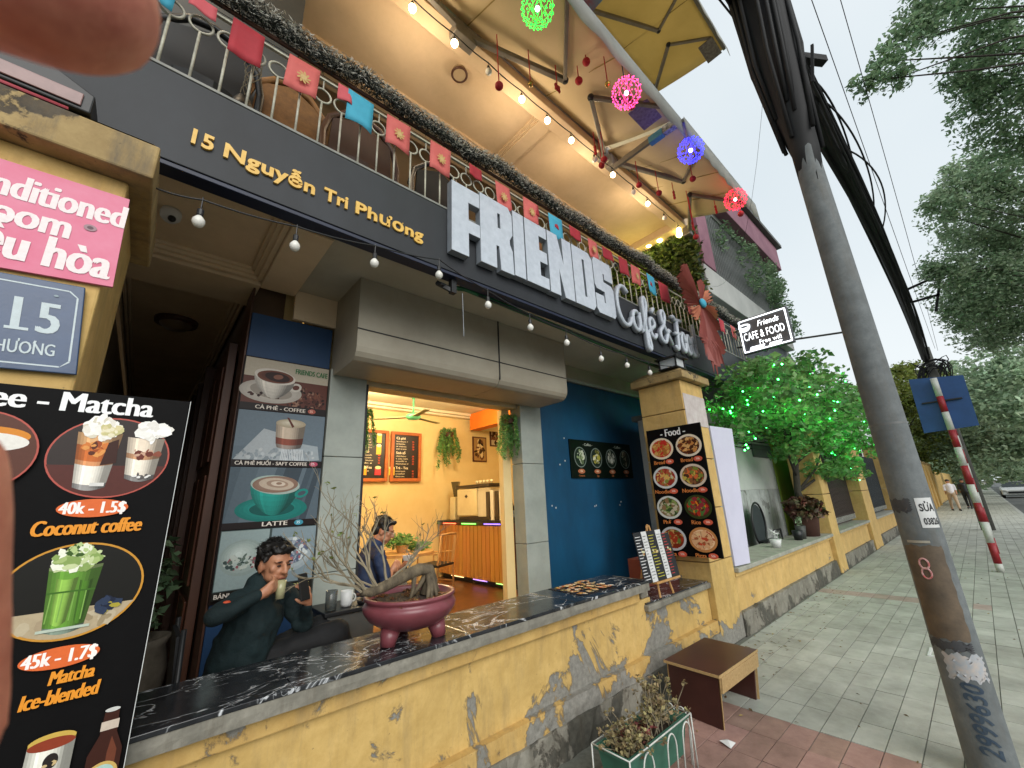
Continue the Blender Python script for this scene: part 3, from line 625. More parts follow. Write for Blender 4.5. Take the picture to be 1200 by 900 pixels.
# carved wooden door leaf and frame pieces along the passage
dl = thing('carved_door', 'dark brown carved wooden door standing open in the left passage', 'door', (.38, 4.6, .2))
bx((.36, 3.95, .2), (.42, 4.95, 3.0), 'door_leaf', WOODD, dl)
for z0, z1 in ((.4, 1.0), (1.1, 1.9), (2.0, 2.8)):
    for y0, y1 in ((4.02, 4.42), (4.5, 4.88)): bx((.342, y0, z0), (.359, y1, z1), 'door_panel', mat('reddish_wood', '55301f', '3e2115', 5, .45), dl, bevel=.008)
for y in (5.1, 5.8, 6.5): bx((.30, y, .18), (.44, y+.09, 3.1), 'door_post', WOODD, dl)
fb = thing('flush_ceiling_lamp', 'round brown ceiling lamp in the dark left passage', 'ceiling lamp', (-.01, 5.0, 3.48))
MB().lathe([(.0, -.10), (.09, -.09), (.13, -.05), (.135, -.03)], (-.01, 5.0, 3.5), 28).build('diffuser', mat('amber_glass', '7e6a50', '6b583f', 4, .3), fb, smooth=True)
MB().lathe([(.135, -.045), (.17, -.04), (.175, 0)], (-.01, 5.0, 3.5), 28).build('rim', WOODD, fb, smooth=True)
dc = thing('dome_camera', 'small white security camera fixed under the porch ceiling at left', 'security camera', (-.12, 2.9, 3.48))
MB().lathe([(.0, -.085), (.03, -.08), (.052, -.055), (.056, -.02), (.05, 0)], (-.14, 3.05, 3.5), 22).build('housing', WHITEP, dc, smooth=True); MB().ball((-.13, 3.02, 3.425), .022).build('lens', BLK, dc, smooth=True)
pv = thing('stone_bench_pot', 'dim grey stone planter standing inside the left passage', 'planter', (.1, 4.5, .18))
MB().lathe([(.14, 0), (.2, .12), (.22, .35), (.19, .5), (.22, .56), (.18, .56), (.16, .5)], (.12, 4.4, .18), 20).build('pot', mat('old_stone', '6d665a', '565045', 12, .8, .5), pv, smooth=True)
leaves([((.12, 4.4, 1.15), (.22, .3, .4), 260)], .11, 'foliage', LEAFD, pv, 4)
# interior room
cbx((.70, 7.6, FZ), (7, 7.75, 3.6), 'room_back_wall', ROOMW); cbx((6.6, 3.74, FZ), (6.75, 7.6, 3.6), 'room_side_wall', ROOMW)
cbx((.701, 3.77, FZ), (.86, 7.6, 3.6), 'room_side_wall', ROOMW); cbx((.70, 3.74, 3.56), (6.75, 7.6, 3.64), 'room_ceiling', ROOMC)
for a, b in (((.9, 7.45, 3.46), (6.55, 7.59, 3.55)), ((.9, 7.36, 3.50), (6.55, 7.449, 3.555))): cbx(a, b, 'room_cornice', ROOMC)
cbx((5.35, 4.2, 3.18), (5.6, 7.4, 3.55), 'orange_beam', ORANGE, .004); cbx((5.601, 4.2, 3.2), (6.6, 7.4, 3.3), 'lowered_ceiling', ROOMC)
cbx((3.70, 3.745, FZ), (6.6, 3.80, 3.55), 'room_front_wall', ROOMW)
cbx((.87, 3.76, FZ), (1.40, 3.80, 3.55), 'room_front_wall', ROOMW); cbx((1.40, 3.80, 2.80), (3.70, 3.84, 3.55), 'room_front_wall', ROOMW)
# counter
ct = thing('bar_counter', 'bar counter faced with vertical orange wood slats inside the cafe', 'counter', (4.9, 6.3, FZ))
bx((4.68, 5.42, FZ+.08), (5.3, 7.5, 1.24), 'carcass', WOODD, ct)
k = 0; y = 5.44; s0 = None
while y < 7.45:
    if not s0: s0 = bx((4.655, y, FZ+.10), (4.679, y+.105, 1.19), 'slat', SLAT, ct, bevel=.003)
    else: o = s0.copy(); COL.objects.link(o); o.location.y = k*.118
    k += 1; y += .118
bx((4.60, 5.34, 1.24), (5.35, 7.55, 1.28), 'counter_top', BLKP, ct); bx((4.72, 5.45, FZ), (5.28, 7.5, FZ+.079), 'kick_base', BLKP, ct)
for y0, y1, c in ((5.6, 6.05, '7a5cff'), (6.3, 6.75, '6bff5c'), (6.95, 7.4, 'ff5a38')): bx((4.645, y0, 1.215), (4.656, y1, 1.232), 'led_strip', emis('led_'+c, c, 2.6), ct, bevel=0)
for y0, y1, c in ((5.5, 5.75, '6bff5c'), (6.0, 6.4, '8a5cff'), (6.7, 7.1, 'ffd28a')): bx((4.645, y0, FZ+.082), (4.656, y1, FZ+.094), 'led_strip', emis('ledb_'+c, c, 1.3), ct, bevel=0)
em = thing('espresso_machine', 'cream boxy espresso machine with dark top on the bar counter', 'coffee machine', (4.95, 6.5, 1.28))
CRM = mat('cream_enamel', 'd8cba6', 'c8b98f', 3, .3, .03); DRK = mat('dark_trim', '3a3026', '2b231b', 5, .4)
bx((4.72, 6.35, 1.36), (5.15, 7.0, 1.86), 'body', CRM, em, bevel=.015); bx((4.74, 5.95, 1.34), (5.15, 6.345, 1.87), 'side_body', mat('pale_enamel', 'cfc7b2', 'bdb49d', 3, .3), em, bevel=.012)
bx((4.70, 5.93, 1.875), (5.18, 7.02, 1.93), 'cup_tray', DRK, em); bx((4.75, 6.0, 1.285), (5.12, 6.98, 1.335), 'drip_base', DRK, em)
MB().prism([(0, -.035), (.05, 0), (0, .035), (-.05, 0)], ((4.712, 6.68, 1.72), (0, -1, 0), (0, 0, 1)), .006).build('badge', DRK, em)
for i, yy in enumerate((6.1, 6.22, 6.33, 6.45, 6.56)):
    c = thing('cup', ('rightmost', 'second from right', 'middle', 'second from left', 'leftmost')[i]+' of the five small cream cups on top of the espresso machine', 'cup', (4.9, yy, 1.93), 'cups on the espresso machine'); MB().lathe([(.022, 0), (.034, .05), (.036, .075)], (4.9, yy, 1.93), 12).build('body', CRM, c, smooth=True)
gr = thing('coffee_grinder', 'coffee grinder with tapered smoky hopper left of the espresso machine', 'grinder', (4.85, 7.25, 1.28))
bx((4.76, 7.15, 1.28), (4.93, 7.33, 1.72), 'body', CRM, gr, bevel=.02); MB().lathe([(.05, 0), (.075, .14), (.11, .28), (.115, .3)], (4.85, 7.24, 1.73), 4).build('hopper', mat('smoky_plastic', '5b5138', '47402c', 5, .2), gr)
mc = thing('menu_clip_stand', 'two tall folded menu cards leaning on the counter end', 'menu', (4.75, 5.75, 1.28))
for y0 in (5.55, 5.80): bx((4.68, y0, 1.285), (4.70, y0+.09, 1.80), 'card', mat('menu_white', 'd8d2c2', 'c9c2b0', 9), mc)
for y0 in (5.68, 5.93): bx((4.69, y0, 1.285), (4.71, y0+.1, 1.78), 'dark_card', DRK, mc)
bj = thing('syrup_bottle', 'dark bottle with blue label at the near end of the counter', 'bottle', (4.8, 5.45, 1.28)); MB().lathe([(.04, 0), (.045, .02), (.045, .22), (.02, .3), (.016, .38)], (4.8, 5.45, 1.281), 14).build('body', mat('bottle_glass', '1f2a3f', '16202f', 4, .2), bj, smooth=True); MB().lathe([(.0455, .05), (.0457, .16)], (4.8, 5.45, 1.281), 14).build('label_band', mat('blue_label', '3b6cb0', 'a8b8d0', 30), bj)
# wall menus inside
def menu(x0, x1, z0, z1, label, seed, drinks):
    t = thing('framed_menu', label, 'menu board', ((x0+x1)/2, 7.55, z0)); y = 7.56; fr = mat('orange_frame_wood', 'b8642a', '9c5020', 8, .5)
    bx((x0, y, z0), (x1, y+.03, z1), 'board', mat('menu_black', '1c1512', '14100d', 9, .4), t)
    for a, b in (((x0-.06, z0-.06), (x0, z1+.06)), ((x1, z0-.06), (x1+.06, z1+.06)), ((x0, z1), (x1, z1+.06)), ((x0, z0-.06), (x1, z0))): bx((a[0], y-.03, a[1]), (b[0], y+.035, b[1]), 'frame_bar', fr, t)
    P = Print((x0, y-.001, z0), (1, 0, 0), (0, 0, 1)); W = x1-x0; H = z1-z0; r = random.Random(seed); z = H-.09
    for sec in range(3):
        P.text(('Cà phê', 'Sinh tố', 'Trà - Tea')[sec], .05, z, .07, 'f6ead0', .03); z -= .055
        for k in range(4 if not (drinks and sec == 2) else 1):
            n = r.randint(8, 14); s = ''.join(r.choice('aeinourstl ') for _ in range(n)); P.text(s, .05, z, .042, 'e4d8be', .01, width=W*r.uniform(.35, .5)); P.text(r.choice(('25', '30', '35', '40')), W-.14, z, .045, 'e05838', .02); z -= .05
        z -= .04
    if drinks:
        for k, c in enumerate(('e0a030', 'd04048', 'e8c040')): P.rect(.1+k*.28, .06, .22+k*.28, .2, c); P.ell(.16+k*.28, .2, .06, .03, 'f0e0b0')
        for k in range(2): P.rect(W*.68, .45+k*.22, W*.68+.1, .62+k*.22, 'd8b848'); P.ell(W*.68+.05, .62+k*.22, .05, .03, 'f4ecc8')
    P.build('print', t)
menu(3.60, 4.14, 2.12, 2.98, 'right framed black wall menu with small text in an orange frame', 1, 0)
menu(2.85, 3.42, 2.12, 2.98, 'left framed black wall menu with drink pictures', 2, 1)
for x0, x1, z0, z1, lab, sd_ in ((5.55, 5.95, 2.5, 3.08, 'small framed brown face poster on the cream wall', 3), (6.07, 6.35, 2.88, 3.40, 'black and white patterned poster near the hanging fern', 4)):
    t = thing('wall_poster', lab, 'poster', (x0, 7.55, z0)); bx((x0, 7.57, z0), (x1, 7.598, z1), 'frame', mat('maroon_frame', '5a2a1c', '46200f'), t)
    P = Print((x0, 7.568, z0), (1, 0, 0), (0, 0, 1)); W, H = x1-x0, z1-z0; P.rect(.03, .03, W-.03, H-.03, 'a08050' if sd_ == 3 else 'b8ae94')
    P.blobs(W/2, H/2, W*.35, H*.38, ['3c2418', '2a1812', 'd8c8a0', '6b4028'], 40, .05, sd_); P.build('print', t)
def fern(x, y, z, s, lab):
    t = thing('hanging_fern', lab, 'hanging plant', (x, y, z)); MB().lathe([(.0, 0), (.09*s, .01), (.12*s, .10*s)], (x, y, z), 14).build('basket', WOODD, t)
    bl = []; g = random.Random(int(x*100))
    for k in range(15):
        a = g.uniform(0, 6.28); q = g.uniform(.02, .17)*s; L = g.uniform(.45, .95)*s
        for j in range(6): bl.append(((x+q*math.cos(a)*(1+.2*j), y+q*math.sin(a), z+.12*s-L*j/6), (.035*s, .035*s, .09*s), 30))
    bl.append(((x, y, z+.12*s), (.2*s, .18*s, .08*s), 160)); leaves(bl, .055*s, 'fronds', LEAFB, t, int(x*7), .6, .35)
fern(4.78, 7.42, 2.98, 1., 'middle hanging fern on the cream back wall beside the menus')
fern(3.24, 3.66, 2.50, .62, 'hanging fern at the right side of the cafe doorway'); fern(1.53, 3.90, 2.45, .50, 'hanging fern at the left side of the cafe doorway')
cf = thing('ceiling_fan', 'green ceiling fan with long blades under the room ceiling', 'fan', (3.55, 7.0, 3.4))
MB().lathe([(.03, 0), (.035, .06)], (3.5, 6.6, 3.50), 12).tube([(3.5, 6.6, 3.2), (3.5, 6.6, 3.5)], .018).build('down_rod', mat('fan_green', '5fae7c', '4b9868', 4, .35), cf, smooth=True)
MB().lathe([(.0, -.07), (.10, -.05), (.15, 0), (.10, .05), (.04, .07)], (3.5, 6.6, 3.16), 22).build('motor', MATS['fan_green'], cf, smooth=True)
for k in range(3):
    a = .35+k*2.094; d = V((math.cos(a), math.sin(a), 0)); MB().bar(V((3.5, 6.6, 3.15))+d*.12, V((3.5, 6.6, 3.14))+d*.72, .11, .012).build('blade', mat('fan_blade', '9a9468', '857f54'), cf)
# lights that are in the room
L_ = thing('ceiling_strip_lamp', 'warm fluorescent lamp on the room ceiling', 'lamp', (2.6, 6.6, 3.5)); bx((1.8, 6.1, 3.50), (2.9, 6.16, 3.545), 'tube', emis('warm_tube', 'ffdf9a', 9), L_)
lamp('room_lamp', (2.6, 6.2, 3.3), 84, (1, .81, .50), .18); lamp('room_lamp_bar', (4.2, 5.6, 3.2), 60, (1, .81, .50), .18); lamp('room_lamp_door', (2.1, 4.6, 3.35), 22, (1, .78, .42), .15)
# table and wooden chair with greenery in the room
tb = thing('round_side_table', 'dark low table with green plants beside the wooden chair', 'table', (3.1, 5.8, FZ))
MB().lathe([(.0, .70), (.42, .70), (.42, .74), (0, .74)], (3.05, 5.9, FZ), 24).build('table_top', WOODL, tb); MB().tube([(3.05, 5.9, FZ), (3.05, 5.9, FZ+.70)], .04).build('leg', BLK, tb)
pl = thing('table_plant', 'leafy lettuce-green plant on the side table inside', 'plant', (3.0, 5.9, .94)); leaves([((2.95, 5.9, 1.1), (.3, .2, .1), 220), ((3.3, 5.9, 1.0), (.16, .2, .08), 110)], .09, 'foliage', LEAFB, pl, 11); MB().lathe([(.07, 0), (.1, .1)], (3.0, 5.9, .941), 14).build('pot', WOODL, pl)
def wooden_chair(name, lab, x, y, rz, m, seatc, z0=FZ):
    t = thing(name, lab, 'chair', (x, y, z0)); Mx = Matrix.Rotation(rz, 3, 'Z'); B = V((x, y, z0)); q = lambda a: B+Mx @ V(a)
    for sx in (-.2, .2):
        MB().tube([q((sx, -.2, 0)), q((sx, -.2, .44))], .016).build('leg', m, t, smooth=True); MB().tube([q((sx*1.05, .22, 0)), q((sx, .2, .45)), q((sx*.95, .27, .92))], .016).build('leg', m, t, smooth=True)
        MB().tube([q((sx, -.2, .62)), q((sx, .2, .64))], .013).build('armrest', m, t); MB().tube([q((sx, -.2, .44)), q((sx, -.2, .62))], .013).build('arm_post', m, t)
        MB().tube([q((sx, -.2, .2)), q((sx, .2, .2))], .011).build('stretcher', m, t)
    Q = MB(); Q.add([q((a, b, c)) for a, b, c in ((-.22, -.22, .44), (.22, -.22, .44), (.22, .22, .44), (-.22, .22, .44), (-.22, -.22, .48), (.22, -.22, .48), (.22, .22, .48), (-.22, .22, .48))], [(0, 3, 2, 1), (4, 5, 6, 7), (0, 1, 5, 4), (1, 2, 6, 5), (2, 3, 7, 6), (3, 0, 4, 7)]); Q.build('seat', seatc, t, bevel=.015)
    for k in range(4): a = -.15+k*.1; MB().tube([q((a, .215, .48)), q((a, .265, .9))], .009).build('back_slat', m, t)
    MB().tube([q((-.2, .27, .92)), q((0, .29, .93)), q((.2, .27, .92))], .018).build('top_rail', m, t, smooth=True); return t
wooden_chair('wooden_armchair', 'pale wooden armchair by the counter inside the cafe', 3.75, 6.2, R(200), WOODL, BLKP)
# ---------------------------------------------------------------- poster column and small boards
pc = thing('drink_poster_panel', 'tall lightbox-like panel of four stacked coffee posters behind the seated man', 'poster', (.75, 3.59, 1.05))
bx((.435, 3.575, 1.02), (1.072, 3.598, 2.79), 'backing', mat('poster_backing', '241a18', '1a1312', 6, .4), pc, bevel=.002)
P = Print((.445, 3.573, 1.03), (1, 0, 0), (0, 0, 1)); W = .62; r = random.Random(8)
def wood(P, y0, y1, cs, seed, ang=.5):
    r = random.Random(seed)
    for k in range(9): c = r.choice(cs); x = r.uniform(-.1, W); P.poly([(max(0, x), y0), (min(W, x+.12), y0), (min(W, max(0, x+.12+ang*.2)), y1), (max(0, min(W, x+ang*.2)), y1)], c)
# 1 coffee cup on beans
P.rect(0, 1.33, W, 1.75, 'b4aa98'); P.rect(0, 1.33, W, 1.60, '5b3228'); P.blobs(W*.72, 1.45, W*.26, .10, ['2c1612', '4a261c', '6d4030', '8d6a58', '1c0e0a'], 170, .014, 1)
P.rad(.2, 1.49, .22, .095, 'a8a198', 'cfc8be'); P.ell(.2, 1.492, .15, .06, '8f877d', -6); P.blobs(.17, 1.47, .13, .03, ['3c1d16', '2a120e'], 26, .016, 3); P.ell(.37, 1.545, .045, .036, 'c4bdb3', 20); P.ell(.372, 1.545, .026, .02, '5b3228', 20); P.bowl(.215, 1.612, .292, .15, .13, 'd2cbc0')
P.ell(.215, 1.615, .148, .062, 'cfc8be', -5); P.rad(.217, 1.613, .13, .052, '6b3c2a', '3a1a12'); P.ell(.23, 1.612, .09, .038, '2a120e', -5); P.ell(.235, 1.615, .035, .02, '7d5040', 10)
P.text('FRIENDS CAFE', .355, 1.665, .062, '1f6b3a', .03, width=.255); P.rect(0, 1.33, W, 1.385, '1c1211'); P.text('CÀ PHÊ - COFFEE', .10, 1.343, .042, 'd8cfc4', .04, width=.36); P.ell(.51, 1.358, .03, .02, 'a8584a'); P.text('25', .493, 1.35, .026, 'e8c8b8', .03)
# 2 iced coffee
P.rect(0, .90, W, 1.325, '5f6d78'); P.rect(0, 1.05, W, 1.325, '65737e'); P.poly([(0, .94), (.34, .93), (.38, 1.14), (.18, 1.19)], 'a3aaae'); P.poly([(.36, .93), (.6, .96), (.58, 1.07), (.42, 1.09)], '9aa4aa'); P.blobs(.3, .99, .28, .05, ['7c868c', '8c969c', 'b4babd'], 60, .02, 5)
for k in range(14): P.poly([(.31+k*.013, .94), (.316+k*.013, .94), (.325+k*.011, 1.04), (.318+k*.011, 1.04)], 'c8cdd0')
P.cyl(.365, 1.05, 1.08, .17, .19, '8c8078', .012); P.cyl(.365, 1.08, 1.13, .19, .2, '7d4436', .012); P.cyl(.365, 1.13, 1.24, .2, .215, 'b0a08e', .012); P.rad(.365, 1.243, .108, .035, 'a3967f', 'cbc2ae'); P.poly([(.33, 1.29), (.345, 1.29), (.39, 1.22), (.375, 1.21)], '5a2a22')
P.rect(0, .90, W, .95, '1c1211'); P.text('CÀ PHÊ MUỐI - SAFT COFFEE', .02, .912, .038, 'd8cfc4', .04, width=.49); P.ell(.56, .925, .032, .019, 'b04a62'); P.text('25', .54, .917, .028, 'f0d8dc', .03)
# 3 latte
P.rect(0, .46, W, .895, '4c5a64'); wood(P, .46, .895, ['55636d', '43505a', '5f6d77', '3b464f'], 2); P.rad(.3, .59, .24, .092, '177069', '23988f'); P.ell(.3, .59, .15, .05, '0f5450'); P.bowl(.305, .765, .33, .19, .15, '219186'); P.ell(.49, .70, .05, .032, '1b8078', 20); P.ell(.492, .70, .03, .016, '43505a', 20)
P.ell(.305, .765, .168, .07, '9fb0a8', -5); P.rad(.305, .768, .155, .062, '84695a', 'a8907e'); P.ell(.31, .77, .12, .045, 'b9a896', -5); P.ell(.315, .772, .075, .028, '9a8270', -5); P.ell(.32, .773, .05, .018, 'cbbcab', -5); P.ell(.325, .775, .02, .01, '8c7260')
P.rect(0, .46, W, .505, '1c1211'); P.text('LATTE', .24, .47, .044, 'e0d8cc', .05, width=.17); P.ell(.49, .483, .032, .02, '3b8fa6'); P.text('35', .472, .475, .028, 'd8ecf0', .03)
# 4 bread + noodles
P.rect(0, .02, W, .455, '3d4a4a'); P.rect(.005, .07, .30, .45, '8fa0a0'); P.rad(.15, .27, .14, .12, '8d9c98', 'c4cfca'); P.blobs(.16, .24, .12, .05, ['5a6a62', '8a5058', '3a4a48', 'b8c0b8'], 60, .018, 9); P.rect(.315, .07, W, .45, '7f9098'); P.rad(.46, .26, .14, .12, '9aa6ac', 'cfd8da'); P.ell(.46, .275, .11, .085, '6f7a84'); P.blobs(.46, .28, .11, .085, ['9aa4b0', '6a6f8a', 'a86a70', 'c8d0d0', '55607a'], 110, .015, 10)
P.rect(0, .015, W, .065, '1c1a14'); P.text('BÁNH MÌ', .01, .025, .04, 'd8cfc4', .04, width=.16); P.text('NOODLES', .42, .025, .04, 'b9c078', .04, width=.18)
P.build('print', pc)
cb2 = thing('coffee_menu_board', 'small landscape black coffee menu board on the blue wall', 'menu board', (4.94, 3.57, 1.85))
bx((4.22, 3.555, 1.855), (5.68, 3.578, 2.375), 'board', mat('board_black_green', '0e1a12', '0a130d', 6, .4), cb2)
P = Print((4.22, 3.553, 1.855), (1, 0, 0), (0, 0, 1))
for cx_ in (.38, 1.1): P.text('- Coffee -', cx_, .44, .055, 'b9c4b4', .03, centre=True)
for k, cs in enumerate((['8a9a70', 'c8d0b8', '5a6a48'], ['b8b048', 'd8d8b8', '6a6a30'], ['9aa090', 'd0d4c8', '60685a'], ['6a5a48', '9a9a80', '3a3a30'])):
    cx_ = .2+k*.355; P.ell(cx_, .28, .13, .14, '7d8a82'); P.ell(cx_, .28, .118, .128, '1a2a20'); P.blobs(cx_, .29, .07, .09, cs, 26, .035, k); P.ell(cx_, .09, .075, .032, 'b06a48'); P.text('40k', cx_, .08, .04, 'e8d0b0', .03, centre=True); P.text(('Coconut', 'Egg', 'Salt', 'Milk')[k], cx_, .02, .035, 'b06a40', .03, centre=True)
P.build('print', cb2)
nb_ = MB(); r = random.Random(2)
for k in range(14): x = r.choice((r.uniform(3.8, 4.15), r.uniform(4.3, 5.6))); z = r.choice((2.42, 2.1, 1.45, 2.0))+r.uniform(-.06, .06); nb_.box((x, 3.574, z), (x+.012, 3.578, z+.02))
nb_.build('paint_chips', WHITEP, cb)['kind'] = 'stuff'
# food menu board on the pillar, facing along the street
fm = thing('food_menu_board', 'tall black food menu board with eight plate photos hung on the yellow pillar', 'menu board', (4.7, 2.3, .9))
bx((4.70, 1.99, .915), (4.725, 2.68, 2.38), 'board', mat('board_black', '0b0a0b', '070607', 6, .6), fm, bevel=.002)
P = Print((4.699, 2.68, .915), (0, -1, 0), (0, 0, 1))
P.text('- Food -', .345, 1.36, .125, 'f0f0f0', .04, centre=True, ws=.78)
foods = [('Bread', ['d8a860', 'c89048', 'a86c30', 'c83028'], 'e8d8c0'), ('Bread', ['c88848', '6a3018', 'e0b070', '4a2010'], 'e8dcc8'), ('Noodles', ['b85838', '8a9040', 'e0b060', 'd0c8b0', 'a03028'], 'd8dcdc'), ('Noodles', ['8a5838', 'c8b050', '788838', 'd86838', '503020'], 'd8c8b8'), ('Phở', ['5a7838', '88a058', 'c8c0a8', '3a5028', '907050'], 'd8dcd8'), ('Rice', ['b83020', 'e08820', '487838', '902838', '601818'], '30401c'), ('Pasta', ['a83820', 'c8a060', '688038', '803018'], 'c8ccd0'), ('Pizza', ['e0a878', 'd88858', 'c05838', 'f0d0a8'], 'c88850')]
for k, (nm, cs, rim) in enumerate(foods):
    x = .175+.345*(k % 2); y = 1.22-.345*(k//2); P.rad(x, y, .155, .13, rim, 'f2efe8', 0, 0, k=4); P.rad(x, y, .128, .104, cs[-1], cs[0], -.1, .15); P.blobs(x, y, .11, .09, cs, 60, .022, k+60); P.blobs(x, y, .105, .085, cs, 70, .032, k+20, ang=.6 if k < 2 else None)
    if nm == 'Pizza': P.ell(x-.01, y, .115, .09, 'e2b488'); P.blobs(x-.01, y, .085, .065, ['c8482c', 'e8c898', 'a86038'], 24, .018, 4); [P.poly([(x-.01, y), (x-.01+.11*math.cos(a), y+.085*math.sin(a)), (x-.01+.11*math.cos(a+.05), y+.085*math.sin(a+.05))], '8a5030') for a in [j*.785 for j in range(8)]]
    P.text(nm, x-.05, y-.185, .062, 'e08848', .04, centre=True); P.ell(x+.085, y-.163, .052, .03, 'd86048'); P.text('50k', x+.085, y-.172, .032, 'f4e4dc', .03, centre=True)
P.build('print', fm)
# big matcha board at left, facing the street
mk = thing('matcha_menu_board', 'large black coffee and matcha menu board hung on the wall at the left edge', 'menu board', (-.2, 2.06, .5))
for q_ in ('board_black', 'poster_backing', 'board_black_green'): MATS[q_].node_tree.nodes['Principled BSDF'].inputs['Specular IOR Level'].default_value = .12
bx((-.62, 2.055, .45), (.088, 2.078, 2.045), 'board', mat('board_black', '0b0a0b'), mk, bevel=.003); bx((.0885, 2.054, .45), (.0905, 2.079, 2.045), 'white_edge', WHITEP, mk, bevel=0)
P = Print((-.62, 2.054, .484), (1, 0, 0), (0, 0, 1)); cx_ = .525
P.text('Coffee - Matcha', .05, 1.485, .098, 'f4f4f4', .05, width=.55)
P.ell(cx_-.01, 1.33, .160, .142, 'b4554a', n=48); P.ell(cx_-.01, 1.33, .155, .137, '332a28', n=48)
def clipell(P, cx, cy, rx, ry, c, lo=None, hi=None, n=40):
    pts = [(cx+rx*math.cos(2*math.pi*i/n), cy+ry*math.sin(2*math.pi*i/n)) for i in range(n)]
    if hi is not None: pts = [(a, min(b, hi)) for a, b in pts]
    if lo is not None: pts = [(a, max(b, lo)) for a, b in pts]
    P.poly(pts, c)
clipell(P, cx_-.01, 1.33, .155, .137, '552a24', hi=1.30)
def glass(P, x, y, wt, wb, h, layers, n=1):
    for f0, f1, c in layers:
        a = lambda f: wb+(wt-wb)*f; P.cyl(x, y+h*f0, y+h*f1, a(f0), a(f1), c, .012 if f0 == 0 else .008)
P.rect(.455, 1.40, .468, 1.465, 'b81f28')
glass(P, .475, 1.225, .115, .08, .19, [(0, .08, '8d8a88'), (.08, .42, 'e4ded2'), (.42, .5, 'c98a5c'), (.5, .78, 'b4602a'), (.78, 1, 'cfa070')]); P.blobs(.475, 1.36, .04, .02, ['d07838', 'a04a1c', 'e09850', '5a2a18'], 24, .013, 31); P.poly([(.49, 1.30), (.53, 1.31), (.525, 1.395), (.50, 1.38)], '3a1c14')
glass(P, .60, 1.255, .105, .08, .15, [(0, .1, '7d7a78'), (.1, .5, 'e0d6c6'), (.5, .62, 'b98a66'), (.62, 1, 'd8c8b4')]); P.blobs(.60, 1.345, .04, .018, ['8a4a38', 'c8a088', '6a3024'], 18, .012, 32)
P.blobs(.475, 1.435, .045, .035, ['f2efe8', 'e8e2d6', 'f8f6f0', 'd8d0bc'], 60, .018, 33); P.blobs(.505, 1.425, .03, .02, ['c8c088', 'e8e0c0', 'd8cc9c'], 30, .011, 34); P.blobs(.615, 1.43, .045, .032, ['f4f2ec', 'e8e4dc', 'faf8f4'], 50, .018, 35); P.rect(.476, 1.228, .512, 1.24, 'd8d6d2'); P.blobs(.61, 1.262, .03, .006, ['e8e6e2', '5a5654'], 10, .008, 36)
P.ell(.50, 1.155, .088, .03, 'de6a34', n=36); P.text('40k - 1.5$', .50, 1.138, .055, 'fbf3ee', .05, centre=True, ws=.72); P.text('Coconut coffee', .50, 1.072, .068, 'e8952e', .055, centre=True, width=None, ws=.62, shear=.12)
P.o = P.o+V((.024, 0, .008)); P.ell(.475, .89, .170, .145, 'c98e34', n=48); P.ell(.475, .89, .164, .139, '14130f', n=48); clipell(P, .475, .89, .164, .139, 'b3a284', hi=.835)
P.blobs(.475, .80, .11, .03, ['a8967a', 'bcae92', '9a8a6c'], 20, .022, 41)
glass(P, .47, .775, .125, .09, .19, [(0, .07, '7a8a7c'), (.07, .95, '5f8e34'), (.95, 1, '9ab070')]); glass(P, .455, .80, .05, .035, .13, [(0, 1, '86b04c')]); glass(P, .50, .80, .03, .02, .12, [(0, 1, '477224')])
for k in range(4): P.rect(.425+k*.026, .80, .428+k*.026, .885, '7ea850')
P.rect(.415, .885, .525, .890, '3f6a22'); P.blobs(.47, .985, .058, .03, ['c8d4a0', 'e4ead0', 'a8bc78', 'f0f2e0', '8aa45c'], 90, .016, 42); P.blobs(.47, 1.015, .03, .018, ['e8ecd4', '3c5a24', 'b4c888'], 34, .011, 43); P.rect(.412, .775, .53, .783, 'b8c4b4'); P.blobs(.565, .835, .03, .02, ['1c2438', 'a89a38', '2c3850'], 16, .016, 44)
P.o = P.o+V((.026, 0, .003)); P.ell(.455, .695, .088, .03, 'de6a34', n=36); P.text('45k - 1.7$', .455, .678, .055, 'fbf3ee', .05, centre=True, ws=.72); P.o = P.o+V((.02, 0, -.004)); P.text('Matcha', .47, .625, .054, 'e8952e', .055, centre=True, ws=.64, shear=.12); P.text('Ice-blended', .455, .572, .058, 'e8952e', .055, centre=True, ws=.62, shear=.12)
P.rect(.31, .51, .34, .522, 'e8e8e8'); P.o = P.o+V((-.01, 0, .04))
glass(P, .47, .18, .10, .10, .26, [(0, .95, 'd8d6ca'), (.95, 1, 'b08c38')]); P.ell(.47, .435, .05, .018, 'c9a850'); P.ell(.47, .425, .05, .015, '8c3a24'); P.ell(.475, .38, .016, .02, '2a2422'); P.blobs(.475, .375, .012, .014, ['2a2422', 'c8b080'], 5, .009, 51)
P.poly([(.555, .18), (.635, .18), (.635, .36), (.615, .41), (.612, .47), (.578, .47), (.575, .41), (.555, .36)], '3c1e16'); P.poly([(.60, .2), (.622, .2), (.622, .36), (.605, .40), (.60, .36)], '6b3a28'); P.ell(.595, .475, .018, .006, 'c8c8c4'); P.rect(.574, .42, .616, .445, 'c8b8a8'); P.ell(.595, .30, .038, .035, 'c8a860'); P.ell(.595, .30, .03, .027, 'a8c8c0')
P.o = P.o+V((-.055, 0, -.01)); P.ell(.20, 1.30, .135, .13, 'b4554a', n=40); P.ell(.20, 1.30, .13, .125, '5a3428', n=40); P.ell(.22, 1.35, .09, .03, 'd8882a'); P.ell(.22, 1.33, .09, .03, 'e8e4dc'); P.ell(.17, 1.26, .1, .06, 'dedad2')
P.build('print', mk)
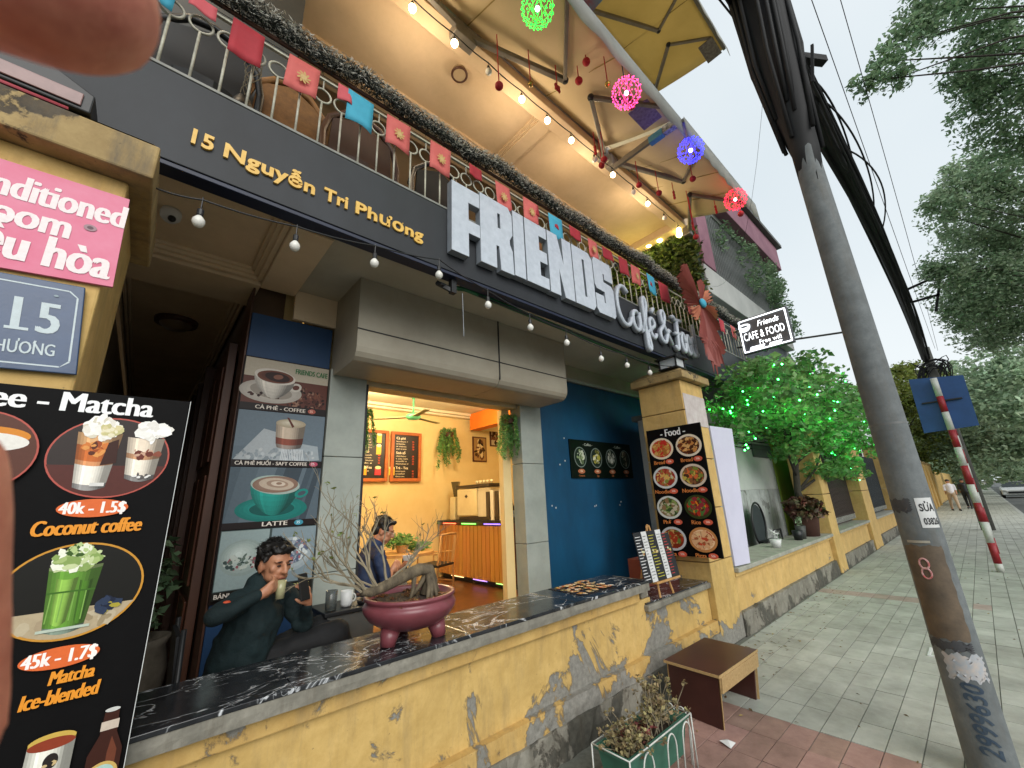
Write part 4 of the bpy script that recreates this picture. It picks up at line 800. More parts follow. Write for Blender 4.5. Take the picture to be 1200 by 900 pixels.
# signs on the left pillar
ps = thing('pink_banner_sign', 'faded pink room advertisement with white lettering on the left pillar', 'sign', (-.6, 2.07, 2.67)); PINK = mat('faded_pink_vinyl', 'cf4f74', 'dd86a0', 1.6, .5, .1, 8)
MB().add([(-1.25, 2.072, 2.40), (-.213, 2.072, 2.474), (-.229, 2.072, 2.877), (-1.25, 2.072, 2.86)]+[(-1.25, 2.086, 2.40), (-.213, 2.086, 2.474), (-.229, 2.086, 2.877), (-1.25, 2.086, 2.86)], [(0, 1, 2, 3), (7, 6, 5, 4), (0, 4, 5, 1), (1, 5, 6, 2), (2, 6, 7, 3)]).build('panel', PINK, ps)
P = Print((-.213, 2.071, 2.474), (1, 0, .02), (0, 0, 1)); P.text('Air conditioned', -.595, .262, .145, 'f0e4e4', .045, width=.58); P.text('room', -.385, .155, .145, 'f0e4e4', .045, width=.235); P.text('điều hòa', -.455, .025, .18, 'f0e4e4', .045, width=.435); P.ell(-.10, .225, .018, .014, 'a08088'); P.ell(-.10, .225, .009, .007, '604850'); P.build('print', ps)
hp = thing('house_number_plate', 'dark blue enamel house number plate reading 15 on the left pillar', 'number plate', (-.45, 2.07, 2.3))
MB().prism([(-.85, 2.08), (-.245, 2.105), (-.282, 2.445), (-.88, 2.415)], ((0, 2.066, 0), (1, 0, 0), (0, 0, 1)), .014).build('plate', mat('blue_enamel', '28466c', '203a5c', 6, .3), hp, bevel=.003)
P = Print((-.245, 2.066, 2.105), (1, 0, .04), (-.09, 0, 1)); Wt = 'c4d0d4'
for p, q in (((-.55, .022), (-.045, .022)), ((-.022, .045), (-.022, .29)), ((-.045, .312), (-.55, .312))):
    a, b = V(p), V(q); d = (b-a).normalized(); n_ = V((-d.y, d.x))*.0025; P.poly([tuple(a-n_), tuple(b-n_), tuple(b+n_), tuple(a+n_)], Wt)
P.poly([(-.045, .0195), (-.042, .0245), (-.0245, .045), (-.0195, .042)], Wt); P.poly([(-.0195, .29), (-.0245, .29), (-.045, .3095), (-.043, .3145)], Wt)
P.text('1', -.195, .14, .175, Wt, .03, ws=.8); P.rect(-.182, .14, -.128, .150, Wt); P.text('5', -.115, .14, .165, Wt, .04, ws=.75); P.text('N.TRI PHƯONG', -.315, .058, .062, Wt, .02, width=.255); P.poly([(-.113, .096), (-.106, .098), (-.104, .107), (-.110, .107)], Wt); P.ell(-.075, .285, .006, .004, '90a0a8'); P.build('print', hp)
# menus lying on the marble and the easel
ml = thing('laminated_menu', 'laminated colourful food menu lying flat on the black marble top', 'menu', (2.95, 2.42, .867))
MB().prism([(2.68, 2.26), (3.10, 2.22), (3.16, 2.62), (2.70, 2.64)], ((0, 0, .871), (1, 0, 0), (0, 1, 0)), .0035).build('sheet', mat('menu_sheet', '2c2622', '201b18', 9, .25), ml)
P = Print((2.69, 2.25, .8712), (1, -.05, 0), (0, 1, 0), lift=.0006); r = random.Random(4)
for a in range(5):
    for b in range(4): P.blobs(.05+a*.08+b*.006, .06+b*.09, .036, .038, ['c8a468', 'b87838', 'd8c8a0', '98803c', 'a85830', 'e0c890', 'e8e0d0'], 7, .024, a*5+b+90); P.blobs(.05+a*.08+b*.006, .06+b*.09, .024, .026, ['8a4020', 'd8b060', '5a6a30', 'e8dcc0', 'c06030'], 9, .013, a*7+b)
P.build('print', ml)
es = thing('menu_easel', 'small wooden easel holding black and white menu cards on the wall ledge', 'easel', (3.85, 2.35, .668))
MB().tube([(3.78, 2.24, .668), (3.86, 2.34, 1.30)], .010, 6).build('leg', WOODL, es); MB().tube([(4.03, 2.24, .668), (3.90, 2.34, 1.30)], .010, 6).build('leg', WOODL, es); MB().tube([(3.93, 2.55, .668), (3.88, 2.34, 1.31)], .010, 6).build('leg', WOODL, es); bx((3.68, 2.19, .80), (4.12, 2.26, .82), 'ledge', WOODL, es)
for i, (x, wd, m2, cc) in enumerate(((3.50, .15, BLKP, 'd8d8d8'), (3.63, .10, WHITEP, '707070'), (3.72, .16, BLKP, 'b8b040'), (3.87, .10, WHITEP, '707070'), (3.96, .15, BLKP, 'c04040'))):
    fr = ((x, 2.205-.004*i, .825), (1, 0, 0), V((-.03, .14, 1)).normalized()); H_ = .44 if i != 4 else .40
    MB().prism([(0, 0), (wd, 0), (wd, H_), (0, H_)], fr, .003).build('menu_card', m2, es); P = Print(*fr); rr_ = random.Random(i)
    for k in range(15): P.rect(.012, .03+k*.026, .012+wd*rr_.uniform(.3, .75), .036+k*.026, cc)
    P.blobs(wd/2, H_*.6, wd*.3, .03, ['c8a860', 'd8d8b0', 'a06030'], 7, .012, i) if m2 is BLKP else None
    P.build('print', es)
# ---------------------------------------------------------------- fascia sign
fs = thing('shop_fascia_sign', 'long charcoal fascia sign reading 15 Nguyen Tri Phuong, FRIENDS and Cafe & Food', 'shop sign', (2, 2.35, 3.3))
bx((-1.5, 2.35, 3.345), (9.25, 2.45, 3.895), 'sign_panel', FASC, fs, bevel=.004)
bx((-1.5, 2.358, 3.318), (9.25, 2.46, 3.344), 'navy_bottom_edge', FASN, fs, bevel=.003)
bx((-1.5, 2.345, 3.896), (9.25, 2.47, 3.915), 'top_trim', mat('pale_trim', '8f8f88', '6e6e68', 9, .5), fs, bevel=.003)
for wd_, xa, xb in (('15', -.115, .0), ('Nguyễn', .04, .52), ('Tri', .575, .725), ('Phương', .77, 1.285)): solid_text(wd_, ((0, 2.336, 0), (1, 0, 0), (0, 0, 1)), xa, 3.497, .128, .013, .03, width=xb-xa).build('address_word', GOLD, fs)
def poly_letter(ch, x0, x1, z0, z1, zb0):
    w_ = x1-x0; h = z1-z0
    L = {'F': ([(0,0),(.58,0),(.58,.34),(1,.34),(1,.52),(.58,.52),(.58,.79),(1,.79),(1,1),(0,1)], []),
         'R': ([(0,0),(.46,0),(.46,.33),(.56,.33),(.60,0),(1,0),(.98,.34),(.9,.43),(.9,.5),(1,.6),(1,.9),(.88,1),(0,1)], [[(.52,.60),(.62,.60),(.62,.83),(.52,.83)]]),
         'I': ([(0,0),(1,0),(1,1),(0,1)], []),
         'E': ([(0,0),(1,0),(1,.17),(.62,.17),(.62,.40),(.97,.40),(.97,.58),(.62,.58),(.62,.82),(1,.82),(1,1),(0,1)], []),
         'N': ([(0,0),(.40,0),(.40,.46),(.60,0),(1,0),(1,1),(.62,1),(.62,.52),(.40,1),(0,1)], []),
         'D': ([(0,0),(.86,0),(1,.09),(1,.90),(.84,1),(0,1)], [[(.46,.17),(.58,.17),(.58,.83),(.46,.83)]]),
         'S': ([(.10,0),(.92,0),(1,.06),(1,.52),(.90,.585),(.48,.60),(.48,.76),(.56,.76),(.56,.66),(1,.66),(1,.93),(.9,1),(.08,1),(0,.93),(0,.50),(.08,.43),(.50,.42),(.50,.21),(.42,.21),(.42,.33),(0,.33),(0,.07)], [])}[ch]
    c = bpy.data.curves.new('l', 'CURVE'); c.dimensions = '2D'; c.fill_mode = 'BOTH'; c.extrude = .030; c.bevel_depth = .004
    for lp_ in [L[0]]+L[1]:
        s_ = c.splines.new('POLY'); s_.points.add(len(lp_)-1); s_.use_cyclic_u = True
        for p_, (a, b) in zip(s_.points, lp_): p_.co = (a*w_, b*h, 0, 1)
    o = bpy.data.objects.new('t', c); COL.objects.link(o); bpy.context.view_layer.update()
    me = bpy.data.meshes.new_from_object(o.evaluated_get(bpy.context.evaluated_depsgraph_get())); bpy.data.objects.remove(o)
    m_ = MB(); vs = [(x0+v.co.x, 2.312-v.co.z, z0+v.co.y+(v.co.x/w_)*zb0) for v in me.vertices]
    for p_ in me.polygons: pass
    fsx = [tuple(p_.vertices) for p_ in me.polygons]; mis = [0 if abs(p_.normal.z) > .9 else 1 for p_ in me.polygons]
    m_.add(vs, fsx); m_.mi = mis; bpy.data.meshes.remove(me)
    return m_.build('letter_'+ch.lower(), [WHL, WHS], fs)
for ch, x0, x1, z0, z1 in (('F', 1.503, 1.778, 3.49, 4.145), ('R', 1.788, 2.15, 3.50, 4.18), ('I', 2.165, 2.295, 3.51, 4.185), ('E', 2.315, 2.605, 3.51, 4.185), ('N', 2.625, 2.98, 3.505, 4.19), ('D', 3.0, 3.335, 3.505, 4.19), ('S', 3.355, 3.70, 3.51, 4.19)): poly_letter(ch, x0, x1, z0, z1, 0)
def arc(cx, cy, rx, ry, a0, a1, n=12): return [(cx+rx*math.cos(R(a0+(a1-a0)*i/n)), cy+ry*math.sin(R(a0+(a1-a0)*i/n))) for i in range(n+1)]
GL = {'letter_c': [arc(.20, .27, .16, .25, 50, 330, 16)], 'letter_a': [arc(.45, .14, .085, .125, 60, 400, 14), [(.53, .26), (.535, .1), (.56, .02), (.60, .06)]],
      'letter_f': [[(.60, .06), (.68, .22)]+arc(.70, .42, .045, .10, 0, 180, 8)+[(.655, .3), (.66, .0), (.665, -.12)]+arc(.70, -.12, .035, .06, 180, 380, 7)+[(.70, .05), (.76, .08)]],
      'letter_e': [[(.77, .09), (.90, .18)]+arc(.84, .17, .07, .10, 20, 200, 8)+arc(.85, .13, .08, .12, 200, 330, 7), [(.87, .36), (.93, .43)]],
      'ampersand': [[(1.36, .02), (1.13, .32)]+arc(1.18, .40, .055, .065, 200, -20, 8)+[(1.17, .25), (1.06, .16)]+arc(1.13, .11, .085, .10, 160, 340, 9)+[(1.30, .22), (1.34, .20)]],
      'letter_f_big': [arc(1.50, .42, .05, .05, 150, 20, 5)+[(1.62, .44), (1.74, .46)], [(1.60, .42), (1.57, .2), (1.55, .06)]+arc(1.50, .05, .05, .06, 0, -170, 7), [(1.49, .22), (1.66, .24)]],
      'letter_o': [arc(1.735, .14, .06, .14, 0, 360, 14)], 'letter_o_second': [arc(1.90, .14, .06, .14, 0, 360, 14)], 'letter_d': [arc(2.06, .14, .06, .14, 20, 380, 14), [(2.135, .50), (2.13, .1), (2.14, .0), (2.17, .05)]]}
for nm, sts in GL.items():
    m_ = MB()
    for st in sts:
        P3 = [V((3.745+a*.94, 2.30, 3.49+b*1.02)) for a, b in st]
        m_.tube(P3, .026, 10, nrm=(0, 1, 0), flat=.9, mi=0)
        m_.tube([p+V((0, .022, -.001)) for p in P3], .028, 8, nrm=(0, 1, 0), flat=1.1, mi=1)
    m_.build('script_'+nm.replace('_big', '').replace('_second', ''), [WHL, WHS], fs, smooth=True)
pp_ = thing('green_pipe', 'thin dark green painted pipe running under the fascia sign', 'pipe', (3, 2.5, 3.3)); MB().tube([(1.62, 2.50, 3.30), (1.78, 2.5, 3.335), (4.95, 2.5, 3.235)], .021, 8).build('pipe', GREEN, pp_, smooth=True); MB().tube([(1.9, 2.47, 3.30), (3.2, 2.46, 3.27), (4.95, 2.46, 3.225)], .008, 6).build('cable', BLK, pp_)
br = thing('awning_bracket', 'small dark metal crank bracket under the fascia near the pipe end', 'bracket', (1.62, 2.45, 3.28)); MB().bar((1.50, 2.5, 3.30), (1.60, 2.42, 3.22), .03).bar((1.60, 2.42, 3.20), (1.60, 2.42, 3.32), .045).bar((1.5, 2.45, 3.27), (1.64, 2.47, 3.27), .022).build('bracket', BLK, br); MB().tube([(1.68, 2.4, 3.22), (1.69, 2.4, 2.85)], .003, 5).build('pull_wire', WHS, br)
# ---------------------------------------------------------------- balcony: slab, railing, garland, flags
cbx((-1.6, 2.47, 3.60), (6.9, 6.2, 3.89), 'balcony_slab', mat('slab_edge', '55524c', '45423d'), .0)
cbx((-1.6, 6.0, 3.9), (6.9, 6.15, 6.5), 'balcony_back_wall', mat('terrace_wall', '9a6f3e', '7f5930', 1.5), 0)
cbx((-1.6, 3.0, 3.9), (.42, 3.06, 6.3), 'grey_screen', mat('grey_screen_paint', '5a5e60', '4b4f51', 2, .7), .003)
rl = thing('balcony_railing', 'pale iron balcony railing with a row of rings above the fascia sign', 'railing', (2.5, 2.42, 3.92))
m_ = MB().box((-1.4, 2.405, 3.935), (8.9, 2.43, 3.955)).build('bottom_rail', RAILW, rl)
MB().tube([(-1.4, 2.44, 4.66), (9, 2.44, 4.66)], .016, 8).build('hand_rail', WOODD, rl, smooth=True); MB().box((-1.4, 2.41, 4.53), (8.9, 2.43, 4.545)).build('upper_rail', RAILW, rl)
b0 = r0_ = None; k = 0
for k in range(70):
    x = -1.12+k*.1365
    if x > 8.9: break
    if b0 is None:
        b0 = MB().tube([(x, 2.42, 3.955), (x, 2.42, 4.335)], .0075, 6).build('baluster', RAILW, rl, smooth=True); r0_ = MB().tube([(x+.057*math.cos(t), 2.42, 4.392+.057*math.sin(t)) for t in [2*math.pi*i/18 for i in range(18)]], .0075, 6, closed=True, nrm=(0, 1, 0)).build('ring', RAILW, rl, smooth=True); s0_ = MB().tube([(x, 2.42, 4.448), (x, 2.42, 4.53)], .006, 5).build('short_bar', RAILW, rl)
    else:
        for q in (b0, r0_, s0_):
            if q is s0_ and k % 3: continue
            o = q.copy(); COL.objects.link(o); o.location.x = k*.1365
gl = thing('tinsel_garland', 'grey-green speckled tinsel garland wound along the balcony handrail', 'garland', (3, 2.4, 4.74))
GX = [-1.0+.02*i for i in range(530)]; gl_m = mat('tinsel_dark', '3a3f3a', '1e211f', 40, .8, 0, rnd=.8); gl_w = mat('tinsel_highlight', 'dad8cc', 'b4b2a8', 40, .8, 0, rnd=.4)
cen = lambda x: (x, 2.385+.012*math.sin(x*5), 4.70+.012*math.sin(x*3.1)+.014*math.sin(x*9.7)-(max(0, x-8.6)**2)*.2)
MB().tube([cen(x) for x in GX[::3]], .028, 7).build('core', gl_m, gl)
leaves([(cen(x), (.02, .075, .078), 62) for x in GX], .045, 'tinsel', gl_m, gl, 5, aspect=.14); leaves([(tuple(V(cen(x))+V((0, -.018, .012))), (.02, .078, .075), 52) for x in GX], .034, 'highlight_tinsel', gl_w, gl, 6, aspect=.16)  # second, pale set of strands, raised and forward, paints top-lit highlights into the tinsel
bt = thing('flag_bunting', 'red, coral and light blue New Year flags strung along the balcony railing', 'bunting', (2.5, 2.38, 4.5))
MB().tube([(-1, 2.385, 4.53), (8.7, 2.385, 4.53)], .003, 4).build('string', BLK, bt)
FLG = {'c': mat('coral_flag', 'd86e68', 'c95e59', 5, .75, .1), 'r': mat('red_flag', 'b4303a', '9c2530', 5, .75, .1), 'b': mat('sky_blue_flag', '49b0cc', '3c9cb8', 5, .75, .1), 'p': mat('pink_flag', 'd45f66', 'c5535b', 5, .75, .1)}
fl_ = [(-.44, .15, .20, 'b'), (-.24, .13, .10, 'p'), (-.03, .17, .27, 'r'), (.285, .195, .275, 'c'), (.60, .10, .13, 'p'), (.67, .19, .27, 'b'), (.97, .20, .27, 'c'), (1.35, .20, .28, 'c'), (1.74, .14, .12, 'r'), (2.05, .18, .28, 'c'), (2.42, .2, .14, 'r'), (2.40, .2, .27, 'c'), (2.78, .22, .14, 'r'), (2.77, .22, .28, 'b'), (3.10, .2, .14, 'r'), (3.45, .17, .25, 'c'), (3.72, .2, .15, 'r'), (4.05, .2, .24, 'r'), (4.35, .22, .28, 'c'), (4.72, .22, .17, 'r'), (4.72, .2, .28, 'b'), (5.05, .28, .30, 'r'), (5.9, .2, .27, 'c'), (6.3, .22, .2, 'r'), (6.7, .22, .27, 'b'), (7.1, .22, .25, 'r'), (7.6, .22, .25, 'c')]
r = random.Random(9); used = set()
for i, (x, wd, h, c) in enumerate(fl_):
    y = 2.372-.006*(i % 3); tl = r.uniform(-.012, .012); n = 5; vs = []; sk = r.uniform(-.15, .15)
    for a in range(n+1):
        for b in range(n+1):
            u_, v_ = a/n, b/n; rd = .03 if a in (0, n) and b == 0 else 0
            vs.append((x+wd*u_+sk*(1-v_)*h*.4, y-.012*math.sin(u_*5+i)*(1-v_)-.02*(1-v_)*abs(sk), 4.53-h*(1-v_)*(1+.02*math.sin(u_*3+i))-.25*rd+tl*u_))
    m_ = MB().add(vs, [(a*(n+1)+b, (a+1)*(n+1)+b, (a+1)*(n+1)+b+1, a*(n+1)+b+1) for a in range(n) for b in range(n)])
    f_ = m_.build('flag', FLG[c], bt, smooth=True); f_.modifiers.new('s', 'SOLIDIFY').thickness = .002
    f_['label'] = {'c': 'coral flag with a gold emblem', 'r': 'plain dark red flag', 'b': 'light blue flag', 'p': 'small pink flag'}[c]
    if c == 'c':
        P = Print((x+wd*.5+sk*.08*h, y-.018, 4.53-h*.55), (1, 0, 0), (0, 0, 1)); 
        for q in range(9): a = q*.7; P.ell(.028*math.cos(a), .034*math.sin(a), .018, .007, 'c8a86a', rot=q*40+25, n=10)
        P.ell(0, 0, .02, .02, 'd0b078', n=12); P.build('emblem', f_)
# big folded paper flower
fw_ = thing('paper_rosette', 'large coral red folded fan rosette with blue centre tied to the railing', 'decoration', (5.72, 2.15, 4.25)); PAP = mat('coral_paper', '94493f', '7c3a32', 4, .6, .1, 20); PAP2 = mat('pale_coral_paper', 'b8765a', 'a5654b', 4, .6, .1, 20)
C0 = V((5.68, 2.12, 4.24))
for a0, a1, L, mm in ((120, 150, .66, PAP), (152, 172, .70, PAP), (175, 202, .62, PAP), (206, 232, .50, PAP2), (246, 262, .70, PAP), (264, 290, .98, PAP), (292, 314, .84, PAP), (318, 338, .55, PAP), (345, 372, .52, PAP2), (20, 48, .48, PAP2), (60, 84, .44, PAP)):
    n_ = 8; m_ = MB(); vs = [C0+V((0, -.03, 0))]
    for i_ in range(n_+1):
        a = R(a0+(a1-a0)*i_/n_); d = V((math.cos(a), 0, math.sin(a))); off = -.055 if i_ % 2 else .0; q_ = 1-.08*abs(i_/n_-.5)*2
        vs += [C0+d*L*.5*q_+V((0, off*.7-.03, 0)), C0+d*L*q_*(1.0 if i_ % 2 else .97)+V((0, off-.02, 0))]
    fsx = []
    for i_ in range(n_): b_ = 1+i_*2; fsx += [(0, b_, b_+2), (b_, b_+1, b_+3, b_+2)]
    o = m_.add(vs, fsx).build('folded_fan', mm, fw_); o.modifiers.new('s', 'SOLIDIFY').thickness = .005
MB().ball(C0+V((0, -.06, 0)), (.09, .04, .07)).build('centre_knot', FLG['b'], fw_, smooth=True)
for k, (dx, L) in enumerate(((-.22, .42), (-.05, .62), (.07, .66), (.22, .5), (.38, .45))):
    p = C0+V((dx*.3, -.02, -.42)); q = C0+V((dx, -.05, -.45-L)); o = MB().add([p+V((-.05, 0, 0)), p+V((.05, 0, 0)), q, p.lerp(q, .5)+V((0, -.05, 0))], [(0, 3, 2), (3, 1, 2), (0, 1, 3)]).build('ribbon_tail', PAP, fw_); o.modifiers.new('s', 'SOLIDIFY').thickness = .004
# furniture glimpsed on the balcony
RATT = mat('rattan', '9a6a34', '7a5228', 20, .6, .4)
def bchair(x, y, lab, m, s=1):
    t = thing('terrace_chair', lab, 'chair', (x, y, 3.9))
    MB().tube([(x-.3*s, y, 3.9), (x-.32*s, y, 4.5)]+[(x+.32*s*math.cos(a), y+.03, 4.5+.38*s*math.sin(a)) for a in (3.14, 2.6, 2.0, 1.57, 1.1, .5, 0)]+[(x+.3*s, y, 3.9)], .026).build('frame', m, t, smooth=True)
    MB().lathe([(0, .42), (.30*s, .42), (.31*s, .48), (0, .49)], (x, y+.28, 3.9), 18).build('seat', m, t); MB().add([(x-.27*s, y+.02, 4.32), (x+.27*s, y+.02, 4.32), (x+.25*s, y+.02, 4.7), (x, y+.02, 4.82), (x-.25*s, y+.02, 4.7)], [(0, 1, 2, 3, 4)]).build('back_panel', m, t).modifiers.new('s', 'SOLIDIFY').thickness = .02
    for dx in (-.2, .2): MB().tube([(x+dx*s, y+.45, 3.9), (x+dx*s, y+.4, 4.33)], .018).build('leg', m, t)
bchair(-.12, 2.78, 'black tub chair behind the balcony bars above the house number lettering', BLK); bchair(.40, 2.85, 'brown rattan chair behind the balcony bars under the coral flag', RATT, .9); bchair(.95, 2.8, 'dark chair behind the balcony bars left of the blue flag', WOODD)
bchair(1.75, 2.85, 'dark round backed chair on the balcony behind the first large letter', BLK); bchair(3.0, 2.9, 'brown chair on the balcony behind the middle letters', RATT)
at_ = thing('abstract_decor', 'tall dark vase with curled pale twigs by the grey screen on the balcony', 'vase', (.12, 2.6, 3.9)); MB().lathe([(.05, 0), (.09, .1), (.08, .3), (.04, .4)], (.1, 2.7, 3.9), 14).build('vase', BLK, at_, smooth=True)
for k in range(5): MB().tube([(.1+.03*math.sin(j*.9+k)+.02*k*j/8, 2.66, 4.3+j*.05) for j in range(9)], .003, 4).build('twig', TWIG, at_)
# ---------------------------------------------------------------- balcony ceiling
cbx((-1.6, 2.45, 6.27), (6.9, 2.66, 6.55), 'outer_ceiling_beam', UPC, .006); cbx((-1.6, 2.66, 6.45), (6.9, 6.1, 6.6), 'balcony_ceiling', UPC, 0)
cbx((-1.6, 3.66, 6.30), (6.9, 3.95, 6.449), 'ceiling_rib', UPC, .006); cbx((3.15, 2.661, 6.38), (3.35, 3.52, 6.449), 'ceiling_rib', UPC, .006); cbx((6.6, 2.661, 6.30), (6.9, 3.66, 6.449), 'ceiling_rib', UPC, .006)
cbx((-1.6, 2.45, 6.56), (6.9, 2.6, 8.9), 'upper_front_wall', mat('upper_render', 'bba77c', 'a8956c', 2))
for d, z in ((0, 6.35), (.035, 6.38), (.07, 6.41)): cbx((-1.6, 3.62-d, z), (3.14, 3.659-d, 6.449), 'ceiling_moulding', UPC, .003); cbx((3.36, 3.62-d, z), (6.6, 3.659-d, 6.449), 'ceiling_moulding', UPC, .003)
for d, z in ((0, 6.40), (.03, 6.42)): cbx((3.351+d, 2.67, z), (3.38+d, 3.55, 6.449), 'ceiling_moulding', UPC, .003); cbx((3.12-d, 2.67, z), (3.149-d, 3.55, 6.449), 'ceiling_moulding', UPC, .003)
cl = thing('ceiling_ring_light', 'round dark rimmed ceiling light under the balcony ceiling', 'ceiling lamp', (2.02, 2.98, 6.4)); MB().tube([(2.02+.085*math.cos(t), 2.9+.085*math.sin(t), 6.40) for t in [2*math.pi*i/26 for i in range(26)]], .014, 8, closed=True).build('rim', WOODD, cl, smooth=True); MB().lathe([(0, 0), (.085, .0), (.085, .05)], (2.02, 2.9, 6.395), 24).build('diffuser', mat('dim_lens', 'b09b7c', 'a08b6c'), cl)
for x_, lab in ((1.27, 'left curled iron scroll ornament behind the garland'), (1.92, 'right curled iron scroll ornament behind the garland')):
    t = thing('iron_scroll', lab, 'ornament', (x_-.1, 2.55, 4.7)); MB().tube([(x_-.14+.11*(1-i/26)*math.cos(i*.42), 2.5, 4.84+.11*(1-i/26)*math.sin(i*.42)) for i in range(24)], .007, 6).tube([(x_-.14, 2.5, 4.7), (x_-.1, 2.5, 4.8)], .007, 6).build('scroll', BLK, t, smooth=True)
# ---------------------------------------------------------------- string lights
def bulb_parts(t, p, lit, s=1.0, drop=.06):
    x, y, z = p; o = MB().tube([(x, y, z+.012), (x, y, z-drop)], .0035, 5).lathe([(.012, -drop-.035), (.014, -drop-.03), (.014, -drop), (.008, -drop+.008)], p, 10).build('bulb_socket', BLK, t)
    z0 = z-drop-.035; b = MB().lathe([(0, -.062*s), (.012*s, -.060*s), (.022*s, -.05*s), (.027*s, -.036*s), (.026*s, -.022*s), (.017*s, -.008*s), (.011, 0)], (x, y, z0), 14).build('bulb', lit or BULBW, t, smooth=True); return b
sl = thing('porch_string_lights', 'black cord with unlit white bulbs strung along the porch opening under the sign', 'string lights', (1.5, 2.2, 3.1))
LC = [(-.20, 3.06), (.0, 3.085), (.42, 3.13), (.87, 3.20), (1.34, 3.29), (1.78, 3.19), (2.23, 3.12), (2.69, 3.09), (3.20, 3.04), (3.66, 3.06), (4.12, 3.06), (4.7, 3.12)]
pts = []
for (x0, z0), (x1, z1) in zip(LC, LC[1:]): pts += curvy((x0, 2.2, z0), (x1, 2.2, z1), 5, .012)[:-1]
MB().tube(pts+[(4.7, 2.2, 3.12)], .0048, 6).build('cord', BLK, sl, smooth=True)
for x, z in LC[1:-1]: bulb_parts(sl, (x, 2.2, z), None)
us = thing('balcony_string_lights', 'cord of glowing warm bulbs along the outer edge of the balcony ceiling', 'string lights', (3.5, 2.42, 6.1))
UB = [(.85, 1), (1.17, 1), (1.63, 1), (2.06, 0), (2.54, 1), (2.96, 1), (3.40, 1), (3.88, 0), (4.30, 1), (4.83, 0), (5.23, 1), (5.75, 0), (6.24, 1)]
pts = []
for (x0, _), (x1, _) in zip([(-.8, 0), (.3, 0)]+UB, [(.3, 0)]+UB): pts += curvy((x0, 2.42, 6.10), (x1, 2.42, 6.10), 5, .02)[:-1]
MB().tube(pts, .006, 6).build('cord', BLK, us)
for x, l_ in UB: b = bulb_parts(us, (x, 2.42, 6.10), BULBL if l_ else None, 1.3, .05)
for i, x in enumerate((-.4, 1.4, 2.7, 4.0, 5.4)): lamp('string_bulb_glow', (x, 2.75, 5.9), 11, (1, .80, .56), .12)
yb = thing('yellow_wall_lamps', 'three glowing yellow bulbs over the green leaf wall at the balcony end', 'lamps', (6.4, 3.2, 5.9))
for x, y, z in ((6.72, 3.227, 6.327), (6.72, 2.993, 6.31), (6.72, 2.614, 6.205)): MB().ball((x, y, z), .055).build('bulb', BULBY, yb, smooth=True); MB().tube([(x, y, z+.05), (x, y, z+.25)], .005, 5).build('wire', BLK, yb)
lamp('leaf_wall_glow', (6.5, 3.4, 5.8), 9, (1, .85, .25), .1)
gw = thing('leaf_wall', 'dense green artificial leaf wall closing the end of the balcony', 'hedge', (6.85, 3.6, 3.9)); bx((6.92, 2.5, 3.9), (7.0, 6.1, 6.3), 'backing_panel', LEAFD, gw, bevel=0)
g = random.Random(12); leaves([((6.84, 2.55+.35*i, 4.1+.3*j), (.10, .26, .24), 170) for i in range(10) for j in range(8)], .10, 'foliage', mat('leaf_wall_green', '566b2c', '384a1c', 3, .6, 0, rnd=.9), gw, 8)
MB().box((6.9, 2.44, 3.9), (7.02, 2.52, 6.3)).build('edge_post', mat('teal_post', '3c4a48', '2e3a38'), gw)
# ---------------------------------------------------------------- awnings
def awning(x0, x1, y0, z0, y1, z1, lab, m, valance=.30, seed=1):
    t = thing('awning', lab, 'awning', ((x0+x1)/2, (y0+y1)/2, z0)); n = 20; k = 8; vs = []
    for i in range(n+1):
        for j in range(k+1): u_, v_ = i/n, j/k; vs.append((x0+(x1-x0)*u_, y0+(y1-y0)*v_, z0+(z1-z0)*v_-.03*math.sin(math.pi*v_)*(1+.4*math.sin(u_*17+seed))))
    o = MB().add(vs, [(a*(k+1)+b, (a+1)*(k+1)+b, (a+1)*(k+1)+b+1, a*(k+1)+b+1) for a in range(n) for b in range(k)]).build('canopy', m, t, smooth=True); o.modifiers.new('s', 'SOLIDIFY').thickness = .006
    vs = []; n = 90
    for i in range(n+1):
        u_ = i/n; x = x0-.02+(x1-x0+.08)*u_
        for j in range(3): vs.append((x+.03*j*(1 if i == n else 0), y1-.03-.004*math.sin(u_*60)*j, z1+.02-valance*j/2+(.006*math.cos(u_*46) if j == 2 else 0)))
    o = MB().add(vs, [(a*3+b, (a+1)*3+b, (a+1)*3+b+1, a*3+b+1) for a in range(n) for b in range(2)]).build('valance', AWNW, t, smooth=True); o.modifiers.new('s', 'SOLIDIFY').thickness = .005
    bx((x0, y1-.02, z1-.03), (x1, y1+.025, z1+.03), 'front_bar', ALU, t); MB().tube([(x0, y0+.03, z0+.03), (x1, y0+.03, z0+.03)], .05, 12).build('roller', ALU, t, smooth=True)
    for q in range(1, 4): x = x0+(x1-x0)*q/4; MB().bar((x, y0, z0-.012), (x, y1, z1-.045), .008).build('seam', mat('awning_seam', '9c854a', '8a743d'), t)
    return t
def arms(t, mount, elbow, tip):
    MB().bar(mount, elbow, .05, .065).build('arm', ALU, t, bevel=.006); MB().bar(elbow, tip, .04, .055).build('forearm', ALU, t, bevel=.006); MB().ball(elbow, .042).build('elbow_joint', BLK, t); MB().box((mount[0]-.07, mount[1]-.03, mount[2]-.09), (mount[0]+.07, mount[1]+.10, mount[2]+.09)).build('wall_bracket', ALU, t, bevel=.008)
aw1 = awning(-.6, 4.20, 2.44, 6.42, 1.42, 6.02, 'left extended fabric awning over the balcony, lit orange from below', AWN, seed=2)
arms(aw1, (1.82, 2.42, 6.24), (2.88, 2.05, 6.17), (2.22, 1.46, 6.02)); arms(aw1, (1.70, 2.42, 6.24), (.85, 2.3, 6.2), (1.3, 1.46, 6.02)); arms(aw1, (4.15, 2.42, 6.24), (3.26, 1.98, 6.15), (3.90, 1.46, 6.02))
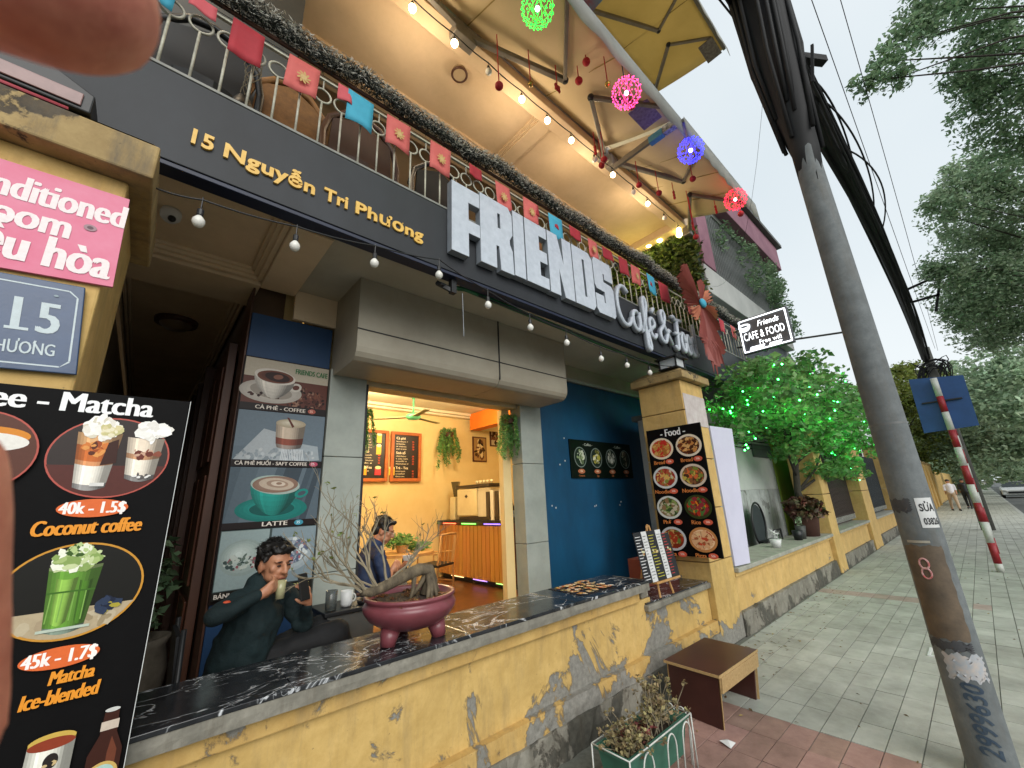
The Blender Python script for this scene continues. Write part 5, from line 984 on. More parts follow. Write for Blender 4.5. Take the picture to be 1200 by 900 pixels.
aw2 = awning(4.27, 6.63, 2.44, 6.40, 1.38, 6.0, 'right lower awning under the balcony ceiling end', AWN, seed=5)
arms(aw2, (4.36, 2.42, 6.24), (5.45, 1.92, 6.17), (4.85, 1.42, 6.0)); arms(aw2, (6.75, 2.44, 6.2), (5.79, 1.98, 6.15), (6.5, 1.42, 6.0))
MB().box((4.225, 1.42, 5.98), (4.262, 2.35, 6.06)).build('side_batten', ALU, aw2)
for y, c in ((1.42, 'dark_pattern'), (1.62, 'blue_pattern')): bx((4.22, y, 5.972), (4.30, y+.19, 6.07), c, mat(c, '1c2426' if 'dark' in c else '4f8fae', 'c8ccc8' if 'dark' in c else '3a7894', 26, .5), aw2)
bx((3.72, 1.44, 6.055), (4.08, 1.78, 6.075), 'printed_patch', mat('purple_patch', '5a4a78', '8a7aa4', 28, .5), aw1)
aw3 = awning(1.5, 6.42, 2.44, 9.25, 1.17, 9.02, 'high yellow awning of the upper floor seen against the sky', AWNO, .12, 7)
arms(aw3, (6.24, 2.38, 9.12), (5.64, 1.79, 9.08), (6.05, 1.25, 9.02)); arms(aw3, (4.15, 2.38, 9.12), (5.30, 1.79, 9.08), (5.0, 1.25, 9.02)); bx((6.02, 1.22, 8.975), (6.42, 1.46, 8.99), 'corner_patch', mat('grey_patch', '55504c', '8a8580', 25), aw3)
bx((3.9, 1.98, 8.95), (4.15, 2.3, 8.98), 'blue_patch', mat('blue_patch', '5a9ac0', 'a03c48', 9), aw3)
# ---------------------------------------------------------------- glowing balls and felt ornaments
def glowball(x, z, y, rad, c, lab, em_):
    t = thing('light_ball', lab, 'decoration', (x, y, z)); m1 = emis('glow_'+c, c, em_, '202020'); g = np.random.default_rng(int(x*50)); vs = MB(); n = 105
    for i in range(n):
        ph = math.acos(1-2*(i+.5)/n); th = 2.39996*i; d = V((math.sin(ph)*math.cos(th), math.sin(ph)*math.sin(th), math.cos(ph))); vs.ball(V((x, y, z))+d*rad, rad*.052, 6)
    vs.build('beads', m1, t)['kind'] = 'stuff'
    w_ = MB()
    for a in range(6):
        ax = V((math.cos(a*.52), math.sin(a*.52), .2*(a % 3))).normalized(); u_ = ax.orthogonal().normalized(); v_ = ax.cross(u_); w_.tube([V((x, y, z))+(u_*math.cos(q)+v_*math.sin(q))*rad*.97 for q in [2*math.pi*i/20 for i in range(20)]], rad*.010, 4, closed=True)
    w_.build('wire_cage', m1, t); MB().ball((x, y, z), rad*.16, 8).build('core_lamp', emis('core_'+c, 'ffffff' if c != 'ff3f9a' else 'ffd0e8', em_*1.5), t); MB().tube([(x, y, z+rad), (x, y, 6.0)], .006, 5).build('cord', BLK, t)
    cc = lin(c); l_ = lamp('light_ball_glow', (x, y, z+.0), 1.6, tuple(max(v, .02) for v in cc), rad); return t
glowball(1.71, 5.24, 1.40, .125, '18e838', 'glowing green beaded light ball at the top of the picture', 3.2); glowball(2.96, 5.40, 1.40, .14, 'ff3f8a', 'glowing pink beaded light ball under the awning edge', 2.6)
glowball(4.42, 5.66, 1.40, .15, '2a2cff', 'glowing blue beaded light ball between the two awnings', 4); glowball(5.85, 5.70, 1.40, .15, 'ff2848', 'glowing red beaded light ball at the far awning corner', 2.2)
def orn(x, y, z, zt, kind, lab, grp=None):
    t = thing('hanging_ornament', lab, 'ornament', (x, y, z), grp); MB().tube([(x, y, z+.03), (x, y, zt)], .006, 5).build('ribbon', REDF, t)
    if kind == 'ball': MB().ball((x, y, z), .042, 14).build('bauble', REDF, t, smooth=True)
    elif kind == 'gold': MB().ball((x, y, z), .030, 12).build('bauble', mat('gold_bauble', 'b8964a', '9a7c38', 4, .25, 0, metal=.8), t, smooth=True)
    elif kind == 'star': MB().prism([(.055*(1 if i % 2 else .6)*math.cos(i*math.pi/4), .055*(1 if i % 2 else .6)*math.sin(i*math.pi/4)) for i in range(8)], ((x, y-.01, z), (1, 0, 0), (0, 0, 1)), .02).build('felt_star', REDF, t)
    else:
        for j in range(3): MB().ball((x, y, z+.05*j), (.022, .02, .03), 8).build('knot', REDF, t)
OG = 'red felt ornaments hanging from the awning arms'
OL = ['round red bauble by the first glowing bulb at the picture top', 'red bauble on a long ribbon just right of the ceiling ring light', 'gold bauble nearest the red felt star', 'red felt star hanging from the left awning arm', 'red bauble at the elbow of the left awning arm', 'red bauble just above the one at the left arm elbow',
 'gold bauble hanging below the pink light ball', 'red bauble hanging right below the pink light ball', 'red bauble left of the middle arm bracket', 'red knotted tassel left of the middle arm bracket', 'red bauble touching the middle arm bracket', 'first red bauble under the arm right of the middle bracket', 'second red bauble under the arm right of the middle bracket',
 'thin red tassel under the arm right of the middle bracket', 'red bauble directly below the blue light ball', 'red tassel hanging low beside the mauve column', 'lowest red bauble, beside the mauve column', 'red tassel hanging between the blue and red light balls', 'red bauble directly below the red light ball']
for x, y, z, zt, k in ((1.12, 2.2, 5.86, 6.3, 'ball'), (2.0, 2.2, 5.5, 6.2, 'ball'), (2.35, 2.1, 5.72, 6.2, 'gold'), (2.66, 2.0, 5.82, 6.15, 'star'), (2.85, 1.85, 5.93, 6.15, 'ball'), (2.80, 1.7, 6.0, 6.2, 'ball'), (2.9, 1.55, 5.62, 6.0, 'gold'), (3.35, 1.55, 5.68, 6.02, 'ball'), (3.75, 2.2, 5.72, 6.3, 'ball'), (3.70, 2.28, 5.85, 6.2, 'knot'), (3.84, 2.30, 5.76, 6.2, 'ball'), (4.58, 2.2, 5.80, 6.22, 'ball'), (4.95, 2.1, 5.80, 6.2, 'ball'), (5.35, 2.05, 5.9, 6.18, 'knot'), (5.05, 1.65, 5.78, 6.15, 'ball'), (5.66, 1.98, 5.45, 6.15, 'knot'), (5.75, 2.0, 5.36, 6.1, 'ball'), (6.1, 1.75, 5.83, 6.1, 'knot'), (5.95, 1.40, 5.50, 5.62, 'ball')):
    orn(x, y, z, zt, k, OL.pop(0), OG)
# neon box sign
nn = thing('projecting_neon_sign', 'black projecting sign with glowing white outline, cup and lettering above the potted tree', 'neon sign', (7.6, 1.85, 4.2)); NEO = emis('neon_white', 'f4faff', 1.7)
bx((7.6, 1.465, 3.90), (7.68, 2.245, 4.545), 'box', mat('neon_backing', '54565c', '46484e', 6, .5), nn, bevel=.008)
m_ = MB()
for a, b in (((0, 0), (.72, 0)), ((.72, 0), (.72, .58)), ((.72, .58), (0, .58)), ((0, .58), (0, 0))): m_.tube([(7.59, 2.215-a[0], 3.93+a[1]), (7.59, 2.215-b[0], 3.93+b[1])], .011, 6)
m_.build('neon_outline', NEO, nn)
fr = ((7.598, 2.245, 3.90), (0, -1, 0), (0, 0, 1)); solid_text('Friends', fr, .30, .44, .15, .014, .0, width=.34, shear=.3).build('neon_script', NEO, nn); solid_text('CAFE & FOOD', fr, .06, .235, .2, .014, .0, width=.63).build('neon_lettering', NEO, nn); solid_text('Free wifi', fr, .28, .12, .11, .014, .0, width=.34).build('neon_small_lettering', NEO, nn)
m_ = MB(); m_.tube([(7.588, 2.14+.085*math.cos(t), 4.40+.035*math.sin(t)) for t in [2*math.pi*i/18 for i in range(18)]], .012, 6, closed=True).tube([(7.588, 2.14+.08*math.cos(t), 4.39+.075*math.sin(t)) for t in [math.pi+math.pi*i/10 for i in range(11)]], .014, 6).build('neon_cup', NEO, nn)
MB().prism([(.12, .06), (.34, .06), (.36, .10), (.14, .10)], fr, -.012).prism([(.42, .06), (.60, .06), (.62, .09), (.44, .09)], fr, -.012).build('neon_dashes', NEO, nn)
MB().tube([(7.72, 2.36, 4.10), (7.72, .62, 3.84)], .016, 6).tube([(7.72, 2.36, 4.40), (7.70, 2.2, 4.42)], .014, 6).build('support_arm', BLK, nn)
# ---------------------------------------------------------------- stool, planter
st = thing('low_stool', 'low dark brown laminate stool with chipboard apron standing on the pavement by the yellow wall', 'stool', (3.6, 1.75, 0))
MB().prism([(3.24, 1.545), (3.945, 1.530), (3.965, 1.965), (3.26, 1.975)], ((0, 0, .352), (1, 0, 0), (0, 1, 0)), .018).build('seat', WOODB, st, bevel=.002)
def quadpanel(a, b, c, d, th, name, m, par):
    a, b, c, d = map(V, (a, b, c, d)); n = (b-a).cross(d-a).normalized()*th; return MB().add([a, b, c, d, a+n, b+n, c+n, d+n], [(0, 3, 2, 1), (4, 5, 6, 7), (0, 1, 5, 4), (1, 2, 6, 5), (2, 3, 7, 6), (3, 0, 4, 7)]).build(name, m, par, bevel=.001)
quadpanel((3.27, 1.56, .333), (3.29, 1.95, .333), (3.33, 1.98, 0), (3.30, 1.60, 0), .016, 'side_leg', WOODB, st); quadpanel((3.92, 1.55, .333), (3.94, 1.95, .333), (3.94, 1.96, 0), (3.91, 1.585, 0), .016, 'side_leg', WOODB, st)
quadpanel((3.258, 1.548, .333), (3.925, 1.534, .333), (3.925, 1.545, .235), (3.262, 1.56, .235), -.014, 'apron', CHIP, st); quadpanel((3.29, 1.955, .333), (3.94, 1.95, .333), (3.94, 1.955, .22), (3.29, 1.96, .22), .014, 'apron', CHIP, st)
MB().bar((3.235, 1.542, .343), (3.947, 1.5265, .343), .004, .018).bar((3.2375, 1.542, .343), (3.257, 1.975, .343), .004, .018).build('edge_band', CHIP, st)
MB().bar((3.258, 1.553, .33), (3.296, 1.596, 0), .005, .017).bar((3.935, 1.547, .33), (3.927, 1.58, 0), .005, .017).build('leg_edge_band', CHIP, st)
gp = thing('green_planter', 'green plastic window box planter with dried flowers standing on the pavement', 'planter', (2.43, 1.66, 0)); GPL = mat('green_plastic', '3b6c5a', '2f5a4a', 7, .5, .15, 30)
m_ = MB(); a0, a1, b0_, b1_ = 2.15, 2.72, 1.59, 1.74; A0, A1, B0, B1 = 2.115, 2.755, 1.562, 1.766
m_.add([(a0, b0_, .07), (a1, b0_, .07), (a1, b1_, .07), (a0, b1_, .07), (A0, B0, .27), (A1, B0, .27), (A1, B1, .27), (A0, B1, .27), (A0+.012, B0+.012, .27), (A1-.012, B0+.012, .27), (A1-.012, B1-.012, .27), (A0+.012, B1-.012, .27), (a0+.02, b0_+.02, .21), (a1-.02, b0_+.02, .21), (a1-.02, b1_-.02, .21), (a0+.02, b1_-.02, .21)],
   [(0, 3, 2, 1), (0, 1, 5, 4), (1, 2, 6, 5), (2, 3, 7, 6), (3, 0, 4, 7), (4, 5, 9, 8), (5, 6, 10, 9), (6, 7, 11, 10), (7, 4, 8, 11), (8, 9, 13, 12), (9, 10, 14, 13), (10, 11, 15, 14), (11, 8, 12, 15)]).build('box', GPL, gp, bevel=.004)
m_ = MB()
for z, e in ((.285, 0),): m_.box((A0-.012, B0-.012, .255), (A1+.012, B0-.002, .272)).box((A0-.012, B1+.002, .255), (A1+.012, B1+.012, .272)).box((A0-.012, B0-.0015, .255), (A0-.002, B1+.0015, .272)).box((A1+.002, B0-.0015, .255), (A1+.012, B1+.0015, .272))
m_.build('rim', GPL, gp, bevel=.003); bx((a0+.022, b0_+.022, .2), (a1-.022, b1_-.022, .235), 'soil', SOIL, gp)
m_ = MB(); W_ = .0045; Zr = .278
m_.tube([(A0-.02, B0-.02, Zr), (A1+.02, B0-.02, Zr), (A1+.02, B1+.02, Zr), (A0-.02, B1+.02, Zr)], W_, 6, closed=True)
for x in (2.25, 2.50, 2.68):
    m_.tube([(x-.05, B0-.018, 0)]+[(x-.05*math.cos(t), B0-.03, .19+.075*math.sin(t)) for t in [math.pi*i/10 for i in range(11)]]+[(x+.05, B0-.018, 0)], W_, 6)
for y in (1.62, 1.70): m_.tube([(A1+.025, y-.04, 0)]+[(A1+.05, y-.04*math.cos(t), .20+.08*math.sin(t)) for t in [math.pi*i/8 for i in range(9)]]+[(A1+.025, y+.04, 0)], W_, 6)
for x in (A0-.02, A1+.02): m_.tube([(x, B0-.02, 0), (x, B0-.02, Zr)], W_, 6).tube([(x, B1+.02, 0), (x, B1+.02, Zr)], W_, 6)
m_.tube([(2.23+.035*(1-i/24)*math.cos(i*.5), B0-.022, .15+.05*(1-i/24)*math.sin(i*.5)) for i in range(20)], .003, 5); m_.build('wire_stand', mat('white_wire', 'cfd0ca', 'b5b6b0', 30, .4), gp, smooth=True)
g = random.Random(21); m_ = MB(); lb = []
for k in range(95):
    x, y = g.uniform(2.17, 2.72), g.uniform(1.60, 1.74); h = g.uniform(.09, .22)*(1.25 if x > 2.45 else .75); lx, ly = g.gauss(.0, .07)+(-.04 if x < 2.3 else 0), g.gauss(-.01, .06)
    P3 = [(x, y, .22), (x+lx*.4+g.uniform(-.01, .01), y+ly*.4, .22+h*.5), (x+lx, y+ly, .22+h*(1-.3*abs(lx)/.1))]; m_.tube(P3, [.0035, .003, .0018], 5)
    lb += [(P3[2], (.022, .022, .022), 9), (P3[1], (.025, .025, .04), 5)]
m_.build('dry_stems', TWIG, gp); leaves(lb, .024, 'dry_leaves', mat('withered_leaf', '97885f', '5f5438', 30, .8, 0, rnd=.9), gp, 3, .2, .7); leaves([((2.35, 1.66, .28), (.18, .07, .04), 240)], .03, 'red_dry_leaves', mat('withered_red', '7c4436', '4e2c22', 30, .8, 0, rnd=.9), gp, 4)
# ---------------------------------------------------------------- bonsai on the wall
bo = thing('bonsai_pot', 'maroon glazed tripod bonsai bowl with a leafless leaning tree on the black marble top', 'bonsai', (1.28, 2.40, .867)); BC = (1.285, 2.405, .867)
MB().lathe([(.0, .055), (.10, .055), (.17, .075), (.232, .115), (.262, .155), (.268, .178), (.260, .196), (.246, .205), (.250, .214), (.262, .222), (.262, .236), (.245, .238), (.236, .228), (.225, .19)], BC, 44).build('bowl', POTR, bo, smooth=True)
MB().lathe([(.0, .205), (.2, .207), (.237, .203)], BC, 30, wob=.01).build('soil', SOIL, bo)
for a in (200, 320, 80):
    c, s = math.cos(R(a)), math.sin(R(a)); MB().tube([(BC[0]+c*.15, BC[1]+s*.15, .945), (BC[0]+c*.165, BC[1]+s*.165, .90), (BC[0]+c*.17, BC[1]+s*.17, .868)], [.055, .045, .04], 12).build('foot', POTR, bo, smooth=True)
g = random.Random(5); lt_ = [((BC[0]+g.uniform(-.2, .2), BC[1]+g.uniform(-.2, .2), 1.08), (.03, .03, .008), 12) for _ in range(26)]; leaves(lt_, .025, 'dead_leaves', mat('dead_leaf', '8a6238', '5c3f24', 20, .8, 0, rnd=.9), bo, 2)
tr_m = MB()
tk = [(1.40, 2.40, 1.07), (1.42, 2.40, 1.15), (1.40, 2.39, 1.215), (1.33, 2.38, 1.225), (1.22, 2.375, 1.20), (1.10, 2.37, 1.165), (1.02, 2.365, 1.15), (.97, 2.36, 1.16)]
tr_m.tube(tk, [.052, .042, .034, .036, .034, .030, .025, .018], 14)
for i in range(9):
    a = g.uniform(0, 6.28); tr_m.tube([(1.39, 2.39, 1.21), (1.39+.05*math.cos(a), 2.39+.05*math.sin(a), 1.13), (1.37+.10*math.cos(a), 2.39+.09*math.sin(a), 1.065)], [.020, .014, .010], 8)
tr_m.tube([(1.29, 2.37, 1.2), (1.28, 2.36, 1.13), (1.26, 2.36, 1.07)], [.018, .012, .009], 8).build('trunk', BARK, bo, smooth=True)
tw = MB(); tips = []
def grow(p, d, L, r, depth, g):
    n = 4; P3 = [V(p)]; dd = V(d).normalized()
    for i in range(n): dd = (dd+V((g.uniform(-.25, .25), g.uniform(-.18, .18), g.uniform(-.2, .28)))).normalized(); P3.append(P3[-1]+dd*L*.8/n)
    tw.tube(P3, [r*(1-.12*i) for i in range(n+1)], 5)
    if depth <= 0: tips.append(P3[-1]); return
    for k in range(g.randint(2, 3)):
        q = P3[g.randint(2, n)]; nd = (dd+V((g.uniform(-.9, .9), g.uniform(-.5, .5), g.uniform(-.3, 1.0)))).normalized(); grow(q, nd, L*g.uniform(.55, .8), r*.58, depth-1, g)
for p, d, L, r_ in (((1.0, 2.36, 1.15), (-1, 0, .9), .36, .009), ((1.06, 2.36, 1.17), (-.9, -.05, .8), .34, .008), ((.97, 2.36, 1.16), (-1, .05, .5), .28, .007), ((1.12, 2.37, 1.18), (-.25, 0, 1), .26, .009), ((1.02, 2.36, 1.16), (-1, .1, .35), .30, .009), ((1.2, 2.375, 1.2), (.25, 0, .8), .15, .007), ((1.25, 2.38, 1.21), (.6, .05, .9), .24, .007), ((1.06, 2.37, 1.17), (-.5, .1, 1), .30, .009), ((1.14, 2.37, 1.2), (.9, .1, .7), .26, .006), ((1.0, 2.36, 1.15), (-.7, -.1, .6), .28, .007), ((1.05, 2.36, 1.16), (-.3, 0, 1), .48, .006), ((1.05, 2.37, 1.17), (-1, .1, .8), .30, .006)): grow(p, d, L, r_, 3, g)
tw.build('bare_twigs', TWIG, bo); leaves([(tuple(t), (.012, .012, .012), 3) for t in tips[::7]], .028, 'few_leaves', LEAFY, bo, 6)
# ---------------------------------------------------------------- table and things behind the wall
tt = thing('side_table', 'small dark square table beside the seated man', 'table', (1.2, 3.15, .18)); bx((1.0, 3.0, .925), (1.36, 3.34, .95), 'table_top', BLK, tt, bevel=.004)
bx((1.02, 3.02, .5), (1.34, 3.32, .92), 'cabinet', mat('grey_cabinet', '5b5b57', '484845', 4, .5), tt)
for x in (1.03, 1.33):
    for y in (3.03, 3.31): bx((x-.012, y-.012, .18), (x+.012, y+.012, .5), 'leg', BLK, tt)
cu = thing('white_mug', 'white mug standing on the small dark table', 'mug', (1.17, 3.12, .95)); MB().lathe([(.0, 0), (.032, .002), (.038, .02), (.040, .10), (.036, .10), (.034, .02)], (1.17, 3.10, .951), 20).build('body', WHITEP, cu, smooth=True); MB().tube([(1.21+.022*math.sin(t), 3.10, 1.0+.025*math.cos(t)) for t in [math.pi*i/8 for i in range(9)]], .005, 6).build('handle', WHITEP, cu, smooth=True)
cj = thing('glass_jar', 'clear glass tumbler beside the white mug', 'glass', (1.06, 3.08, .95)); MB().lathe([(.0, 0), (.035, .002), (.038, .12), (.034, .12), (.032, .01)], (1.06, 3.08, .951), 20).build('body', mat('smoked_glass', '9aa09c', '8a908c', 5, .08, 0, trans=.7), cj, smooth=True)
at2 = thing('ashtray', 'small black ashtray at the edge of the dark table', 'ashtray', (1.29, 3.1, .95)); MB().lathe([(0, .0), (.045, .0), (.055, .03), (.045, .03), (.038, .008)], (1.29, 3.08, .951), 20).build('dish', BLK, at2, smooth=True)
# ---------------------------------------------------------------- people
SKIN = mat('skin', 'bd8868', 'a56c50', 22, .48, .12, 260, bd=.002); HAIR = mat('black_hair', '14110f', '0c0a09', 60, .5, .6, 220, bd=.004)
def rotto(f, up=(0, 0, 1)):
    f = V(f).normalized(); r = f.cross(V(up)).normalized(); u = r.cross(f); return Matrix((r, f, u)).transposed()    # columns: right, forward, up
def head_parts(c, f, s=1., tilt=(0, 0, 1)):
    M = rotto(f, tilt); c = V(c); q = lambda a: tuple(c+M @ (V(a)*s)); P = []
    P += [(q((0, -.012, .028)), (.074*s, .092*s, .088*s), M), (q((0, .028, -.035)), (.058*s, .062*s, .068*s), M), (q((0, .052, -.078)), (.034*s, .032*s, .028*s), M), (q((.03, .035, -.055)), (.03*s, .045*s, .03*s), M), (q((-.03, .035, -.055)), (.03*s, .045*s, .03*s), M)]
    P += [(q((0, .088, .022)), q((0, .108, -.016)), .009*s, .0145*s), (q((.012, .094, -.018)), (.009*s, .01*s, .008*s), M), (q((-.012, .094, -.018)), (.009*s, .01*s, .008*s), M), (q((0, .082, -.047)), (.024*s, .013*s, .0065*s), M), (q((0, .080, -.058)), (.020*s, .013*s, .0075*s), M)]
    P += [(q((.032, .072, .034)), (.022*s, .014*s, .007*s), M), (q((-.032, .072, .034)), (.022*s, .014*s, .007*s), M), (q((.076, -.008, -.012)), (.010*s, .020*s, .032*s), M), (q((-.076, -.008, -.012)), (.010*s, .020*s, .032*s), M), (q((.042, .055, -.008)), (.02*s, .02*s, .02*s), M), (q((-.042, .055, -.008)), (.02*s, .02*s, .02*s), M)]
    return P, q, M
def face_bits(t, q, M, s, part=True):
    m_ = MB(); e = MB(); b = MB()
    for sx in (-1, 1):
        b1 = MB().ball((0, 0, 0), (.013*s, .006*s, .0045*s), 10); e.add([V(q((sx*.030, .083, .014)))+M @ V(x) for x in b1.v], b1.f)
        b2 = MB().ball((0, 0, 0), (.019*s, .005*s, .0035*s), 8); b.add([V(q((sx*.032, .087, .036)))+M @ V(x) for x in b2.v], b2.f)
    e.build('eyes', mat('dark_eye', '17110e', '0d0a08', 5, .3), t, smooth=True); b.build('eyebrows', HAIR, t, smooth=True)
    b3 = MB().ball((0, 0, 0), (.022*s, .004*s, .003*s), 8); MB().add([V(q((0, .094, -.052)))+M @ V(x) for x in b3.v], b3.f).build('lips', mat('lip', '8a4a40', '7a3e36', 5, .5), t, smooth=True)
def hair_cap(t, q, M, s, seed=1, fringe=1):
    g = random.Random(seed); P = [(q((0, -.03, .055)), (.083*s, .092*s, .078*s), M), (q((0, -.062, .0)), (.074*s, .055*s, .07*s), M), (q((0, .012, .088)), (.066*s, .046*s, .032*s), M)]
    for k in range(34):
        a = g.uniform(-2.6, 2.6); h = g.uniform(.02, .11); x = .078*math.sin(a)*(1-.3*(h > .08)); y = -.02+.085*math.cos(a)
        if y > .04 and h < .075: h = g.uniform(.085, .112)
        P.append((q((x, y, h)), q((x*1.12+g.uniform(-.012, .012), y*1.05+g.uniform(-.01, .02), h+g.uniform(-.012, .022))), .018*s, .006*s))
    hb = []
    for k in range(70):
        a = g.uniform(0, 6.28); e = g.uniform(.15, 1.4); d = V((math.cos(a)*math.cos(e), math.sin(a)*math.cos(e), math.sin(e))); p_ = V((0, -.03, .052))+V((d.x*.082, d.y*.092, d.z*.080))
        if p_.y > .035 and p_.z < .085: continue
        hb.append((q(p_), (.014*s, .014*s, .010*s), 26))
    leaves(hb, .030*s, 'hair_strands', HAIR, t, seed, .25, .10)
    return flesh('hair', P, HAIR, t, .006, 1)
def hand_parts(wrist, pd, nrm, curl=.7, s=1., side=1):
    """palm direction pd, palm normal nrm (fingers curl towards it)"""
    pd = V(pd).normalized(); n = V(nrm); n = (n-pd*n.dot(pd)).normalized(); x = pd.cross(n)*side; w_ = V(wrist); P = [(w_, w_+pd*.045*s, .026*s, .030*s)]
    for k, (o_, L) in enumerate(((-.030, .072), (-.010, .080), (.010, .075), (.029, .058))):
        b = w_+pd*.080*s+x*o_*s; P.append((w_+pd*.02*s+x*o_*.5*s, b, .016*s, .0125*s)); d = pd; p = b
        for j, f in enumerate((.45, .32, .25)): ang = curl*(.55+.5*j+.08*k); dd = (pd*math.cos(ang)+n*math.sin(ang)); p2 = p+dd*L*f*s; P.append((p, p2, (.0095-.001*j)*s, (.0088-.001*j)*s)); p = p2
    b = w_+pd*.025*s-x*.026*s; t1 = b+(pd*.5-x*.65+n*.45).normalized()*.036*s; t2 = t1+(pd*.75-x*.15+n*.6).normalized()*.030*s; P += [(b, t1, .015*s, .011*s), (t1, t2, .0105*s, .0085*s)]
    return P
def folds(o, amp, size, sd_):
    tx = bpy.data.textures.new('cloth_folds', 'CLOUDS'); tx.noise_scale = size; tx.noise_depth = 1; md = o.modifiers.new('folds', 'DISPLACE'); md.texture = tx; md.strength = amp; md.mid_level = .5; md.texture_coords = 'LOCAL'
    t2_ = bpy.data.textures.new('cloth_creases', 'WOOD'); t2_.wood_type = 'BANDNOISE'; t2_.noise_scale = size*1.3; t2_.turbulence = 6; m2 = o.modifiers.new('creases', 'DISPLACE'); m2.texture = t2_; m2.strength = amp*.5; m2.mid_level = .5; m2.texture_coords = 'LOCAL'
def person_seated(name_label, J, f, colors, glasses=False, vox=.0075, tilt=(0, 0, 1), hairseed=1):
    t = thing('person', name_label, 'person', J['base']); hs_ = J.get('s', .98); HP, q, M = head_parts(J['head'], f, hs_, tilt)
    neck0 = V(J['neck']); body = HP+[(tuple(neck0), q((0, -.02, -.05)), .055, .052), (tuple(neck0), J['chest'], .07, .12), (J['chest'], J['pelvis'], .125, .12), (tuple(neck0), J['shR'], .05, .045), (tuple(neck0), J['shL'], .05, .045)]
    for s_ in 'RL': body += [(J['sh'+s_], J['el'+s_], .044, .034), (J['el'+s_], J['wr'+s_], .035, .023), (J['pelvis'], J['kn'+s_], .082, .055), (J['kn'+s_], J['an'+s_], .053, .035), (J['an'+s_], tuple(V(J['an'+s_])+V(J['toe'])*.17+V((0, 0, -.03))), .036, .026)]
    body += hand_parts(J['wrR'], J['hdR'], J['hnR'], J.get('cuR', .8), .98, 1)+hand_parts(J['wrL'], J['hdL'], J['hnL'], J.get('cuL', .7), .98, -1)
    flesh('body', body, SKIN, t, vox, 3)
    g = random.Random(4); sh = [(tuple(neck0+V((-.01, 0, .012))), J['chest'], .082, .14), (J['chest'], J['pelvis'], .148, .15), (tuple(neck0-V((0, 0, .01))), J['shR'], .068, .064), (tuple(neck0-V((0, 0, .01))), J['shL'], .068, .064), (J['pelvis'], tuple(V(J['pelvis'])+V((0, 0, .12))), .16, .15)]
    for s_ in 'RL':
        a, b, c = V(J['sh'+s_]), V(J['el'+s_]), V(J['wr'+s_]); sh += [(a, b, .062, .047)]
        if colors.get('long', True): sh += [(b, b.lerp(c, .90), .045, .034)]
        else: sh[-1] = (a, a.lerp(b, .7), .062, .056)
        for k in range(5): p = a.lerp(b, g.random()); sh.append((tuple(p+V((g.uniform(-.02, .02),)*3)), tuple(p+V((.03, g.uniform(-.05, .05), g.uniform(-.03, .03)))), .040, .028))
    for k in range(14): p = V(J['chest']).lerp(V(J['pelvis']), g.random()); d = V((g.uniform(-1, 1), g.uniform(-1, .3), g.uniform(-.3, .3))).normalized()*.09; sh.append((tuple(p+d), tuple(p-d.cross(V((0, 0, 1)))*.9+V((0, 0, g.uniform(-.06, .06)))), .050, .030))
    folds(flesh('shirt', sh, colors['top'], t, .0075, 2), .022, .09, 1)
    tr = [(J['pelvis'], tuple(V(J['pelvis'])+V((0, 0, .03))), .15, .14)]
    for s_ in 'RL': tr += [(J['pelvis'], J['kn'+s_], .098, .075), (J['kn'+s_], tuple(V(J['kn'+s_]).lerp(V(J['an'+s_]), .93)), .074, .052)]
    folds(flesh('trousers', tr, colors['legs'], t, .010, 3), .02, .10, 2)
    for s_ in 'RL': a = V(J['an'+s_]); flesh('shoe', [(tuple(a+V((0, 0, -.03))), tuple(a+V(J['toe'])*.19+V((0, 0, -.045))), .045, .036)], colors['shoe'], t, .01, 2)
    face_bits(t, q, M, hs_); hair_cap(t, q, M, hs_, hairseed)
    if glasses:
        m_ = MB()
        for sx in (-1, 1): m_.tube([q((sx*.033+.024*math.cos(a), .104, .012+.019*math.sin(a))) for a in [2*math.pi*i/16 for i in range(16)]], .0022, 5, closed=True); m_.tube([q((sx*.057, .102, .016)), q((sx*.08, 0, .01))], .002, 5)
        m_.tube([q((-.01, .106, .014)), q((.01, .106, .014))], .002, 5).build('glasses', mat('pale_glasses', 'c0b8a0', 'a8a088', 5, .3), t)
    return t, q
J1 = dict(base=(.56, 3.02, .18), head=(.655, 2.905, 1.30), neck=(.615, 2.955, 1.165), chest=(.60, 2.985, 1.02), pelvis=(.55, 3.03, .735), shR=(.47, 2.875, 1.115), shL=(.765, 3.04, 1.105), elR=(.375, 2.745, 1.10), wrR=(.560, 2.735, 1.165), elL=(.865, 2.965, .93), wrL=(.845, 2.850, 1.06),
    knR=(1.05, 2.89, .85), knL=(1.02, 3.07, .86), anR=(1.16, 2.95, .36), anL=(1.22, 3.08, .50), toe=(.95, -.1, -.15), hdR=(.80, .18, .45), hnR=(-.1, .8, .4), hdL=(-.25, -.25, .9), hnL=(-.6, .5, .1), cuR=1.0, cuL=.8, s=1.04)
p1, q1 = person_seated('seated man in a dark green jacket drinking from a glass while looking at his phone', J1, (.36, -.90, -.22), dict(top=mat('dark_green_jacket', '0c2528', '081a1c', 5, .85, .5, 14, bd=.02), legs=mat('black_trousers', '101114', '0b0c0e', 6, .8, .3, 30), shoe=BLK))
orl = MB().ball((.418, 2.775, 1.150), (.020, .010, .011), 10).build('orange_sleeve_patch', mat('orange_patch', 'd4512a', 'c44822', 5, .6), p1, smooth=True)
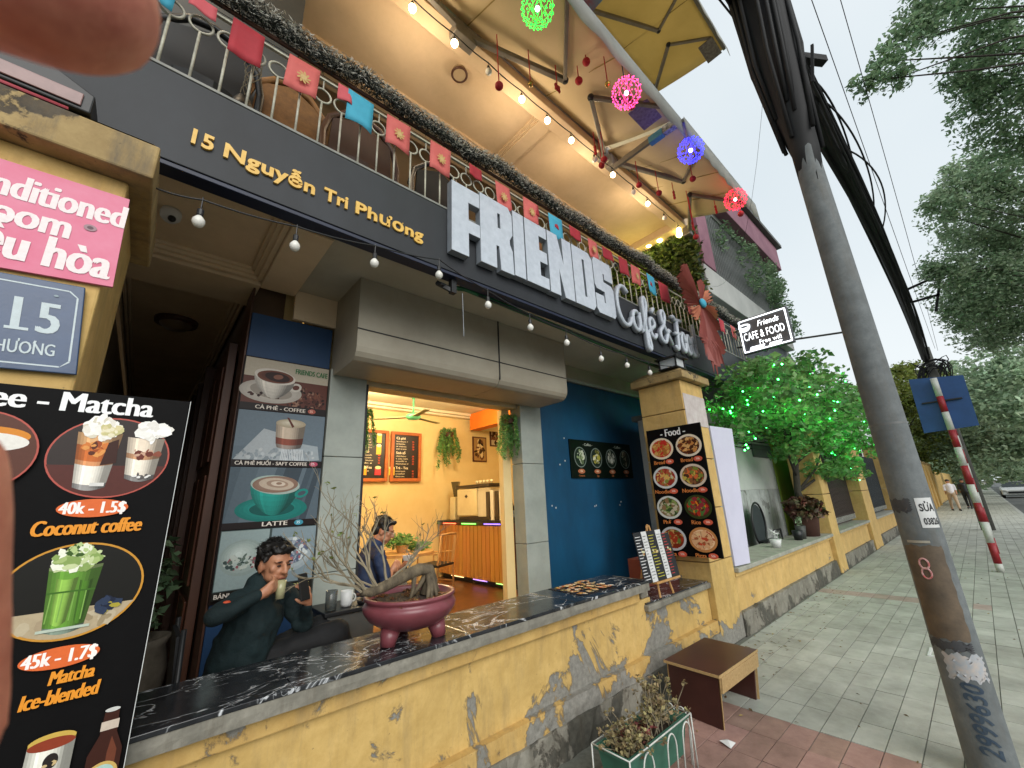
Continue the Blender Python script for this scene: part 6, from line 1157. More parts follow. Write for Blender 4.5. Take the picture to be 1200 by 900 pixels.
dg = thing('drink_glass', 'clear glass of yellowish drink held at the mouth by the seated man', 'glass', (.68, 2.80, 1.15)); MB().lathe([(0, 0), (.022, 0), (.028, .095), (.025, .095), (.02, .006)], (.672, 2.785, 1.125), 18, ax=(0, .05, 1)).build('body', mat('pale_drink', 'c9c69a', 'b6b283', 5, .12, 0, trans=.3), dg, smooth=True)
ph = thing('mobile_phone', 'black mobile phone held in the left hand of the seated man', 'phone', (.80, 2.93, 1.17)); MB().box((-.037, -.005, -.075), (.037, .004, .075), M=Matrix.Translation((.80, 2.80, 1.165)) @ rotto((.5, -.75, .25)).to_4x4()).build('body', BLK, ph, bevel=.004)
ch = thing('cafe_chair', 'dark metal framed chair carrying the man in the green jacket', 'chair', (.5, 3.0, .18))
bx((.30, 2.80, .56), (.74, 3.2, .60), 'seat', BLKP, ch, bevel=.01)
for x, y in ((.31, 2.82), (.72, 2.82), (.31, 3.18), (.72, 3.18)): MB().tube([(x, y, .18), (x-(.04 if x < .5 else 0), y, .56), (x-(.05 if x < .5 else 0), y, 1.05 if x < .5 else .57)], .012, 8).build('leg', BLK, ch, smooth=True)
MB().add([(.275, 2.84, .66), (.275, 3.16, .66), (.255, 3.16, 1.02), (.255, 2.84, 1.02)], [(0, 1, 2, 3)]).build('backrest', BLKP, ch).modifiers.new('s', 'SOLIDIFY').thickness = .02
J2 = dict(base=(1.72, 4.0, .2), head=(1.795, 3.92, 1.375), neck=(1.730, 3.96, 1.23), chest=(1.700, 3.98, 1.08), pelvis=(1.630, 4.02, .76), shR=(1.700, 3.79, 1.17), shL=(1.790, 4.13, 1.17), elR=(1.770, 3.74, .93), wrR=(1.850, 3.84, 1.02), elL=(1.930, 4.10, .95), wrL=(2.030, 3.94, 1.04),
    knR=(2.090, 3.90, .78), knL=(2.090, 4.10, .80), anR=(2.110, 3.88, .30), anL=(2.130, 4.08, .30), toe=(.95, -.1, -.15), hdR=(.7, .1, .6), hnR=(-.3, .6, -.3), hdL=(.3, -.5, .6), hnL=(-.6, 0, .2), s=1.)
p2, q2 = person_seated('man in a navy t-shirt and glasses sitting in the cafe doorway behind the bonsai', J2, (.80, -.42, -.42), dict(top=mat('navy_tshirt', '1d3052', '152440', 6, .7, .3, 30), legs=mat('grey_trousers', '55534d', '45433e', 6, .8), shoe=BLK, long=False), glasses=True, hairseed=3)
ph = thing('white_phone', 'white phone held by the man in navy sitting in the doorway', 'phone', (2.0, 3.88, 1.1)); MB().box((-.05, -.005, -.03), (.05, .004, .03), M=Matrix.Translation((2.03, 3.86, 1.11)) @ rotto((.6, .6, .5)).to_4x4()).build('body', WHITEP, ph, bevel=.004)
wooden_chair('indoor_chair', 'dark wooden chair under the man in navy in the doorway', 1.65, 4.02, R(90), WOODD, WOODD, .24)
# two pedestrians far down the pavement
def walker(x, y, lab, top, legs, rz, stride=.3):
    t = thing('person', lab, 'person', (x, y, 0)); M = Matrix.Rotation(rz, 3, 'Z'); q = lambda a: tuple(V((x, y, 0))+M @ V(a))
    sk = [(q((0, 0, 1.57)), (.075, .085, .11), Matrix.Identity(3)), (q((0, 0, 1.45)), q((0, 0, 1.36)), .05, .06), (q((0, 0, 1.32)), q((0, 0, .95)), .13, .12)]
    cl = [(q((0, 0, 1.34)), q((0, 0, 1.0)), .15, .15), (q((-.15, 0, 1.36)), q((.15, 0, 1.36)), .07, .07)]; lg = [(q((-.06, 0, .95)), q((.06, 0, .95)), .13, .13)]
    for s_, k in ((-1, 1), (1, -1)):
        sk += [(q((s_*.19, 0, 1.36)), q((s_*.22, -.04*k, 1.08)), .045, .035), (q((s_*.22, -.04*k, 1.08)), q((s_*.2, .14*k, .88)), .034, .025), (q((s_*.09, 0, .92)), q((s_*.1, stride*.5*k, .5)), .08, .055), (q((s_*.1, stride*.5*k, .5)), q((s_*.1, stride*k, .08)), .05, .035), (q((s_*.1, stride*k, .06)), q((s_*.1, stride*k+.16, .04)), .04, .03)]
        cl += [(q((s_*.19, 0, 1.36)), q((s_*.22, -.04*k, 1.12)), .06, .055)]; lg += [(q((s_*.09, 0, .92)), q((s_*.1, stride*.5*k, .5)), .1, .075), (q((s_*.1, stride*.5*k, .5)), q((s_*.1, stride*k, .14)), .072, .055)]
    flesh('body', sk, SKIN, t, .018, 2); flesh('shirt', cl, top, t, .022, 2); flesh('trousers', lg, legs, t, .022, 2); flesh('shoes', [(q((s_*.1, stride*k-.04, .06)), q((s_*.1, stride*k+.16, .045)), .055, .045) for s_, k in ((-1, 1), (1, -1))], BLK, t, .02, 1); flesh('hair', [(q((0, -.015, 1.615)), (.088, .1, .09), Matrix.Identity(3))], HAIR, t, .015, 1)
walker(34, 1.25, 'distant pedestrian in a white top and light shorts on the pavement', mat('white_shirt', 'd8d4d6', 'c6c2c4', 5, .8), mat('beige_trousers', 'b09a80', '9c8870', 5, .8), R(100), .32); walker(36.5, .75, 'distant pedestrian in black on the pavement beside the one in white', BLK, BLKP, R(80), .18)
# ---------------------------------------------------------------- concrete pole, cables, second pole, road sign
cp = thing('concrete_pole', 'grey concrete utility pole with stickers and painted numbers in the right foreground', 'utility pole', (3.80, .33, 0)); PX, PY = 3.80, .332
prr = lambda z: .110-.0048*z
MB().lathe([(prr(z), z) for z in [-.2+.25*i for i in range(30)]], (PX, PY, 0), 40).build('shaft', CONC, cp, smooth=True)
CAMV = V((PX, PY, 0)).normalized(); A0_ = math.atan2(-CAMV.y, -CAMV.x)
def wrap(z0, z1, a0, a1, m, name, off=.0015, n=22, par=cp, jit=0):
    """patch wrapped on the shaft; angles in degrees from the side facing the cafe kerb"""
    m_ = MB(); k = 16; vs = []; jg = random.Random(int(z0*1000)); zt = [(math.sin(q*.7+z0*5)+.5*math.sin(q*1.9+z1*8))*jit*.008 for q in range(n+1)]; zb = [(math.sin(q*.9+z1*5)+.5*math.sin(q*2.1+z0*8))*jit*.009 for q in range(n+1)]
    for j in range(k+1):
        aj0, aj1 = a0+math.sin(j*1.3+z0*9)*jit*2.5, a1+math.sin(j*1.9+z0*7)*jit*3.5
        for i in range(n+1): z = z0+zb[i]+(z1+zt[i]-z0-zb[i])*j/k; a = A0_+R(aj0+(aj1-aj0)*i/n); r = prr(z)+off; vs.append((PX+r*math.cos(a), PY+r*math.sin(a), z))
    m_.add(vs, [(j*(n+1)+i, j*(n+1)+i+1, (j+1)*(n+1)+i+1, (j+1)*(n+1)+i) for j in range(k) for i in range(n)]); return m_.build(name, m, par, smooth=True)
def wrap_text(body, z, a, h, c, name, vert=False, width=None, bold=.03, off=.003, shear=0):
    vs, fs_ = text2d(body, bold, shear); W = max(p[0] for p in vs); ws = (width/(W*h)) if width else 1; out_ = []
    for u_, v_ in vs:
        U_, V_ = u_*h*ws, v_*h
        if vert: U_, V_ = -V_, U_; 
        zz_ = z+V_; r = prr(zz_)+off; an = A0_+R(a)-0-(-U_)/r; out_.append((PX+r*math.cos(an), PY+r*math.sin(an), zz_))
    return MB().add(out_, fs_).build(name, c, cp)
wrap(.70, 1.22, -66, 44, mat('rust_brown_stain', '6a5a48', '4c4236', 9, .7, .4), 'brown_patch', jit=.6); wrap(.645, .695, -80, 40, mat('dark_grime', '33343a', '4b4c4c', 14, .7), 'black_tape', jit=1); wrap(.50, .63, -38, 60, mat('torn_sticker', 'b7aca3', '93a0ac', 24, .7, .2), 'torn_sticker', .002, jit=1.2); wrap(1.42, 1.50, -85, -5, mat('dark_grime', '33343a'), 'dark_band', .002, jit=.8); wrap(1.985, 2.0, -95, 95, mat('steel_band', '6d6f6e', '5a5c5b', 9, .4), 'steel_band')
wrap(1.325, 1.505, 8, 62, WHITEP, 'white_notice', .002); wrap_text('SỬA', 1.425, 14, .062, BLK, 'notice_lettering', width=.085); wrap_text('03826', 1.345, 16, .055, BLK, 'notice_number', width=.085)
wrap_text('2999630', .13, 30, .13, mat('blue_paint', '26384c', '3c4a56', 30, .7), 'painted_number', vert=True, width=.36, bold=.02, shear=.25)
m_ = MB()
for zc in (1.115, 1.06):
    m_.tube([(PX+(prr(1.1)+.004)*math.cos(A0_+R(-16)+.20*math.cos(t)), PY+(prr(1.1)+.004)*math.sin(A0_+R(-16)+.20*math.cos(t)), zc+.03*math.sin(t)) for t in [2*math.pi*i/18 for i in range(18)]], .005, 5, closed=True)
m_.build('red_sticker', mat('red_sticker', 'b02a30', 'd8c8c4', 40, .5), cp); wrap(1.235, 1.25, -45, 15, mat('pale_tag', 'a8a294', '8c8678', 9), 'pale_tag', .004)
cbd = thing('cable_bundle', 'thick sagging bundle of black telecom cables strung from the concrete pole along the street', 'cables', (9, .3, 6.6)); CBLK = mat('cable_black', '0d0e11', '08090b', 6, .75, .1, 30)
path = [(-3, .60, 6.55), (.5, .52, 6.45), (3.0, .45, 6.42), (4.2, .38, 6.52), (6.0, .32, 6.72), (9, .235, 6.62), (12, .20, 6.42), (16, .21, 6.2), (20.9, .28, 5.95)]
def along(u_):
    f = u_*(len(path)-1); i = min(int(f), len(path)-2); t_ = f-i; p0, p1_, p2_, p3 = [V(path[max(0, min(len(path)-1, i+k))]) for k in (-1, 0, 1, 2)]
    return .5*((2*p1_)+(p2_-p0)*t_+(2*p0-5*p1_+4*p2_-p3)*t_*t_+(3*p1_-p0-3*p2_+p3)*t_**3)
g = random.Random(14); mcore = MB()
for k in range(40):
    a, q = g.uniform(0, 6.28), math.sqrt(g.random())*.17; ph_ = g.uniform(0, 6); rad = g.choice((.010, .014, .02, .028, .034)); P3 = []
    for i in range(49):
        u_ = i/48; p = along(u_); w2 = q*1.15*(1.0-.42*u_)*(1+.15*math.sin(9*u_+ph_)); aa = a+1.3*math.sin(3*u_+ph_); P3.append(p+V((0, w2*math.cos(aa), w2*math.sin(aa)-(.25*g.random() if k > 35 else 0)*math.sin(u_*9)**2)))
    mcore.tube(P3, rad, 6)
mcore.build('cables', CBLK, cbd, smooth=True)
mcore = MB().tube([along(i/48)+V((0, 0, 0)) for i in range(49)], [.135-.045*i/48 for i in range(49)], 10).build('cable_core', CBLK, cbd, smooth=True)
m_ = MB()
for k, (u0, u1) in enumerate(((.47, .60), (.50, .66), (.56, .69))): m_.tube([along(u0+(u1-u0)*i/16)+V((0, -(.14+.07*k)*math.sin(math.pi*i/16)**.7-.04, .12*math.sin(math.pi*i/16))) for i in range(17)], .013, 5)
m_.build('loose_loops', CBLK, cbd, smooth=True)['kind'] = 'stuff'
m_ = MB(); m_.lathe([(prr(5)-.004, -.35), (prr(5)+.012, 0), (prr(5)+.045, .35), (prr(5)+.07, .9), (prr(5)+.10, 1.6), (prr(5)+.10, 2.3)], (PX, PY, 4.35), 14, wob=.12)
for k in range(22): a = g.uniform(0, 6.28); m_.tube([(PX+.13*math.cos(a), PY+.13*math.sin(a), 4.35+g.uniform(0, .5)), (PX+.2*math.cos(a+.2), PY+.2*math.sin(a+.2), 5.4), (PX+.22*math.cos(a+.5), PY+.22*math.sin(a+.5), 6.5)], .018, 6)
m_.build('cable_sleeve', CBLK, cbd, smooth=True)
jb = thing('junction_clamp', 'small black clamp sticking out of the cable bundle beside the pole top', 'clamp', (5.2, .25, 6.4)); MB().bar((5.3, .25, 6.75), (5.6, .05, 6.75), .09).bar((5.3, .20, 6.3), (5.3, .1, 6.8), .03).build('clamp', CBLK, jb)
m_ = MB()
for y0, z0, y1, z1 in ((-.02, 7.3, -.05, 6.3), (-.3, 8.0, -.1, 6.2)): m_.tube(curvy((2, y0, z0), (21, y1, z1), 14, .5), .0045, 4)
tag(m_.build('overhead_wire', CBLK), 'pair of thin overhead wires running beside the thick cable bundle', 'wires')
m_ = MB().tube(curvy((7.2, 2.4, 5.2), (3.85, .4, 5.6), 10, .7), .0016, 4)
tag(m_.build('service_wire', CBLK), 'faint thin drop wires crossing the sky between pole and houses', 'wires')
p2_ = thing('far_utility_pole', 'dark second utility pole with a cable tangle and steel bracket farther down the pavement', 'utility pole', (21, .2, 0)); MB().lathe([(.17, 0), (.15, 3), (.13, 6.4)], (21, .20, 0), 14).build('shaft', mat('dark_pole', '55554f', '403f3a', 6, .8), p2_, smooth=True)
m_ = MB()
for k in range(26): a = g.uniform(0, 6.28); r_ = g.uniform(.15, .5); m_.tube([(21+.2*math.cos(a), .2+r_*math.cos(t+a), 5.3+g.uniform(0, .04)+r_*1.3*math.sin(t)) for t in [5.5*i/12 for i in range(13)]], .016, 5)
m_.build('cable_tangle', CBLK, p2_); m_ = MB(); bp = V((14.2, .18, 6.45)); m_.bar(bp, bp+V((0, -.75, .15)), .05).bar(bp+V((0, -.75, .15)), bp+V((0, -.45, -.75)), .05).bar(bp+V((0, -.1, -.35)), bp+V((0, -.62, -.35)), .05)
brk = thing('cable_bracket', 'triangular steel bracket hung on the cable bundle against the sky', 'bracket', tuple(bp)); m_.build('bracket', CBLK, brk); m_ = MB()
sp = thing('road_sign', 'blue road sign seen from behind on a red and white banded post', 'road sign', (11.7, .14, 0)); RW, RR_ = mat('white_band', 'c9cbc4', 'b4b6ae', 12, .5), mat('red_band', '9c2029', '861a22', 12, .5)
zs = [0, .14, .49, .85, 1.19, 1.52, 1.87, 2.22, 2.56, 2.92, 3.24, 3.62]
for i, (a, b) in enumerate(zip(zs, zs[1:])): MB().lathe([(.052, a), (.052, b)], (11.7, .14, 0), 16).build('white_band' if i % 2 == 0 else 'red_band', RW if i % 2 == 0 else RR_, sp, smooth=True)
MB().add([(11.78, .53, 2.56), (11.78, -.24, 2.60), (11.78, -.27, 3.60), (11.78, .50, 3.70), (11.79, .53, 2.56), (11.79, -.24, 2.60), (11.79, -.27, 3.60), (11.79, .50, 3.70)], [(0, 1, 2, 3), (7, 6, 5, 4), (0, 4, 5, 1), (1, 5, 6, 2), (2, 6, 7, 3), (3, 7, 4, 0)]).build('sign_plate', mat('blue_sign_back', '27528c', '1f4679', 3, .5), sp)
bx((11.74, -.15, 3.14), (11.775, .42, 3.17), 'bracket_bar', BLK, sp)
p3_ = thing('thin_post', 'thinner faded red and white post just behind the road sign post', 'post', (14.5, .12, 0)); 
for i in range(9): MB().lathe([(.04, i*.33), (.04, i*.33+.33)], (14.5, .13, 0), 12).build('white_band' if i % 2 else 'red_band', RW if i % 2 else RR_, p3_, smooth=True)
# ---------------------------------------------------------------- car on the road
car = thing('parked_car', 'silver white car with dark windscreen coming along the road in the distance', 'car', (58, -1.9, -.13)); CW = mat('silver_paint', 'c9cccc', 'bfc2c2', 3, .25, 0, coat=.6); X0, Y0 = 58, -1.92; TZ = -.13
prof = [(0, .35), (.02, .75), (.9, .95), (1.5, 1.38), (3.2, 1.42), (4.1, 1.0), (4.4, .85), (4.4, .35)]
MB().prism([(a, b) for a, b in [(0, .3), (4.4, .3), (4.4, .85), (3.9, .97), (.9, .95), (.1, .78)]], ((X0, Y0-.88, TZ), (1, 0, 0), (0, 0, 1)), 1.76).build('body', CW, car, bevel=.08)
q = [(.95, .95, .78), (3.9, .97, .78), (3.3, 1.42, .62), (1.5, 1.42, .62)]; MB().add([(X0+a, Y0-s_, TZ+b) for a, b, s_ in q]+[(X0+a, Y0+s_, TZ+b) for a, b, s_ in q], [(0, 1, 2, 3), (7, 6, 5, 4), (0, 3, 7, 4), (1, 5, 6, 2), (3, 2, 6, 7)]).build('cabin_glass', mat('car_glass', '26302f', '1c2424', 3, .1), car, bevel=.03)
bx((X0+1.5, Y0-.6, TZ+1.42), (X0+3.3, Y0+.6, TZ+1.45), 'roof', CW, car, bevel=.01)
for x in (.85, 3.55):
    for y in (-.82, .82): w__ = MB().lathe([(0, -.1), (.31, -.1), (.33, 0), (.31, .1), (0, .1)], (X0+x, Y0+y, TZ+.33), 18, ax=(0, 1, 0)).build('wheel', BLK, car); MB().lathe([(0, -.11), (.2, -.11), (.2, .11), (0, .11)], (X0+x, Y0+y, TZ+.33), 14, ax=(0, 1, 0)).build('rim', ALU, w__)
for y in (-.62, .62): MB().ball((X0+.02, Y0+y, TZ+.68), (.05, .16, .08)).build('headlight', WHITEP, car)
bx((X0-.02, Y0-.5, TZ+.42), (X0+.02, Y0+.5, TZ+.6), 'grille', BLK, car)
# ---------------------------------------------------------------- potted tree on the street wall
pt = thing('potted_tree', 'green leafed tree in a brown pot on the yellow wall strung with green fairy lights', 'tree', (9.5, 2.38, .72)); PT = V((9.55, 2.38, .72))
MB().lathe([(.0, 0), (.17, 0), (.22, .36), (.25, .40), (.25, .45), (.22, .45)], PT, 22).build('pot', mat('brown_clay', '5a3a30', '472c24', 6, .7, .3), pt, smooth=True); MB().lathe([(0, .42), (.22, .42)], PT, 16).build('soil', SOIL, pt)
leaves([(tuple(PT+V((0, 0, .55))), (.42, .30, .17), 800), (tuple(PT+V((0, -.05, .42))), (.45, .33, .12), 400)], .13, 'underplanting', LEAFR, pt, 3, .5, .5)
T_ = [PT+V(v) for v in ((0, 0, .45), (-.10, .0, .8), (-.02, -.02, 1.1), (.12, -.02, 1.35), (.08, -.03, 1.7), (.2, -.05, 2.1))]; m_ = MB().tube(T_, [.07, .06, .055, .05, .04, .03], 10)
g = random.Random(31); ends = []
for p, d in ((T_[1], (1.5, -.35, 1.05)), (T_[2], (-.9, -.2, 1.0)), (T_[3], (1.3, -.5, .9)), (T_[3], (-1.5, -.5, .85)), (T_[4], (.7, .1, .9)), (T_[4], (-.8, -.5, .8)), (T_[1], (2.4, -.5, .9)), (T_[4], (-2.2, -.5, 1.1)), (T_[5], (-1.2, -.1, .8)), (T_[5], (.2, -.4, .7)), (T_[5], (1.6, -.7, .5))):
    e = p+V(d); mid = p.lerp(e, .5)+V((g.uniform(-.1, .1), g.uniform(-.1, .1), -.08)); m_.tube([p, mid, e], [.030, .02, .010], 7); ends += [e, mid]
m_.build('trunk', BARKD, pt, smooth=True)
crown = []
g = random.Random(77)
for k in range(84):
    x = g.uniform(-3.5, 4.6); hgt = 2.2+.6*(1-(x/3.6)**2*.8)+g.uniform(-.55, .45); y = g.uniform(-.95, .40); s_ = g.uniform(.20, .40); crown.append((tuple(PT+V((x, y, hgt-.10*abs(x)))), (s_*1.25, s_, s_*.5), int(850*s_)))
for e in ends: crown.append((tuple(e), (.34, .3, .18), 320))
crown += [(tuple(PT+V((1.9, -.5, 1.35))), (.6, .3, .16), 520), (tuple(PT+V((1.2, -.35, 1.15))), (.5, .3, .14), 420)]
leaves([(c, tuple(v*1.15 for v in r_), int(k*.46)) for c, r_, k in crown]+[(tuple(PT+V((.5, -.3, 2.35))), (4.2, 1.1, .7), 4500)], .105, 'crown', LEAFB, pt, 9, .35, .6)
m_ = MB(); g = random.Random(8)
for k in range(190): c, r_, _ = crown[g.randrange(0, 80)]; m_.ball((c[0]+g.uniform(-1, 1)*r_[0]*.8, c[1]-r_[1]*g.uniform(.2, 1.), c[2]-r_[2]*g.uniform(-.3, 1.2)), .013, 6)
m_.build('fairy_lights', emis('green_led', '2cff58', 22), pt)
for x, y, z in ((-1.6, -.7, 1.95), (-.4, -.75, 2.05), (.8, -.8, 1.8), (1.9, -.8, 1.6), (-2.3, -.6, 2.1)): lamp('green_led_glow', tuple(PT+V((x, y, z))), 3.2, (.08, 1, .2), .1)
# neighbour courtyard things
bk = thing('black_round_chair', 'black round backed metal chair behind the street wall near the white panel', 'chair', (8.3, 2.6, .7)); MB().tube([(8.2+.30*math.cos(t), 2.75, 1.02+.36*math.sin(t)) for t in [2*math.pi*i/24 for i in range(24)]], .018, 6, closed=True, nrm=(0, 1, 0)).build('back_hoop', BLK, bk, smooth=True); MB().prism([(.29*math.cos(t), .33*math.sin(t)) for t in [2*math.pi*i/18 for i in range(18)]], ((8.2, 2.76, 1.02), (1, 0, 0), (0, 0, 1)), .008).build('mesh_back', mat('mesh_black', '2c3436', '20282a', 40, .7), bk); MB().tube([(8.35, 2.6, .9), (8.75, 2.6, .9), (8.75, 2.6, .73)], .015).build('arm', BLK, bk)
bx((8.0, 2.6, .74), (8.6, 2.74, .76), 'seat', BLK, bk)
for x, lab, h, c in ((7.55, 'small white cup on the street wall coping', .12, WHITEP), (8.75, 'small black pot on the street wall coping', .16, BLK), (8.98, 'small grey pot with a spiky flower on the street wall coping', .22, mat('grey_pot', '4a4a48', '3a3a38', 5))):
    t = thing('small_pot', lab, 'pot', (x, 2.35, .72)); MB().lathe([(0, 0), (.06, 0), (.085, h), (.075, h), (.06, .01)], (x, 2.35, .722), 14).build('body', c, t, smooth=True)
    if c is not BLK: leaves([((x, 2.35, .72+h+.08), (.06, .06, .09), 40)], .07, 'foliage', LEAFG if h > .2 else WHITEP, t, int(x*9), aspect=.25)
nb = thing('courtyard_building', 'grey rendered low house behind the street wall with a stained lower wall', 'building', (9.5, 3.8, 0)); bx((5.41, 2.95, 0), (10.37, 3.2, 1.60), 'stained_wall', peel('stained_render', 'bdc0be', 'a4a8a8', ('8b8d8b', '777977'), amount=.02, dirt=.9), nb); bx((5.41, 2.953, 1.602), (10.37, 3.2, 2.67), 'wall', GREYL, nb); bx((5.41, 2.88, 2.671), (10.40, 3.3, 2.75), 'coping', mat('grey_ledge', '777a78', '666967'), nb)
bx((9.2, 2.92, 2.25), (10.33, 2.95, 2.52), 'grey_box', mat('dark_grey_box', '5b6062', '4b5052'), nb)
for z in (2.62, 2.7, 2.78): MB().tube(curvy((5.6, 2.93, z-.1), (10.2, 2.93, z-.2), 8, .05), .012, 5).build('wall_cable', CBLK, nb)
bx((5.41, 2.75, 0), (10.3, 2.94, .45), 'raised_yard', mat('yard_concrete', '6f6f6b', '5b5b57'), nb)
gb = thing('lime_building', 'lime green rendered house wall behind the potted tree', 'building', (13.8, 4, 0)); bx((10.375, 2.93, 0), (15.5, 3.3, 3.0), 'wall', LIME, gb); bx((10.41, 2.85, 3.001), (15.6, 3.4, 3.08), 'coping', GREYL, gb)
hb = thing('gabled_house', 'grey gabled house end rising above the potted tree', 'building', (17, 4, 0)); MB().prism([(12.9, 0), (22, 0), (22, 4.6), (17.2, 6.6), (12.9, 4.9)], ((0, 3.9, 0), (1, 0, 0), (0, 0, 1)), 4).build('gable_wall', GREYL, hb); MB().bar((12.6, 3.8, 5.0), (17.2, 3.8, 6.8), .12, .3).bar((17.2, 3.8, 6.8), (22.4, 3.8, 4.6), .12, .3).build('roof_edge', mat('roof_grey', '5a5c5a', '484a48'), hb)
for x in (14, 18.5): bx((x, 3.87, 3.6), (x+.9, 3.90, 4.6), 'window', mat('dark_window', '2a3234', '1f2628', 3, .15), hb)
# neighbour upper storeys
nh = thing('neighbour_building', 'neighbouring grey and mauve house with planted barred balcony beyond the cafe', 'building', (9.5, 3, 5)); 
def nbx(a, b, n, m, bev=.004): return bx(a, b, n, m, nh, bev)
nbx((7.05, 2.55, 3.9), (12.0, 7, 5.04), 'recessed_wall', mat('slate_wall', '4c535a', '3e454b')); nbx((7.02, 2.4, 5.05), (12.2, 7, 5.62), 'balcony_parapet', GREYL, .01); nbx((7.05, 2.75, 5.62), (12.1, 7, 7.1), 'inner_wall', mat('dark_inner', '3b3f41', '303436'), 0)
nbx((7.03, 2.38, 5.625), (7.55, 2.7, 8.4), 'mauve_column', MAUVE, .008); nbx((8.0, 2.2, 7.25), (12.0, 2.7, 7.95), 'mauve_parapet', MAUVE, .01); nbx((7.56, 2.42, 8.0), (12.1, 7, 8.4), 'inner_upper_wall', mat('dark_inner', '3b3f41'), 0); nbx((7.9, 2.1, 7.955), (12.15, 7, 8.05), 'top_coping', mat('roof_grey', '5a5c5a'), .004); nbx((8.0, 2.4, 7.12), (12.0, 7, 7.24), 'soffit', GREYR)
m0 = None
for k in range(44):
    x = 7.62+k*.1
    if m0 is None: m0 = nbx((x, 2.42, 5.63), (x+.018, 2.438, 7.11), 'balcony_bar', mat('pale_bar', '8f9492', '757a78', 8), 0)
    else: o = m0.copy(); COL.objects.link(o); o.location.x = k*.1
hpv = thing('balcony_creeper', 'trailing green creepers spilling over the neighbouring barred balcony', 'plant', (9.7, 2.3, 6.5)); g = random.Random(6)
leaves([((g.uniform(7.7, 12.2), g.uniform(2.05, 2.45), 5.75+1.0*g.random()), (.34, .12, .26), 90) for k in range(18)]+[((11.2+.14*k, 2.3, 6.5-.13*k), (.35, .2, .35), 120) for k in range(8)]+[((8.4+.5*k, 2.3, 7.0), (.3, .08, .14), 50) for k in range(5)], .085, 'foliage', LEAFD, hpv, 12)
mh = thing('street_house', 'row of pale houses farther along beyond the gabled house', 'building', (30, 5, 0)); bx((23, 4.2, 0), (34, 9, 5.2), 'wall', GREYL, mh)
for k in range(5): bx((24+k*2, 4.17, 3.2), (24.9+k*2, 4.2, 4.4), 'window', MATS['dark_window'], mh)
# ---------------------------------------------------------------- street trees
A_ = [((7.40,-0.32,7.55),0.19),((7.56,-0.59,7.86),0.19),((7.72,-0.62,7.58),0.17),((7.98,-0.87,8.34),0.27),((8.33,-1.19,8.69),0.30),((8.62,-1.47,9.09),0.33),((8.15,-1.15,9.00),0.23),((8.93,-1.81,9.28),0.39),((9.74,-1.78,8.74),0.46),((10.17,-2.05,8.44),0.55),((9.64,-1.52,8.33),0.27),((9.95,-2.13,9.15),0.41),((10.84,-1.85,8.17),0.50),((11.23,-1.96,7.55),0.50),((10.53,-1.69,8.46),0.26)]
B_ = [((13.35,-1.40,8.38),0.37),((13.26,-1.07,7.75),0.48),((13.66,-1.72,8.49),0.56),((14.25,-2.09,8.08),0.74),((12.89,-0.79,7.91),0.22),((14.57,-1.51,7.64),0.66),((15.13,-1.81,7.10),0.78),((14.01,-0.65,6.72),0.39),((13.79,-0.41,6.62),0.19),((14.55,-0.98,6.33),0.66),((15.91,-1.46,6.21),0.82),((15.30,-0.78,5.89),0.49),((16.63,-1.16,5.55),0.64),((17.23,-1.72,5.62),0.73),((16.33,-1.19,6.34),0.56),((17.05,-2.00,6.74),0.64)]
C_ = [((37.48,-2.53,7.49),1.59),((39.49,-1.46,7.26),1.11),((35.27,-2.61,5.61),1.72),((40.12,-1.50,5.91),1.52),((44.29,-0.20,7.29),1.75),((41.61,-2.20,4.25),2.03),((43.08,-0.73,4.28),1.64),((43.87,0.89,5.51),1.40),((45.35,0.29,3.61),1.40),((54.53,-2.04,2.67),1.33),((55.73,-0.40,2.84),1.40),((49.16,-3.08,3.39),1.52),((46.42,-0.24,9.65),0.87)]
D_ = [((38.67,2.17,7.07),1.20),((42.68,1.94,5.57),1.40),((34.91,2.48,7.78),1.01),((38.62,1.55,8.76),0.87),((39.82,0.71,8.13),0.98),((31.62,3.21,6.38),0.94),((45.58,2.77,3.90),1.50)]
def street_tree(lab, base, blobs, extra, dens, size, m, seed, fork, tr=.22):
    t = thing('street_tree', lab, 'tree', base); g = random.Random(seed); m_ = MB(); b = V(base); f = V(fork)
    m_.tube([b, b.lerp(f, .5)+V((.1, .05, 0)), f], [tr, tr*.8, tr*.7], 12)
    for c, r_ in blobs+extra:
        c = V(c)
        for k in range(1):
            e = c+V((g.uniform(-1, 1), g.uniform(-1, 1), g.uniform(-.6, .6)))*r_*.6; mid = f.lerp(e, .5)+V((g.uniform(-.4, .4), g.uniform(-.4, .4), g.uniform(.1, .6))); m_.tube([f, f.lerp(mid, .6), mid, mid.lerp(e, .6)+V((g.uniform(-.15, .15), 0, g.uniform(-.15, .15))), e], [tr*.13, tr*.10, tr*.07, tr*.05, tr*.03], 6)
    m_.build('trunk', BARKD, t, smooth=True); L = []
    for c, r_ in blobs+extra:
        for k in range(11): q = V((g.gauss(0, 1), g.gauss(0, 1), g.gauss(0, 1))).normalized()*r_*g.uniform(.2, 1.25); L.append((tuple(V(c)+q), (r_*.36, r_*.36, r_*.30), int(dens*r_*r_*.42)+4))
        L.append((tuple(c), (r_*1.45, r_*1.45, r_*1.3), int(dens*r_*r_*5)+25))
    leaves(L, size, 'crown', m, t, seed, .3, .5); return t
EX = lambda cx_, cy_, cz, n, s_, rr_, sd_: [((cx_+random.Random(sd_+i).uniform(-s_, s_), cy_+random.Random(sd_+i*3).uniform(-s_, s_*.2), cz+random.Random(sd_+i*7).uniform(-1, 1.6)), rr_) for i in range(n)]
street_tree('overhanging street tree with a long branch reaching over the road at the top right', (11.5, -7, 0), A_, EX(11.5, -6, 8.4, 14, 3, .9, 1), 900, .075, LEAFD, 41, (11, -5.4, 6.4), .26)
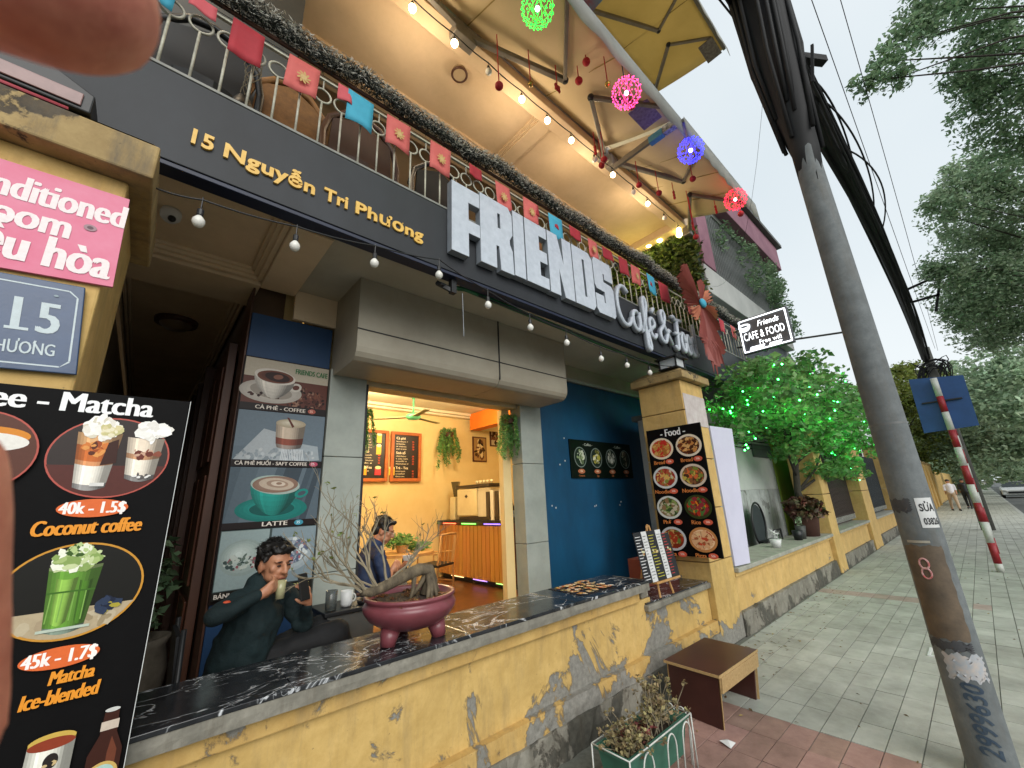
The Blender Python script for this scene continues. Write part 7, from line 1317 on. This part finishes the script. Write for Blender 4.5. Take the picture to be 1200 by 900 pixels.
street_tree('broad street tree filling the right edge of the picture beside the road', (17, -6.9, 0), B_, EX(17, -5.6, 7.6, 14, 3, 1., 50), 760, .092, LEAFG, 42, (16.6, -4.6, 4.6), .26)
street_tree('distant bushy tree at the end of the street behind the road sign', (43, -6.8, 0), C_, [], 120, .30, LEAFG, 43, (42.6, -2.6, 3.2), .35)
street_tree('distant tree rising over the yellow wall behind the potted tree', (39, 4.2, 0), D_, [], 170, .26, LEAFY, 44, (38.8, 3.0, 4.5), .3)
far = []
g = random.Random(90)
for k in range(46): x = g.uniform(60, 150); far.append(((x, g.uniform(-14, 9), g.uniform(2, 9)), (4, 3, 2.4), 420))
tag(leaves(far, .8, 'distant_trees', LEAFG, None, 71, .2, .6, base=(90, 0, 0)), 'hazy mass of trees closing the far end of the street', 'trees', kind='stuff')
rf = thing('red_flowers', 'small bougainvillea with red flowers above the distant yellow wall', 'plant', (30, 2.6, 2.4)); leaves([((29.5, 2.4, 3.0), (.7, .4, .35), 300)], .16, 'flowers', mat('red_petal', 'b8404c', '9c2f3c', 5, .6, 0, rnd=.6), rf, 4); leaves([((29.8, 2.5, 2.7), (.8, .4, .4), 300)], .16, 'foliage', LEAFG, rf, 5)
# ---------------------------------------------------------------- photographer's hand at the lens
hd = thing('photographer_hand', 'blurred reddish fingers of the photographer intruding at the left edge', 'hand', (-.03, .12, 1.6))
HP_ = [((-0.0436, 0.0893, 1.6307), (-0.044, 0.078, 1.657), 0.0105, 0.0098), ((-0.044, 0.078, 1.657), (-0.032, 0.0641, 1.6612), 0.0094, 0.0084), ((-0.032, 0.0641, 1.6612), (-0.0142, 0.0493, 1.6524), 0.0084, 0.0084), ((-0.0303, 0.111, 1.5516), (-0.0213, 0.0982, 1.5562), 0.015, 0.0115), ((-0.0213, 0.0982, 1.5562), (-0.0159, 0.0816, 1.579), 0.0104, 0.0086), ((-0.0159, 0.0816, 1.579), (-0.0186, 0.0718, 1.6048), 0.0083, 0.0076), ((-0.0528, 0.0883, 1.6258), (-0.0623, 0.0814, 1.6581), 0.0105, 0.0098), ((-0.0623, 0.0814, 1.6581), (-0.0564, 0.0674, 1.6733), 0.0096, 0.009), ((-0.0564, 0.0674, 1.6733), (-0.0451, 0.0561, 1.6723), 0.0088, 0.0078), ((-0.06, 0.0866, 1.618), (-0.0722, 0.0813, 1.6492), 0.01, 0.0094), ((-0.0722, 0.0813, 1.6492), (-0.0688, 0.069, 1.6654), 0.0092, 0.0086), ((-0.0688, 0.069, 1.6654), (-0.0594, 0.0583, 1.6674), 0.0084, 0.0075), ((-0.066, 0.085, 1.6073), (-0.0786, 0.0813, 1.6315), 0.009, 0.0084), ((-0.0786, 0.0813, 1.6315), (-0.0777, 0.0724, 1.645), 0.008, 0.0074), ((-0.0777, 0.0724, 1.645), (-0.0716, 0.0639, 1.6491), 0.0074, 0.0066), ((-0.0463, 0.0982, 1.5855), (-0.0436, 0.0893, 1.6307), 0.018, 0.012), ((-0.0463, 0.0982, 1.5855), (-0.0528, 0.0883, 1.6258), 0.018, 0.012), ((-0.0463, 0.0982, 1.5855), (-0.06, 0.0866, 1.618), 0.018, 0.012), ((-0.0463, 0.0982, 1.5855), (-0.066, 0.085, 1.6073), 0.017, 0.011), ((-0.0463, 0.0982, 1.5855), (-0.0303, 0.111, 1.5516), 0.018, 0.015), ((-0.0436, 0.1213, 1.5343), (-0.0463, 0.0982, 1.5855), 0.022, 0.02), ((-0.0627, 0.1702, 1.3818), (-0.0436, 0.1213, 1.5343), 0.032, 0.022)]
flesh('hand', HP_, mat('finger_skin', 'd4846c', 'b86250', 260, .5, .5, 1500, bd=.0006), hd, .0016, 8)
